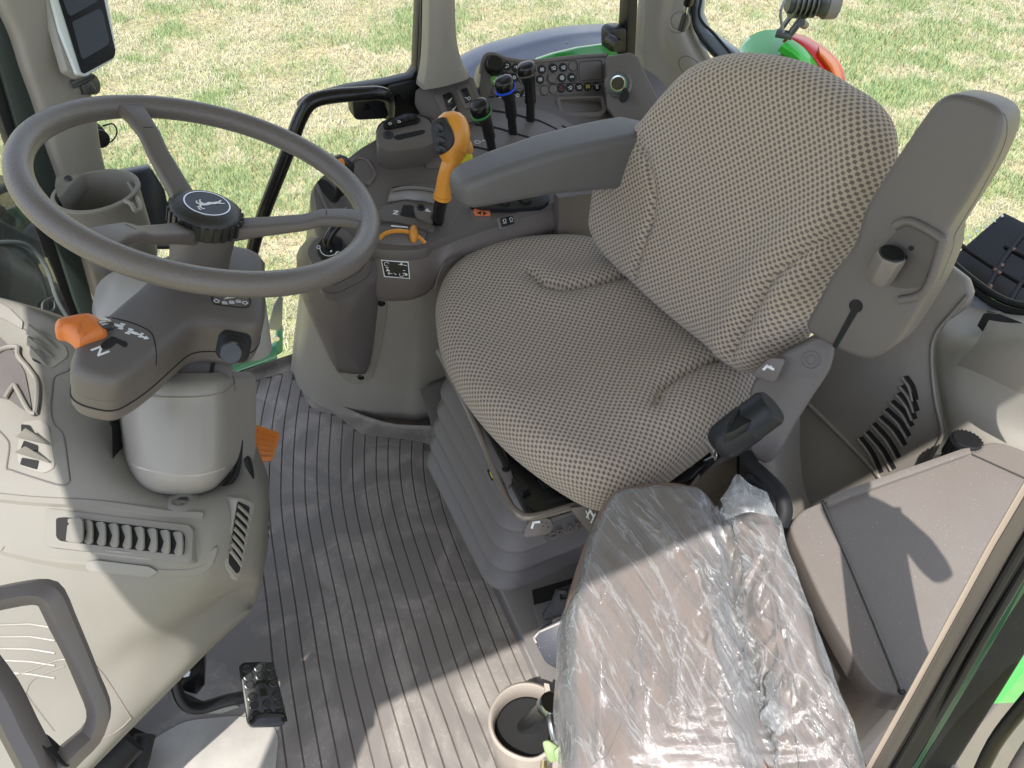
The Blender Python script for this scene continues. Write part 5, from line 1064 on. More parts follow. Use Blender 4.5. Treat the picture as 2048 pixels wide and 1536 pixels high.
def scv(base, top, ring, capm, tt, lbl, sc=1.0):
    B = DF.at(*DF.tr([base], .010)[0], .010); T = P(*top, t=tt)
    up = (T-B).normalized(); side = up.cross(ray(*top)).normalized()
    if side.dot(cR) < 0: side = -side
    fw = side.cross(up)
    def ring_(f_, w_, d_, dx=0): 
        c = B.lerp(T, f_)+side*dx; ff = Fr(c, up, fw); return rrect(ff, w_*sc, d_*sc, min(w_, d_)*.45*sc, n=5)
    lv = mk('hydraulic_lever', [s_loft([ring_(-.05, .018, .014), ring_(.32, .018, .014), ring_(.33, .023, .019), ring_(.36, .024, .020), ring_(.40, .023, .020), ring_(.62, .023, .021, -.001), ring_(.76, .030, .026, -.005), ring_(.84, .038, .034, -.007)])], BLK, cons, ang=50)
    lv['label'] = lbl
    tl = (up+side*.0+fw*.15).normalized()
    def cap(f_, w_, d_, dx=-.007, h=0): 
        c = B.lerp(T, f_)+side*dx; ff = Fr(c, (up-side*.22).normalized(), fw); return rrect(ff, w_*sc, d_*sc, min(w_, d_)*.46*sc, n=6)
    mk('knob_ring', s_loft([cap(.835, .0395, .0360), cap(.835, .0415, .0380), cap(.865, .0415, .0380), cap(.865, .0395, .0360)]), ring, lv)
    mk('knob_cap', s_loft([cap(.86, .0385, .0350), cap(.93, .0385, .0350, -.008), cap(.985, .035, .031, -.009), cap(1.01, .026, .022, -.010), cap(1.018, .012, .010, -.010)]), BLKG, lv, ang=80)
scv((1061, 240), (1060, 128), mat('grey_ring', (.09, .085, .08), .4), None, 1.55, 'tallest black lever with a grey ringed knob')
scv((1026, 266), (1016, 158), BLUE, None, 1.50, 'middle black lever with a blue ringed knob')
scv((985, 304), (966, 206), GRNR, None, 1.45, 'front black lever with a green ringed knob')
# round speaker well near the seat back
mk('round_well', s_lathe(Fr(dk(1275, 262), (-.2, -.4, .9)), [(.060, -.01), (.058, .008), (.052, .010), (.048, .004), (.047, -.01)], 36), DK2, cons)
mk('well_floor', s_lathe(Fr(dk(1275, 262), (-.2, -.4, .9)), [(0, .0), (.048, .0)], 30), mat('well_brown', (.07, .06, .055), .6), cons)

# ================================================================ SEATS
def dseg(p, pts):
    best = 1e9
    for (x0, y0), (x1, y1) in zip(pts, pts[1:]):
        dx, dy = x1-x0, y1-y0; L2 = dx*dx+dy*dy or 1e-9; t_ = max(0, min(1, ((p[0]-x0)*dx+(p[1]-y0)*dy)/L2)); best = min(best, math.hypot(p[0]-x0-t_*dx, p[1]-y0-t_*dy))
    return best
def puff(name, fr, outl, H, bot, er, hf, m, parent, rings=34, sub=5, ush=(0, 0), bre=None):
    """soft cushion: outline at its widest, rounded edges, relief hf(a,b)"""
    q = np.array(cr(outl, sub)); seg = np.hypot(*(np.roll(q, -1, 0)-q).T); cum = np.concatenate([[0], np.cumsum(seg)]); N = 150
    s = np.linspace(0, cum[-1], N, endpoint=False); qq = np.vstack([q, q[:1]]); q = np.stack([np.interp(s, cum, qq[:, 0]), np.interp(s, cum, qq[:, 1])], 1)
    c = q.mean(0); d = q-c; L = np.hypot(*d.T)[:, None]; d = d/L
    nrm = np.roll(q, -1, 0)-np.roll(q, 1, 0); nrm = np.stack([nrm[:, 1], -nrm[:, 0]], 1); nrm /= np.hypot(*nrm.T)[:, None]
    if (nrm*d).sum() < 0: nrm = -nrm
    v, uv = [], []
    be = bre or er*.6
    for ph in np.linspace(-pi/2, 0, 5)[:-1]:
        off = be*(1-cos(ph)); z = bot+be+be*sin(ph)
        for i in range(N): p = q[i]-nrm[i]*off; v.append(fr.at(p[0], p[1], z)); u_ = q[i]+nrm[i]*(er*.57+(H-er-bot-be)-be*ph); uv.append(u_)
    for z in (bot+be, H-er):
        for i in range(N): v.append(fr.at(q[i][0], q[i][1], z)); uv.append(q[i]+nrm[i]*(er*.57+(H-er-z)))
    for ph in np.linspace(0, pi/2, 9)[1:]:
        off = er*(1-cos(ph)); z = H-er+er*sin(ph); wgt = sin(ph)**2
        for i in range(N): p = q[i]-nrm[i]*off; v.append(fr.at(p[0], p[1], z+wgt*hf(*p))); uv.append(q[i]-nrm[i]*(er-(er*(pi/2-ph))))
    base = q-nrm*er
    for k in range(1, rings):
        f_ = 1-k/rings
        for i in range(N): p = c+(base[i]-c)*f_; v.append(fr.at(p[0], p[1], H+hf(*p))); uv.append(p)
    v.append(fr.at(c[0], c[1], H+hf(*c))); uv.append(c); R_ = (len(v)-1)//N
    f = [[k*N+i, k*N+(i+1) % N, (k+1)*N+(i+1) % N, (k+1)*N+i] for k in range(R_-1) for i in range(N)]+[[(R_-1)*N+i, (R_-1)*N+(i+1) % N, len(v)-1] for i in range(N)]+[list(range(N))[::-1]]
    me = bpy.data.meshes.new(name); me.from_pydata([tuple(p) for p in v], [], f); me.update()
    ul = me.uv_layers.new(name='UVMap')
    for lp in me.loops: ul.data[lp.index].uv = (uv[lp.vertex_index][0]+ush[0], uv[lp.vertex_index][1]+ush[1])
    bm = bmesh.new(); bm.from_mesh(me); bmesh.ops.recalc_face_normals(bm, faces=bm.faces); bm.to_mesh(me); bm.free()
    for p in me.polygons: p.use_smooth = True
    me.materials.append(m); o = bpy.data.objects.new(name, me); COL.objects.link(o)
    if parent: o.parent = parent; o.matrix_parent_inverse = wm(parent).inverted()
    return o
seat = thing('driver_seat', 'driver seat in checked beige fabric with one armrest raised upright', 'seat', (.5, .85, 0))
puff('shuttle_knob', kn_spec[0], kn_spec[1], .013, -.013, .012, lambda a, b: .002*cos(a*60), mat('orange_knob', (.56, .155, .03), .42, bump=.1), kn_spec[2], rings=12)
cfz = Fr((.5, .8, .405), (-.02, 0, 1), (1, 0, 0))
co = [(871, 640), (876, 600), (895, 560), (935, 524), (1000, 502), (1090, 491), (1170, 494), (1240, 515), (1300, 545), (1400, 620), (1500, 700), (1530, 760), (1500, 810), (1440, 872), (1370, 925), (1300, 975), (1255, 998), (1215, 1003), (1160, 988), (1080, 938), (1000, 872), (930, 790), (885, 710)]
c2 = cfz.tr(co, .012)
gA = cfz.tr([(1062, 556), (1085, 578), (1130, 585), (1200, 573), (1280, 552)], .05); gB = cfz.tr([(1312, 815), (1318, 790), (1345, 765), (1400, 738), (1480, 712)], .05)
by = [p[1] for p in c2]; ax0, ay0 = cfz.tr([(1100, 700)], .05)[0]
gA2 = cfz.tr([(1150, 470), (1230, 520)], .05)
def hcush(a, b):
    h = 0
    for g in (gA, gB): d_ = dseg((a, b), g); h -= .012*math.exp(-(d_/.006)**2); h += .007*math.exp(-((d_-.035)/.03)**2)
    m_ = math.hypot((a-ax0)*1.0, (b-ay0)*.8); h += -.012*math.exp(-(m_/.13)**2)
    return h+.0012*sin(a*50+sin(b*31))
cush = puff('cushion', cfz, c2, .062, -.035, .048, hcush, FAB, seat)
bkf = Fr((.705, .85, .5), (-.972, -.05, .23), (0, 0, 1))
bo = [(1214, 456), (1217, 400), (1228, 338), (1254, 290), (1310, 238), (1368, 172), (1416, 127), (1482, 107), (1555, 110), (1635, 130), (1700, 166), (1757, 203), (1790, 250), (1797, 310), (1785, 375), (1745, 450), (1700, 520), (1660, 585), (1635, 645), (1595, 706), (1545, 742), (1500, 738), (1440, 694), (1372, 640), (1298, 572), (1238, 510)]
bo2 = bkf.tr(bo, -.010)
sA = bkf.tr([(1278, 262), (1305, 320), (1318, 380), (1312, 430), (1290, 500), (1276, 550)], .04); sB = bkf.tr([(1466, 720), (1486, 670), (1502, 640), (1550, 560), (1600, 515), (1650, 480)], .04)
bm0, bm1 = bkf.tr([(1500, 420)], .03)[0]
def hback(a, b):
    h = 0
    for g in (sA, sB): d_ = dseg((a, b), g); h -= .011*math.exp(-(d_/.0055)**2)
    h += .014*(1-math.exp(-((a-bm0)/.16)**2))
    q = dseg((a, b), sB); h += .011*math.exp(-((q-.032)/.028)**2)
    return h+.0015*sin(b*45+cos(a*38))
backr = puff('backrest', bkf, bo2, .042, -.028, .042, hback, FAB, seat, ush=(.3, .2))
mk('backrest_shell', [s_ext(bkf, [(a*.90-.004, b*.94+.003) for a, b in bo2], -.060, -.026)], BLK, seat, bev=.01)
# far armrest
AF = []
for x, zt, zb, y0, y1 in ((.368, .706, .692, 1.022, 1.05), (.371, .714, .685, 1.010, 1.058), (.379, .720, .680, 1.003, 1.064), (.392, .724, .677, 1.0, 1.068), (.45, .731, .672, 1.0, 1.075), (.53, .738, .667, 1.0, 1.078), (.60, .738, .655, 1.0, 1.082), (.66, .736, .645, 1.0, 1.085), (.70, .734, .64, 1.002, 1.085), (.735, .722, .64, 1.002, 1.08), (.76, .70, .64, 1.002, 1.07)):
    x += .010; zb -= .008; ff = Fr((x, (y0+y1)/2, (zt+zb)/2), (1, 0, 0), (0, 0, 1)); AF.append(rrect(ff, y1-y0, zt-zb, .015, n=6))
ar = mk('armrest', s_loft(AF), ARM, seat, ang=75); ar['label'] = 'padded armrest lying forward beside the levers'
# near armrest raised
raf = Fr(P(1850, 420, x=.735), (-.94, -.28, .2), (0, 0, 1))
ro_ = [(1660, 553), (1683, 522), (1700, 500), (1714, 470), (1724, 430), (1742, 395), (1795, 310), (1855, 222), (1872, 203), (1895, 190), (1925, 190), (1962, 200), (1990, 214), (2004, 236), (2000, 270), (1975, 330), (1930, 405), (1894, 462), (1890, 500), (1868, 560), (1835, 620), (1802, 672), (1770, 705), (1738, 720), (1700, 712), (1655, 690), (1618, 668), (1610, 648), (1630, 610)]
ra = mk('raised_armrest', s_px(raf, ro_, -.062, .0, sm=2), mat('raised_arm_plastic', (.104, .094, .091), .45, bump=.35, bscale=600), seat, bev=.011, seg=4, ang=70); ra['label'] = 'armrest folded straight up beside the backrest'
bra = BV(ra)
mk('arm_edge_seam', s_tube([p for p in (bra.pt(x, y, .0) for x, y in cr([(1940, 197), (1970, 204), (1999, 222), (2013, 240), (2008, 290), (1960, 385), (1912, 465), (1906, 495), (1880, 560)], 4, False)) if p], .0008, 6, 0), DK2, ra)
mk('arm_recess', s_px(raf, [(1760, 500), (1800, 455), (1818, 450), (1868, 478), (1874, 490), (1850, 560), (1836, 575), (1790, 575), (1760, 560), (1745, 530)], -.004, .0006, sm=2), mat('recess_brown', (.070, .062, .059), .5, bump=.5, bscale=500), ra)
mk('recess_wall', s_tube([raf.at(*q, .001) for q in raf.tr([(1790, 452), (1822, 443), (1880, 474), (1884, 490), (1862, 560), (1840, 590), (1800, 600)])], .0055, 10, 5), DK, ra)
kb_ = raf.at(*raf.tr([(1768, 548)])[0], .012); kt_ = (kb_-CAM).dot(cF); kf2 = Fr(kb_, (P(1790, 496, t=kt_-.035)-kb_).normalized())
mk('hex_knob', [s_lathe(kf2, [(0, -.005), (.015, -.005), (.0165, .004), (.0175, .03), (.0165, .036), (0, .036)], 7)], mat('hex_knob_satin', (.15, .135, .125), .28), ra, bev=.0012)
mk('knob_top', s_lathe(kf2, [(0, .0375), (.0135, .0375), (.015, .036)], 20), BLK, ra)
for x, y in ((1823, 496), (1811, 514)): mk('screw_hole', s_lathe(Fr(raf.at(*raf.tr([(x, y)])[0], .001), raf.n), [(0, .0004), (.003, .0004), (.003, 0)], 12), HOLE, ra)
kq = raf.tr([(1712, 612)])[0]
mk('keyhole_slot', [s_ext(raf, arcp(*kq, .0085, 0, 345, 20), .0, .0012), s_px(raf, [(1706, 612), (1720, 616), (1672, 698), (1664, 692)], .0, .0010)], HOLE, ra)
# hinge cover
hgf = Fr(P(1590, 760, t=1.1), (-.7, -.55, .45), (0, 0, 1))
hg = mk('hinge_cover', s_px(hgf, [(1498, 800), (1505, 770), (1540, 725), (1600, 690), (1640, 672), (1668, 690), (1660, 740), (1628, 790), (1590, 850), (1560, 905), (1530, 930), (1500, 900), (1495, 840)], -.03, .0, sm=2), DK, seat, bev=.006, seg=3, ang=60)
mk('recline_lever', s_px(hgf, [(1506, 752), (1512, 740), (1540, 716), (1568, 718), (1570, 724), (1554, 758), (1546, 766)], .0, .016, r=.004), DK2, seat, bev=.003)
mk('lever_print', s_line(hgf.sh(.0165), hgf.tr([(1528, 738), (1534, 732), (1546, 738)], .0165), .0035, .0006)+[s_ext(hgf.sh(.0165), arcp(*hgf.tr([(1542, 733)], .0165)[0], .0016, 0, 320, 8), 0, .0006)], WHT, seat)
lg = Fr(hgf.at(*hgf.tr([(1622, 720)])[0], .0), hgf.n)
mk('round_logo', s_line(lg, arcp(0, 0, .0125, 0, 350, 24), .0012, .0012, closed=True)+s_line(lg, arcp(0, 0, .0065, 0, 350, 14), .0010, .001, closed=True), DK2, hg)
a, b = hgf.tr([(1610, 752)], .0)[0]; mk('maker_name', s_text('GRAMMER', hgf, .0085, a=a, b=b, rot=radians(20)), DK2, hg)
# retractor
rt_ = Fr(P(1452, 880, t=1.02), (P(1530, 822, t=.99)-P(1452, 880, t=1.02)).normalized())
RTM = mat('retractor_black', (.008, .010, .013), .42, bump=.1, spec=.35)
bt_ = thing('belt_retractor', 'black belt retractor housing clipped to the near side of the driver seat', 'belt retractor', tuple(P(1490, 860, t=1.05)))
L_ = (P(1530, 822, t=.99)-P(1452, 880, t=1.02)).length
mk('housing', [s_lathe(rt_, [(0, -.014), (.020, -.014), (.024, -.008), (.026, .0), (.0265, L_*.6), (.0255, L_*.62), (.0255, L_+.006), (.022, L_+.012), (0, L_+.012)], 30)], RTM, bt_)
tf_ = Fr(rt_.at(0, 0, L_*.5)-cF*.022+cU*.010, (cU*.8-cF*.5), rt_.n)
mk('clip_plate', [s_px(tf_, [(1456, 842), (1482, 806), (1506, 798), (1534, 818), (1512, 836), (1494, 846), (1468, 862), (1450, 868)], -.012, .003, r=.004)], RTM, bt_, bev=.002)
mk('clip_detail', [s_line(tf_.sh(.003), tf_.tr([(1462, 852), (1484, 812), (1500, 806)]), .003, .003)[0]], RTM, bt_, bev=.001)
mk('torn_wrap', s_net([[P(1412, 880, t=1.03), P(1425, 888, t=1.03), P(1436, 884, t=1.02)], [P(1418, 900, t=1.04), P(1426, 905, t=1.03), P(1434, 900, t=1.04)], [P(1428, 918, t=1.04), P(1431, 922, t=1.05), P(1434, 916, t=1.04)]], 3), glass_mat('clear_film', .9, dirt=.25), bt_)
# seat base pan, rail, bellows
SZ = .36
pan = Fr((.4, .8, SZ), (0, 0, 1), (0, 1, 0))
mk('base_pan', [s_px(pan, [(905, 742), (1000, 700), (1300, 760), (1460, 880), (1380, 960), (1200, 988), (1072, 1024), (1052, 1012), (1010, 930), (960, 850)], -.03, .0, r=.005)], BLKG, seat, bev=.003)
mk('pan_detail', [s_px(pan, [(1022, 958), (1040, 950), (1060, 975), (1044, 985)], .0, .012, r=.002), s_px(pan, [(1076, 958), (1130, 940), (1140, 952), (1086, 976)], 0, .006), s_px(pan, [(1088, 1000), (1150, 984), (1152, 990), (1094, 1010)], 0, .004), s_px(pan, [(960, 838), (968, 834), (1020, 930), (1012, 936)], 0, .014)], BLK, seat, bev=.001)
mk('shaving', [s_line(pan.sh(.004), cr(pan.tr([(1078, 958), (1086, 964), (1096, 962), (1100, 956)]), 3, False), .0012, .001)[i] for i in range(8)]+s_line(pan.sh(.006), pan.tr([(1118, 982), (1126, 976)]), .0014, .001), STL, seat)
mk('side_plate', s_px(pan, [(892, 712), (910, 720), (960, 800), (1010, 900), (1028, 960), (1016, 975), (990, 930), (940, 830), (890, 745)], -.002, .006, r=.003), DK, seat, bev=.002)
for x, y in ((964, 838), (1012, 938)): mk('plate_plug', s_lathe(Fr(pan.at(*pan.tr([(x, y)], .006)[0], .006), (0, 0, 1)), [(0, .002), (.006, .002), (.007, 0)], 14), BLKM, seat)
rail = mk('front_rail', s_tube([P(878, 702, z=.385), P(895, 735, z=.378), P(930, 806, z=.37), P(962, 876, z=.362), P(992, 950, z=.356), P(1014, 1000, z=.354), P(1030, 1022, z=.354), P(1052, 1034, z=.354), P(1085, 1030, z=.354), P(1140, 1014, z=.354), P(1200, 996, z=.354)], .0068, 14, 5), mat('rail_enamel', (.16, .14, .125), .2, metal=.2, coat=.4), seat)
rl = Fr(P(1078, 1055, z=.345), (-.25, -.6, .75))
lvk = mk('rail_latch', [s_px(rl, [(1046, 1068), (1052, 1052), (1058, 1042), (1092, 1035), (1105, 1040), (1108, 1056), (1100, 1068), (1070, 1074), (1050, 1076)], -.012, .002, r=.003)], DK2, seat, bev=.003)
mk('latch_print', s_line(rl.sh(.0025), rl.tr([(1064, 1055), (1067, 1045), (1078, 1044)], .0025), .0035, .0006), WHT, lvk)
mk('latch_dots', [s_lathe(Fr(rl.at(*rl.tr([(x, y)], .002)[0], .0022), rl.n), [(0, .0004), (.0012, .0004), (.0012, 0)], 8) for x, y in ((1084, 1044), (1092, 1046), (1086, 1052), (1096, 1054))], HOLE, lvk)
mk('small_vent_window', s_px(Fr(P(982, 952, z=.33), (-.9, -.3, .3)), [(973, 940), (982, 938), (991, 958), (983, 962)], -.004, .002, r=.001), BLK, seat, bev=.001)
mk('yellow_indicator', s_px(Fr(P(982, 952, z=.33), (-.9, -.3, .3)), [(979, 944), (983, 943), (988, 954), (984, 957)], .002, .003), mat('indicator_yellow', (.6, .42, .04), .4), seat)
br_ = []
def bring(x0, y0, z, r_=.07): 
    x1, y1 = .80, 1.035; ff = Fr(((x0+x1)/2, (y0+y1)/2, z), (0, 0, 1), (0, 1, 0)); w_, h_ = x1-x0, y1-y0
    o = []
    for p in rrect(ff, h_*0+w_, h_, r_, n=10): o.append(p)
    return o
for k in range(5):
    z0 = .092+k*.047; x0 = .266+.011*k; y0 = .650+.006*k-(.0)
    for dz, ins in ((0, .030), (.002, .012), (.005, .001), (.009, .0), (.014, .003), (.026, .016), (.038, .027), (.0465, .033)):
        br_.append(bring(x0+ins, y0+ins*1.0, z0+dz, .055))
mk('bellows', s_loft(br_), GBOX, seat, ang=70)
a_ = Fr(P(1180, 1060, z=.325), (-.05, -1, .1)); a, b = a_.tr([(1160, 1052)])[0]
blf = Fr((P(1160, 1052, y=.665)), (0, -1, .25))
mk('maker_name', s_text('GRAMMER', blf, .030, a=0, b=0, rot=0, depth=.001), DK2, seat)
# side levers on the base
l1 = Fr(P(1200, 1040, z=.34), (-.1, -.75, .65))
s1 = mk('weight_lever', s_px(l1, [(1140, 1016), (1240, 1000), (1260, 1040), (1230, 1085), (1186, 1070), (1172, 1056)], -.012, .004, r=.005), DK2, seat, bev=.004)
mk('lever_print', s_line(l1.sh(.0045), l1.tr([(1174, 1034), (1180, 1020), (1186, 1032)], .0045), .0028, .0006)+s_line(l1.sh(.0045), l1.tr([(1172, 1022), (1178, 1038)], .0045), .0014, .0006)+s_line(l1.sh(.0045), l1.tr([(1204, 1024), (1214, 1010), (1218, 1018)], .0045), .0026, .0006)+s_line(l1.sh(.0045), l1.tr([(1182, 1045), (1190, 1028)], .0045), .0022, .0006), WHT, s1)
l2 = Fr(P(1365, 950, z=.35), (-.1, -.7, .7))
s2 = mk('swivel_lever', s_px(l2, [(1300, 958), (1315, 965), (1345, 978), (1380, 976), (1400, 960), (1400, 940), (1380, 928), (1330, 930)], -.012, .004, r=.006), mat('lever_brown', (.15, .125, .11), .4), seat, bev=.004)
m1 = []
for (x, y), (x1, y1) in (((1352, 944), (1372, 940)), ((1354, 955), (1376, 952)), ((1351, 944), (1353, 956)), ((1373, 940), (1377, 952))): m1 += s_line(l2.sh(.0045), l2.tr([(x, y), (x1, y1)], .0045), .0022, .0006)
a, b = l2.tr([(1366, 952)], .0045)[0]; m1 += s_line(l2.sh(.0045), arcp(a, b, .0085, -120, 60, 9), .0012, .0006); m1.append(s_px(l2, [(1356, 944), (1370, 941), (1373, 950), (1359, 953)], .0045, .0052))
mk('lever_print', m1, WHT, s2)
mk('base_side_cover', s_pts([P(1240, 1000, z=.32), P(1420, 935, z=.33), P(1475, 905, z=.33), P(1490, 950, z=.26), P(1450, 1010, z=.25), P(1230, 1090, z=.25)], (0, .05, 0)), DK2, seat, bev=.004)
mk('loose_wire', s_tube([P(1392, 918, z=.37), P(1404, 905, z=.375), P(1420, 900, z=.375), P(1425, 912, z=.37), P(1408, 922, z=.37)], .0022, 8, 5), STL, seat)
# seat riser
ris = thing('seat_riser', 'brown grey moulded riser box under the driver seat bellows', 'seat base', (.6, .85, 0))
r0 = [P(866, 866, z=0), P(882, 900, z=0), P(920, 985, z=0), P(985, 1130, z=0), P(1050, 1270, z=0), P(1108, 1400, z=0), P(1150, 1500, z=0), P(1200, 1620, z=0)]
r1 = [P(856, 778, z=.13), P(880, 845, z=.11), P(925, 950, z=.10), P(985, 1090, z=.10), P(1052, 1232, z=.10), P(1110, 1360, z=.10), P(1160, 1480, z=.10), P(1210, 1600, z=.10)]
mid_ = [a.lerp(b, .5)+V3((-.004, -.001, 0)) for a, b in zip(r0, r1)]
in_ = [p+V3((.02, .004, .003)) for p in r1]; in2 = [V3((.8, p.y, p.z+.003)) for p in r1]
mk('riser_body', s_net([[p+V3((-.02, -.004, .001)) for p in r0], [p+V3((-.004, 0, .006)) for p in r0], mid_, [p+V3((-.001, 0, -.008)) for p in r1], in_, in2], 4), mat('riser_plastic', (.135, .124, .119), .42, bump=.2, var=.05), ris, ang=70)
mk('riser_far_end', s_pts([P(853, 768, z=.13), P(905, 762, z=.13), P(930, 850, z=.0), P(862, 864, z=.0)], (.1, .01, 0)), DK, ris, bev=.004)
br = [P(863, 812, z=.06), P(1033, 1217, z=.10)]
for x, y in ((863, 811), (1033, 1218)):
    mk('plug', s_lathe(Fr(P(x, y, z=.075)+V3((-.006, -.004, 0)), (-1, -.3, .3)), [(0, .002), (.0055, .002), (.0065, -.003)], 12), BLKM, ris)
mk('floor_slot', s_px(Fr((.5, .6, .106), (0, 0, 1)), [(1064, 1180), (1200, 1140), (1330, 1100), (1330, 1140), (1068, 1208)], -.004, .0), HOLE, ris)
mk('tray_plate', s_px(Fr((.5, .6, .106), (0, 0, 1)), [(1066, 1210), (1200, 1170), (1220, 1300), (1110, 1330), (1082, 1262)], -.002, .004), GBOX, ris, bev=.002)
# ================================================================ NEAR SIDE: passenger seat, box, cup holder, posts
LEA = mat('brown_vinyl', (.175, .122, .102), .42, bump=.6, bscale=420, var=.06)
ps = thing('passenger_seat', 'small brown vinyl passenger seat folded down under crumpled clear plastic', 'seat', (.42, .3, 0))
pz = Fr((.4, .35, .42), (-.05, -.06, 1), (1, 0, 0))
lo = [(1212, 1012), (1260, 990), (1340, 984), (1400, 1002), (1432, 1040), (1452, 1120), (1470, 1240), (1500, 1380), (1530, 1500), (1545, 1600), (1300, 1620), (1150, 1600), (1122, 1480), (1118, 1360), (1124, 1250), (1150, 1150), (1180, 1070)]
l2_ = pz.tr(lo, .0)
def hl_(a, b): return .004*sin(a*33+b*12)+.003*sin(b*55)
puff('folded_backrest', pz, l2_, .055, -.05, .045, hl_, LEA, ps)
ro2 = [(1425, 1040), (1470, 1000), (1510, 1010), (1550, 1060), (1590, 1180), (1640, 1320), (1690, 1450), (1730, 1560), (1735, 1620), (1560, 1630), (1530, 1500), (1500, 1380), (1470, 1240), (1440, 1120)]
puff('seat_base', pz, pz.tr(ro2, -.01), .034, -.07, .035, lambda a, b: .004*sin(a*30), LEA, ps)
mk('folding_frame', [s_pts([P(1110, 1180, z=.16), P(1140, 1180, z=.16), P(1160, 1290, z=.13), P(1100, 1300, z=.13)], (.1, .02, -.05))], DK, ps)
# floor-mounted black latch and corner
t = thing('seat_latch', 'dusty blue black plastic latch block beside the passenger seat', 'latch', tuple(P(1095, 1330, z=0)))
ltf = Fr(P(1100, 1280, z=.14), (-.45, -.45, .8))
mk('latch_block', [s_px(ltf, [(1066, 1278), (1074, 1262), (1126, 1236), (1150, 1240), (1150, 1350), (1112, 1338), (1090, 1325), (1078, 1300)], -.05, .0, r=.006)], mat('slate_black', (.040, .042, .055), .42, var=.15, dust=.4), t, bev=.004)
mk('hook', [s_px(ltf, [(1084, 1228), (1100, 1206), (1108, 1186), (1118, 1178), (1136, 1180), (1132, 1190), (1120, 1188), (1122, 1198), (1134, 1196), (1150, 1190), (1150, 1222), (1096, 1240), (1086, 1240)], -.012, .0)], BLK, t, bev=.002)
mk('worn_edge', s_line(ltf.sh(.0006), ltf.tr([(1072, 1284), (1068, 1276), (1078, 1264), (1124, 1244)]), .003, .0008), mat('worn_grey', (.33, .31, .29), .7), t)
# plastic film
def film_mat():
    m = bpy.data.materials.new('crumpled_film'); m.use_nodes = True; n = m.node_tree; n.nodes.clear(); L = n.links
    o = n.nodes.new('ShaderNodeOutputMaterial'); tr_ = n.nodes.new('ShaderNodeBsdfTransparent'); gl_ = n.nodes.new('ShaderNodeBsdfGlossy'); gl_.inputs['Roughness'].default_value = .14
    df = n.nodes.new('ShaderNodeBsdfDiffuse'); df.inputs[0].default_value = (.82, .86, .88, 1); tl = n.nodes.new('ShaderNodeBsdfTranslucent'); tl.inputs[0].default_value = (.8, .85, .88, 1)
    tc = n.nodes.new('ShaderNodeTexCoord'); mp = n.nodes.new('ShaderNodeMapping'); dd = P(1545, 1500, z=.46)-P(1434, 1000, z=.46); mp.inputs['Rotation'].default_value = (0, 0, pi/2-math.atan2(dd.y, dd.x)); mp.inputs['Scale'].default_value = (1.0, .13, .5)
    L.new(tc.outputs['Object'], mp.inputs[0])
    w1 = n.nodes.new('ShaderNodeTexNoise'); w1.inputs['Scale'].default_value = 34; w1.inputs['Detail'].default_value = 8; w1.inputs['Roughness'].default_value = .6; w1.inputs['Distortion'].default_value = .55; L.new(mp.outputs[0], w1.inputs[0])
    a = n.nodes.new('ShaderNodeMath'); a.operation = 'SUBTRACT'; a.inputs[1].default_value = .5; L.new(w1.outputs[0], a.inputs[0])
    b = n.nodes.new('ShaderNodeMath'); b.operation = 'ABSOLUTE'; L.new(a.outputs[0], b.inputs[0])
    bp = n.nodes.new('ShaderNodeBump'); bp.inputs['Strength'].default_value = 1; bp.inputs['Distance'].default_value = .012; bp.invert = True; L.new(b.outputs[0], bp.inputs['Height'])
    for x in (gl_, df): L.new(bp.outputs[0], x.inputs['Normal'])
    r = n.nodes.new('ShaderNodeMapRange'); r.inputs[1].default_value = .0; r.inputs[2].default_value = .022; r.inputs[3].default_value = .30; r.inputs[4].default_value = .10; L.new(b.outputs[0], r.inputs[0])
    lw = n.nodes.new('ShaderNodeLayerWeight'); lw.inputs[0].default_value = .35; L.new(bp.outputs[0], lw.inputs['Normal'])
    ad = n.nodes.new('ShaderNodeMath'); ad.operation = 'MULTIPLY_ADD'; ad.inputs[1].default_value = .42; L.new(lw.outputs['Facing'], ad.inputs[0]); L.new(r.outputs[0], ad.inputs[2]); ad.use_clamp = True
    m1 = n.nodes.new('ShaderNodeMixShader'); m1.inputs[0].default_value = .35; L.new(df.outputs[0], m1.inputs[1]); L.new(tl.outputs[0], m1.inputs[2])
    m2 = n.nodes.new('ShaderNodeMixShader'); L.new(ad.outputs[0], m2.inputs[0]); L.new(tr_.outputs[0], m2.inputs[1]); L.new(m1.outputs[0], m2.inputs[2])
    m3 = n.nodes.new('ShaderNodeMixShader'); fr_ = n.nodes.new('ShaderNodeFresnel'); fr_.inputs[0].default_value = 1.5; L.new(bp.outputs[0], fr_.inputs['Normal']); g2 = n.nodes.new('ShaderNodeMath'); g2.operation = 'MULTIPLY_ADD'; g2.inputs[1].default_value = 1.3; g2.inputs[2].default_value = .05; g2.use_clamp = True; L.new(fr_.outputs[0], g2.inputs[0])
    L.new(g2.outputs[0], m3.inputs[0]); L.new(m2.outputs[0], m3.inputs[1]); L.new(gl_.outputs[0], m3.inputs[2]); L.new(m3.outputs[0], o.inputs[0]); return m
FILM = film_mat()
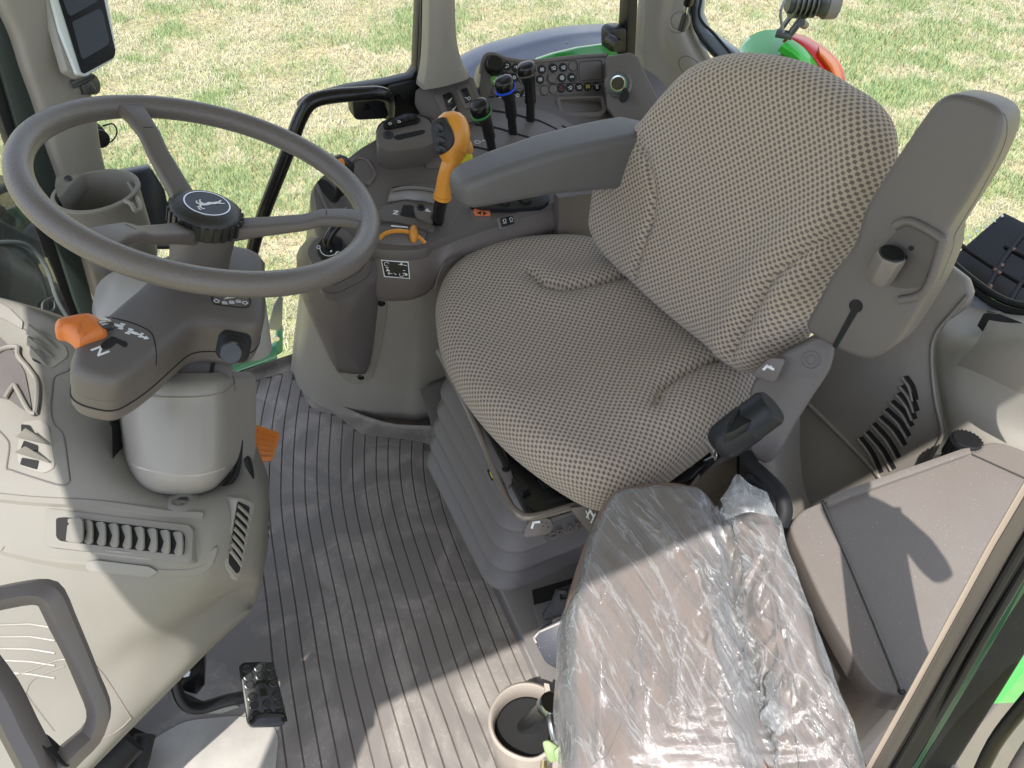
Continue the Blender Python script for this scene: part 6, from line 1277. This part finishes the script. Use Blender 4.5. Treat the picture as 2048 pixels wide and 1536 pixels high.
def film():
    fo = [(1200, 1008), (1240, 984), (1340, 976), (1400, 985), (1432, 1000), (1452, 975), (1474, 948), (1500, 972), (1532, 985), (1550, 1010), (1568, 1065), (1590, 1130), (1618, 1210), (1650, 1290), (1690, 1400), (1736, 1530), (1745, 1600), (1700, 1625), (1500, 1640), (1300, 1640), (1130, 1620), (1115, 1480), (1110, 1380), (1114, 1270), (1136, 1180), (1165, 1090)]
    q = np.array(cr(pz.tr(fo, .03), 4)); N = len(q); c = np.array(pz.tr([(1500, 1345)], .03)[0]); val = np.array(pz.tr([(1434, 1000), (1456, 1100), (1480, 1250), (1512, 1400), (1545, 1600)], .03))
    rng = np.random.default_rng(5); v = []; K = 70
    ph = rng.uniform(0, 6.28, 12)
    for k in range(K+1):
        f_ = 1-k/(K+.5)
        for i in range(N):
            p = c+(q[i]-c)*f_*(1+.008*sin(i*.9+ph[0])*f_**4); a, b = p
            d_ = dseg(p, val); right = (np.cross(val[-1]-val[0], p-val[0])*np.cross(val[-1]-val[0], np.array(pz.tr([(1700, 1300)], .03)[0])-val[0]) > 0)
            side = 1 if right else 0
            base = .068-.024*side*min(1, d_/.04) - .038*math.exp(-(d_/.026)**2)+.018*(1-f_*f_)
            edge = max(0, (f_-.9)/.1); base -= .075*edge**2
            # long folds running down the seat plus crumple
            s1 = a*.9+b*.45; h = .0035*(1-abs(sin(s1*0+(b*62+sin(a*17+ph[1])*1.7+a*9))))**3*1.8
            h += .004*(1-abs(sin(b*31+a*26+2.2*sin(a*11+ph[2]))))**4+.0028*(1-abs(sin(a*83+b*47+1.5*sin(b*30+ph[3]))))**5
            crm = math.exp(-(d_/.045)**2); h += crm*.010*(1-abs(sin(a*70+b*95+2*sin(a*50))))**3
            v.append(pz.at(a, b, base+h))
    f = [[k*N+i, k*N+(i+1) % N, (k+1)*N+(i+1) % N, (k+1)*N+i] for k in range(K) for i in range(N)]+[[K*N+i for i in range(N)]]
    return (v, f, 0)
cover = thing('plastic_cover', 'crumpled transparent plastic bag draped over the brown passenger seat', 'plastic cover', tuple(P(1400, 1300, z=.42)))
mk('film', film(), FILM, cover, ang=180)
tab = [(1532, 1390), (1528, 1370), (1532, 1352), (1545, 1344), (1560, 1352), (1562, 1372), (1572, 1400), (1574, 1440), (1562, 1470), (1540, 1460), (1524, 1440), (1520, 1426), (1532, 1412)]
tb = [pz.at(*q, .060+.006*sin(i)) for i, q in enumerate(cr(pz.tr(tab, .06), 3))]; c_ = sum(tb, V3())/len(tb)+V3((0, 0, .006))
mk('torn_flap', (tb+[c_], [[i, (i+1) % len(tb), len(tb)] for i in range(len(tb))], 0), FILM, cover)
# ragged ridge along the seam of the bag
rv = []
rng_ = random.Random(3)
for i in range(60):
    f_ = i/59; x = 1450+ (1548-1450)*f_+ 16*sin(f_*9)+rng_.uniform(-6, 6); y = 1020+520*f_
    b_ = pz.at(*pz.tr([(x, y)], .055)[0], .050); rv.append((b_, b_+pz.n*rng_.uniform(.006, .020)+V3((rng_.uniform(-.01, .01), rng_.uniform(-.008, .008), 0))))
mk('seam_ridge', ([p for a in rv for p in a], [[2*i, 2*i+2, 2*i+3, 2*i+1] for i in range(59)], 0), FILM, cover)
mk('upper_corner_fold', s_net([[P(1440, 1000, t=1.00), P(1458, 975, t=.99), P(1474, 948, t=.985), P(1500, 968, t=.985), P(1534, 984, t=.99)], [P(1446, 1012, t=.99), P(1466, 1000, t=.98), P(1490, 992, t=.975), P(1510, 1004, t=.98), P(1544, 1008, t=.985)], [P(1450, 1040, t=.98), P(1476, 1030, t=.975), P(1500, 1024, t=.97), P(1530, 1030, t=.972), P(1556, 1034, t=.98)]], 5), FILM, cover)

# storage box
BZ = .46
bxm = mat('box_brown_plastic', (.160, .140, .126), .38, bump=.3, bscale=700, var=.05, dust=.45)
box = thing('storage_box', 'large brown storage box with dusty flat lid, bottom right', 'storage box', tuple(P(1700, 1250, z=.2)))
zf = Fr((.7, .3, BZ), (0, 0, 1), (0, 1, 0))
bo_ = [(1582, 1062), (1586, 1040), (1604, 1020), (1650, 1000), (1760, 955), (1900, 905), (1960, 888), (2010, 886), (2100, 925), (2200, 1000), (1950, 1290), (1830, 1382), (1808, 1391), (1780, 1388), (1752, 1372), (1722, 1336), (1680, 1265), (1640, 1190), (1605, 1115)]
q0 = cr(zf.tr(bo_, 0), 3); cx = sum(a for a, b in q0)/len(q0); cy = sum(b for a, b in q0)/len(q0)
lidp = mk('box_top', s_ext(zf, q0, -.045, .0), bxm, box, bev=.012, seg=4, ang=60)
def rg(sc, z, dx=0, dy=0): return [zf.at(cx+(a-cx)*sc+dx, cy+(b-cy)*sc+dy, z-BZ) for a, b in q0]
mk('box_body', s_loft([rg(.80, .0, .02), rg(.88, .10, .015), rg(.93, .30, .006), rg(.955, BZ-.046)]), bxm, box, ang=60)
mk('raised_lip', [s_px(zf, [(1652, 1003), (1662, 990), (1925, 897), (1940, 895), (1942, 905), (1700, 992), (1668, 1006), (1656, 1010)], -.002, .008, r=.003)], bxm, box, bev=.003)
mk('hinge_groove', [s_line(zf.sh(.0002), zf.tr([(1645, 1004), (1660, 1040), (1700, 1130), (1750, 1250), (1804, 1384)]), .0048, .0012), ][0], mat('groove_dark', (.03, .028, .027), .5), box)
mk('hinge_cord', s_tube([zf.at(*q, .001) for q in zf.tr([(1646, 1006), (1661, 1042), (1701, 1132), (1751, 1252), (1803, 1380)])], .0019, 8, 3), mat('cord_grey', (.13, .125, .12), .4), box)
mk('hinge_groove', s_line(zf.sh(.0002), zf.tr([(1945, 910), (2060, 962)]), .003, .001), mat('groove_dark2', (.04, .036, .034), .5), box)
mk('groove_end', s_lathe(Fr(zf.at(*zf.tr([(1803, 1383)])[0], .0004), (0, 0, 1)), [(0, .0005), (.0045, .0005), (.0045, 0)], 14), HOLE, box)
sd = Fr(P(1620, 1180, z=.34), (-.85, -.2, .3))
mk('side_latch', [s_px(Fr(P(1640, 1210, z=.36), (-.9, -.35, .2)), [(1626, 1194), (1634, 1192), (1662, 1248), (1656, 1254)], -.01, .004, r=.002)], BLKG, box, bev=.001)
# dark notch on the left side of the box
mk('side_recess', s_px(Fr(P(1595, 1160, z=.36), (-.9, -.35, .2)), [(1588, 1135), (1596, 1122), (1604, 1124), (1618, 1160), (1600, 1152)], -.004, .003, r=.003), HOLE, box)
mk('lid_knob', [s_lathe(Fr(P(1926, 895, z=.445), (.1, .1, 1)), [(0, .018), (.020, .018), (.022, .014), (.022, -.03)], 24)]+[s_box(Fr(P(1926, 895, z=.445)+V3((.022*cos(k*pi/12), .022*sin(k*pi/12), 0)), (cos(k*pi/12), sin(k*pi/12), 0)), -.0015, .0015, -.02, .015, -.001, .002) for k in range(24)], BLK, box)

# ---------------------------------------------------------------- rear left walls
rw = thing('rear_vent_panel', 'dark taupe side panel with a fan of slanted vent slots behind the seat', 'panel', (.95, .55, .2))
VF = Fr((.95, .6, .35), (-.93, -.25, .28), (0, 0, 1))
VM = mat('taupe_plastic', (.165, .150, .130), .42, bump=.2, var=.04)
vp = mk('panel_skin', s_px(VF, [(1500, 830), (1590, 770), (1640, 690), (1700, 620), (1800, 560), (1860, 520), (1935, 560), (1936, 612), (1890, 645), (1866, 690), (1868, 760), (1882, 850), (1880, 880), (1850, 935), (1800, 1060), (1700, 1180), (1560, 1180), (1500, 1060)], -.02, .0, sm=2), VM, rw, bev=.005, ang=60)
mk('edge_bead', s_tube([VF.at(*q, .002) for q in VF.tr([(1936, 590), (1900, 632), (1872, 668), (1864, 710), (1870, 790), (1884, 860), (1876, 890), (1846, 940), (1820, 990)])], .0032, 10, 5), VM, rw)
mk('panel_step', s_tube([VF.at(*q, .0) for q in VF.tr([(1592, 786), (1640, 830), (1700, 890), (1752, 946), (1790, 1000)])], .0045, 10, 4), VM, rw)
slots = [((1722, 874), (1764, 945)), ((1735, 862), (1790, 938)), ((1748, 846), (1800, 915)), ((1762, 832), (1812, 890)), ((1773, 817), (1820, 872)), ((1785, 801), (1826, 852)), ((1798, 785), (1832, 838)), ((1806, 770), (1836, 822)), ((1812, 752), (1834, 800))]
for i, ((x0, y0), (x1, y1)) in enumerate(slots):
    xm, ym = (x0+x1)/2-6+3, (y0+y1)/2-3
    ql = cr(VF.tr([(x0, y0), (xm+6, ym), (x1-1, y1)], .001), 5, False); w_ = .0037
    dx, dy = ql[-1][0]-ql[0][0], ql[-1][1]-ql[0][1]; L_ = math.hypot(dx, dy); nx, ny = -dy/L_*w_, dx/L_*w_
    mk('vent_slot', s_ext(VF, [(a+nx, b+ny) for a, b in ql]+[(a-nx, b-ny) for a, b in ql[::-1]], .0, .0014), HOLE, rw)
    mk('vent_louvre', s_tube([VF.at(a-nx*2.0, b-ny*2.0, .002) for a, b in ql], .0022, 6, 0), VM, rw)
mk('lower_bulge', s_net([[P(1530, 850, t=1.25), P(1560, 830, t=1.28), P(1600, 810, t=1.32)], [P(1520, 900, t=1.22), P(1552, 900, t=1.22), P(1600, 900, t=1.3)], [P(1515, 960, t=1.2), P(1560, 960, t=1.2), P(1610, 980, t=1.25)], [P(1530, 1020, t=1.16), P(1580, 1040, t=1.16), P(1640, 1050, t=1.2)]], 5), VM, rw)
t = thing('hose_bundle', 'coiled black hose in shadow between seat and box', 'hose', tuple(P(1550, 1000, z=.2)))
mk('hose', [s_tube([P(1500, 930, t=1.14), P(1528, 955, t=1.1), P(1556, 985, t=1.08), P(1568, 1020, t=1.07), P(1560, 1050, t=1.07)], .012, 14, 5), s_tube([P(1500, 960, t=1.12), P(1524, 968, t=1.10), P(1544, 995, t=1.08), P(1548, 1040, t=1.08)], .010, 12, 5)], BLKM, t)
mk('backing', s_pts([P(1480, 900, t=1.3), P(1540, 900, t=1.35), P(1572, 1100, t=1.25), P(1530, 1120, t=1.2), P(1480, 1000, t=1.2)], cF*.02), BLKM, t)
# inner rear fender cover
t = thing('rear_fender_cover', 'smooth sunlit greige fender cover in the right rear corner', 'fender cover', (1.1, .5, .3))
N_ = [[(1940, 600, 1.30), (1975, 612, 1.28), (2060, 630, 1.22), (2160, 640, 1.15)], [(1900, 632, 1.28), (1935, 655, 1.24), (2000, 665, 1.19), (2150, 700, 1.1)], [(1874, 668, 1.28), (1900, 700, 1.24), (1960, 700, 1.17), (2150, 760, 1.08)], [(1866, 720, 1.30), (1895, 760, 1.26), (1960, 760, 1.20), (2150, 820, 1.10)], [(1876, 800, 1.31), (1905, 830, 1.27), (1970, 840, 1.22), (2150, 880, 1.12)], [(1886, 860, 1.32), (1910, 890, 1.27), (1990, 900, 1.20), (2150, 940, 1.12)], [(1860, 915, 1.34), (1890, 940, 1.28), (1990, 960, 1.20), (2150, 1000, 1.1)], [(1820, 1000, 1.34), (1880, 1020, 1.26), (1990, 1020, 1.2), (2150, 1060, 1.1)]]
GRG = mat('greige_cover', (.30, .28, .245), .42, bump=.2, var=.04)
mk('cover_skin', s_net([[P(x, y, t=t_) for x, y, t_ in r] for r in N_], 6), GRG, t, ang=60)
mk('front_shoulder', s_net([[P(1978, 640, t=1.16), P(2010, 645, t=1.12), P(2060, 648, t=1.06), P(2140, 660, t=1.0)], [P(1950, 690, t=1.16), P(1985, 690, t=1.11), P(2050, 700, t=1.05), P(2140, 720, t=1.0)], [P(1915, 730, t=1.22), P(1965, 750, t=1.15), P(2050, 790, t=1.08), P(2140, 820, t=1.02)]], 5), GRG, t, ang=60)
mk('shadow_gap', s_pts([P(1962, 650, t=1.2), P(1975, 626, t=1.2), P(2000, 628, t=1.19), P(2046, 646, t=1.15), P(1985, 676, t=1.17)], cF*.01), HOLE, t)
# rear window frame
t = thing('rear_window_frame', 'blue grey lower frame and black seal of the rear window, right edge', 'window frame', (1.15, .6, .5))
wfr = Fr(P(1950, 590, x=1.13), (-.8, -.1, .6), (0, 0, 1))
mk('ledge', s_px(wfr, [(1860, 520), (1890, 536), (1960, 590), (2010, 622), (2060, 640), (2200, 680), (2200, 740), (2060, 660), (2000, 640), (1938, 614), (1900, 575), (1850, 545)], -.02, .0), mat('ledge_blue_grey', (.20, .22, .25), .35), t, bev=.003)
mk('seal', [s_tube([wfr.at(*q, .008) for q in wfr.tr([(1875, 512), (1905, 540), (1955, 585), (2000, 615), (2060, 632), (2200, 660)])], .006, 8, 5), s_tube([wfr.at(*q, .010) for q in wfr.tr([(1880, 500), (1915, 535), (1965, 575), (2010, 602), (2060, 616), (2200, 640)])], .006, 8, 5)], SEAL, t)
mk('vent_clip', s_px(wfr, [(1852, 590), (1862, 578), (1890, 598), (1884, 606)], .0, .008, r=.001), BLK, t, bev=.001)
mk('side_cap', s_px(Fr(P(2000, 636, t=1.25), (-.6, -.3, .7)), [(1975, 620), (2060, 645), (2060, 662), (1975, 636)], -.01, 0), mat('dark_trim', (.05, .05, .055), .4), t)
gr = Fr(P(1900, 300, x=1.22), (-1, 0, .1))
gwm = None and mk('rear_pane', s_px(gr, [(1480, -80), (2200, -80), (2200, 640), (2060, 600), (1900, 520), (1600, 400), (1480, 110)], -.004, 0), GLS, t)
# outside black step panel with green tab
t = thing('black_fender_panel', 'glossy black ribbed fender panel with green tab outside the rear window', 'fender panel', tuple(P(2000, 560, z=.1)))
fp = Fr(P(1990, 520, t=1.9), (-.45, -.1, .9), (0, 1, 0))
pnl = mk('panel', s_px(fp, [(2008, 424), (2100, 470), (2200, 540), (2200, 720), (2060, 660), (1985, 600), (1890, 540), (1898, 520)], -.02, .0), BLKG, t, bev=.004)
mk('rib', [s_tube([fp.at(*q, .002) for q in fp.tr(l)], .006, 8, 0) for l in ([(1920, 490), (1980, 530), (2100, 600)], [(2010, 492), (2100, 540)], [(2045, 470), (2010, 515), (1975, 575)], [(2085, 520), (2040, 570), (2010, 620)])], BLK, pnl)
mk('rivet', [s_ball(fp.at(*fp.tr([q])[0], .003), .006, 10) for q in ((2027, 501), (2003, 532), (1990, 541), (1998, 546), (1980, 574))], mat('brown_rivet', (.15, .08, .06), .2), pnl)
mk('stud', [s_px(fp, [(x-2, y+2), (x, y-4), (x+4, y+1)], .0, .004) for x, y in ((2004, 431), (1988, 441), (1970, 452), (1953, 462), (1937, 472), (1922, 482))], WHT, pnl)
mk('green_tab', s_px(fp, [(1955, 572), (1963, 568), (1992, 590), (1990, 600), (1970, 596)], .0, .01, r=.004), mat('tab_green', (.10, .50, .10), .4), t, bev=.002)
# rear wiper/hinge block seen between seat and armrest
t = thing('pale_wrap', 'scrap of clear wrap caught behind the backrest edge', 'plastic wrap', tuple(P(1740, 430, t=1.25)))
mk('film', s_net([[P(1772, 372, t=1.2), P(1774, 390, t=1.22), P(1770, 400, t=1.2)], [P(1745, 420, t=1.2), P(1764, 430, t=1.23), P(1768, 440, t=1.2)], [P(1722, 450, t=1.2), P(1735, 470, t=1.22), P(1742, 480, t=1.2)], [P(1690, 500, t=1.2), P(1700, 520, t=1.23), P(1720, 510, t=1.2)]], 4), FILM, t)
t = thing('window_latch', 'small black latch behind the seat back, beside the raised armrest', 'latch', tuple(P(1780, 372, t=1.35)))
mk('body', [s_tube([P(1770, 380, t=1.35), P(1790, 365, t=1.35)], .012, 12, 0), s_tube([P(1765, 395, t=1.36), P(1785, 350, t=1.36)], .008, 10, 0)], BLK, t)
mk('pad', s_ball(P(1800, 345, t=1.4), .03, 14, (1, .6, 1)), mat('olive_grey', (.13, .12, .09), .5), t)

# ---------------------------------------------------------------- near door post on the right
t = thing('near_door_post', 'dark door post with tan strip running down the lower right corner', 'door post', (.60, .13, .1))
def vstrip(a0, a1, r0_, r1_, z0, z1):
    """upright strip between two azimuths (radians from +y) at two radii"""
    q = [(r0_*sin(a0), r0_*cos(a0)), (r0_*sin(a1), r0_*cos(a1)), (r1_*sin(a1), r1_*cos(a1)), (r1_*sin(a0), r1_*cos(a0))]
    return s_loft([[V3((x, y, z0)) for x, y in q], [V3((x, y, z1)) for x, y in q]])
def pole(pa, pb, pc_, pd_, t0, t1, th):
    """upright slab whose two long edges pass through the given pixels, at depth radius t0"""
    return s_pts([P(*pa, t=t0), P(*pb, t=t1), P(*pc_, t=t1), P(*pd_, t=t0)], th)
hz = V3((.35, .93, 0))
def edge_(off, jit=0):
    return [P(x+off*w_, y, t=t_) for x, y, t_, w_ in ((2230, 640, .46, 1.5), (2140, 797, .50, 1.3), (2048, 962, .55, 1.2), (1971, 1095, .60, 1.1), (1880, 1264, .67, 1), (1810, 1393, .75, .95), (1737, 1524, .86, .9), (1672, 1642, .95, .85))]
def band_(a, b, k): return s_ptsr(edge_(a)+edge_(b)[::-1], k)
PB = mat('dark_post_brown', (.066, .057, .053), .45)
mk('tan_strip', band_(0, 15, .03), mat('post_tan', (.30, .245, .205), .4), t, bev=.002)
mk('brown_face', band_(15.3, 50, .05), PB, t, bev=.002)
mk('door_seal', band_(50.5, 105, .03), SEAL, t, bev=.003)
mk('seal_lip', [s_tube([p-ray(1900, 1200)*.004 for p in edge_(66)], .0035, 8, 3), s_tube([p-ray(1900, 1200)*.004 for p in edge_(94)], .003, 8, 3)], BLKM, t)
mk('glass_edge', band_(105.5, 118, .01), mat('green_glass_edge', (.012, .045, .024), .3), t)
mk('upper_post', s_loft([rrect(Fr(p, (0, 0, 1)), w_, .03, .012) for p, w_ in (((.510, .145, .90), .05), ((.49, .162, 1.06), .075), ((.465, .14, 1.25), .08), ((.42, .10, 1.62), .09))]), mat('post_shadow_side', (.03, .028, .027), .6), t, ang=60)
mk('post_handle', s_tube([(.50, .165, 1.06), (.525, .15, 1.06), (.538, .115, 1.06), (.536, .080, 1.06), (.530, .045, 1.06), (.526, .020, 1.06)], [.011, .012, .014, .017, .023, .022, .016], 12, 5), BLK, t)
t = thing('open_door', 'black framed edge of the open glass door, lower right corner', 'door', (.62, .05, .0))
mk('pane', s_ptsr([P(2250, 1180, t=.72), P(2060, 1330, t=.78), P(1960, 1450, t=.82), P(1900, 1540, t=.87), P(1880, 1640, t=.90), P(2250, 1640, t=.84)], .004), GLS, t)
mk('dark_frame', band_(118.5, 196, .02), mat('grimy_black', (.010, .011, .012), .6, spec=.2, var=.4, dust=.05), t, bev=.002)
mk('frame_bar', [s_tube([P(2150, 1290, t=.66), P(2052, 1405, t=.70), P(1987, 1490, t=.74), P(1945, 1580, t=.78)], .0065, 10, 4)], BLK, t)
mk('brown_bar', [s_tube([P(2180, 1350, t=.6), P(2092, 1470, t=.64), P(2035, 1560, t=.68), P(2010, 1640, t=.70)], .010, 10, 4)], DK, t)
mk('black_corner', s_ptsr([P(1815, 1560, t=.9), P(1850, 1478, t=.86), P(1885, 1490, t=.85), P(1925, 1560, t=.85), P(1900, 1640, t=.85), P(1820, 1640, t=.9)], .04), mat('slate_trim', (.03, .035, .042), .35), t, bev=.004)
t = thing('left_fender', 'bright green rear fender with grooves seen through the open door', 'fender', (1.1, .2, -.5))
gfp = Fr(P(1980, 1440, t=1.35), (-.25, -.6, .75), (0, 1, 0))
mk('green_skin', s_px(gfp, [(1850, 1700), (1900, 1500), (1960, 1410), (2040, 1290), (2200, 1100), (2300, 1300), (2300, 1700)], -.02, 0), mat('lime_green_paint', (.05, .27, .05), .25, coat=.5), t)
mk('groove', [s_tube([gfp.at(*q, .0) for q in gfp.tr([(1945+i*10, 1500-i*2), (2080+i*8, 1400-i*4)])], .003, 6, 0) for i in range(3)], mat('groove_green', (.04, .22, .04), .4), t)
mk('pale_edge', s_px(gfp, [(1925, 1575), (1975, 1535), (2090, 1462), (2090, 1520), (1970, 1600), (1940, 1660), (1900, 1660)], .001, .006), mat('pale_step', (.34, .33, .36), .5), t)

# ---------------------------------------------------------------- near cup holder with rod and keys
t = thing('floor_cup_holder', 'beige round cup holder beside the passenger seat, bottom centre', 'cup holder', tuple(P(1050, 1450, z=.0)))
ck = Fr(P(1052, 1438, z=.22), (-.04, .0, 1), (0, 1, 0)); CH = mat('cup_beige', (.33, .285, .245), .42, bump=.15)  # one even beige for the whole holder
out_, in__ = [], []
def cupr(r_, h, dip=0):
    return [ck.at(r_*cos(2*pi*k/48)*1.0, r_*sin(2*pi*k/48), h-dip*max(0, cos(2*pi*k/48-radians(262)))**10) for k in range(48)]
RC2 = .0545
rgs = [cupr(RC2-.012, -.16), cupr(RC2-.002, -.15), cupr(RC2, -.05), cupr(RC2+.001, -.004, .012), cupr(RC2+.0005, .0, .012), cupr(RC2-.003, .002, .012), cupr(RC2-.0055, .0, .012), cupr(RC2-.007, -.03, .0), cupr(RC2-.010, -.085), cupr(RC2-.013, -.088), cupr(.001, -.088)]
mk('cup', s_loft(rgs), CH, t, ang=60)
mk('cup_shade', s_loft([cupr(RC2-.0075, -.036), cupr(RC2-.010, -.034), cupr(RC2-.014, -.082), cupr(.001, -.082)]), BLKM, t, ang=60)  # black shell added inside the cup to paint its shade
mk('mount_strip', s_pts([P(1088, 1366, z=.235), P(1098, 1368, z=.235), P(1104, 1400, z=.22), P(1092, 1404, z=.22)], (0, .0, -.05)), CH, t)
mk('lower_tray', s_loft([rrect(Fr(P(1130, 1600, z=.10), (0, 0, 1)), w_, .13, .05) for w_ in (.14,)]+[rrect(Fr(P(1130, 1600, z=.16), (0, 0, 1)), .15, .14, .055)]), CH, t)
t = thing('hitch_pin', 'dull steel pin standing tilted in the beige cup holder', 'pin', tuple(P(1050, 1490, z=.15)))
mk('shaft', s_tube([P(1022, 1486, z=.14), P(1050, 1455, z=.18), P(1096, 1412, z=.245)], .0125, 20, 0), STL, t)
mk('head', s_lathe(Fr(P(1096, 1412, z=.245), P(1100, 1404, z=.262)-P(1080, 1428, z=.225)), [(0, .012), (.0155, .012), (.0165, .008), (.0165, -.004), (0, -.004)], 24), mat('blued_steel', (.30, .36, .38), .2, metal=1), t)
mk('frayed_end', s_tube([P(1008, 1492, z=.13), P(1030, 1478, z=.15)], [.006, .0125], 12, 0), mat('scuffed_metal', (.4, .4, .4), .6, metal=.6), t)
t = thing('key_bunch', 'steel clip with two pale green key tags beside the cup holder', 'keys', tuple(P(1105, 1500, z=.22)))
mk('clip', [s_tube([P(1100, 1428, z=.25), P(1102, 1450, z=.25), P(1108, 1478, z=.24)], .0055, 12, 4), s_tube([P(1108, 1478, z=.24), P(1112, 1486, z=.235), P(1106, 1492, z=.23)], .004, 10, 4)], STL, t)
kfm = mat('pale_green_tag', (.17, .24, .09), .5)
kfr_ = Fr(P(1108, 1500, z=.25), (-.25, -.45, .85))
mk('tag', s_px(kfr_, [(1084, 1484), (1096, 1480), (1126, 1500), (1124, 1510), (1104, 1528), (1094, 1518), (1088, 1500)], .0, .007, r=.004), kfm, t, bev=.0015)
mk('tag', s_px(kfr_, [(1106, 1502), (1122, 1490), (1132, 1512), (1134, 1530), (1122, 1530), (1110, 1520)], .010, .016, r=.004), kfm, t, bev=.0015)
mk('key_blade', [s_tube([P(1090, 1536, z=.24), P(1088, 1522, z=.242)], .0035, 8, 0), s_tube([P(1088, 1522, z=.242), P(1086, 1560, z=.235)], .0045, 8, 0)], mat('brass_key', (.55, .45, .2), .3, metal=1), t)

# ---------------------------------------------------------------- near grab handle bottom left
t = thing('near_grab_handle', 'brown grey angular grab handle in the bottom left corner', 'grab handle', tuple(P(60, 1560, t=.8)))
HM = mat('handle_plastic', (.120, .105, .102), .4, bump=.15)
pth = [(-90, 1215, .60), (-20, 1200, .605), (50, 1186, .61), (86, 1184, .612), (104, 1196, .615), (124, 1240, .62), (152, 1300, .625), (180, 1368, .63), (196, 1408, .632), (196, 1440, .632), (180, 1472, .63), (150, 1500, .62), (110, 1540, .612), (60, 1600, .60)]
pp = [P(x, y, t=t_) for x, y, t_ in pth]
mk('loop', s_tube(pp, [.0135, .0135, .0135, .014, .014, .0125, .012, .0125, .0135, .0145, .0155, .016], 6, 2, flat=.75, up=tuple(-cF)), HM, t, bev=.003, ang=50)
mk('base_bar', s_tube([P(-60, 1300, t=.60), P(0, 1380, t=.60), P(40, 1460, t=.60), P(80, 1540, t=.6), P(110, 1640, t=.6)], .015, 8, 3, flat=.8, up=tuple(-cF)), HM, t)
mk('joint', s_loft([rrect(Fr(P(110, 1500, t=.61), (P(150, 1480, t=.62)-P(90, 1540, t=.61)), -cF).sh(c), .034, .026, .007) for c in (-.0006, .0006)]), HOLE, t)
# near left front pillar, outside the frame, throws the shade band on the floor
t = thing('near_front_pillar', 'near front cab pillar by the open doorway, at the left edge', 'pillar', (-.36, .02, 0))
mk('post', s_loft([rrect(Fr(p, (0, 0, 1), (.45, .9, 0)), w_, .06, .02) for p, w_ in (((-.50, .02, -.05), .06), ((-.50, .05, .6), .07), ((-.52, .11, .95), .14), ((-.54, .125, 1.62), .17))]), TAN2, t, ang=60)
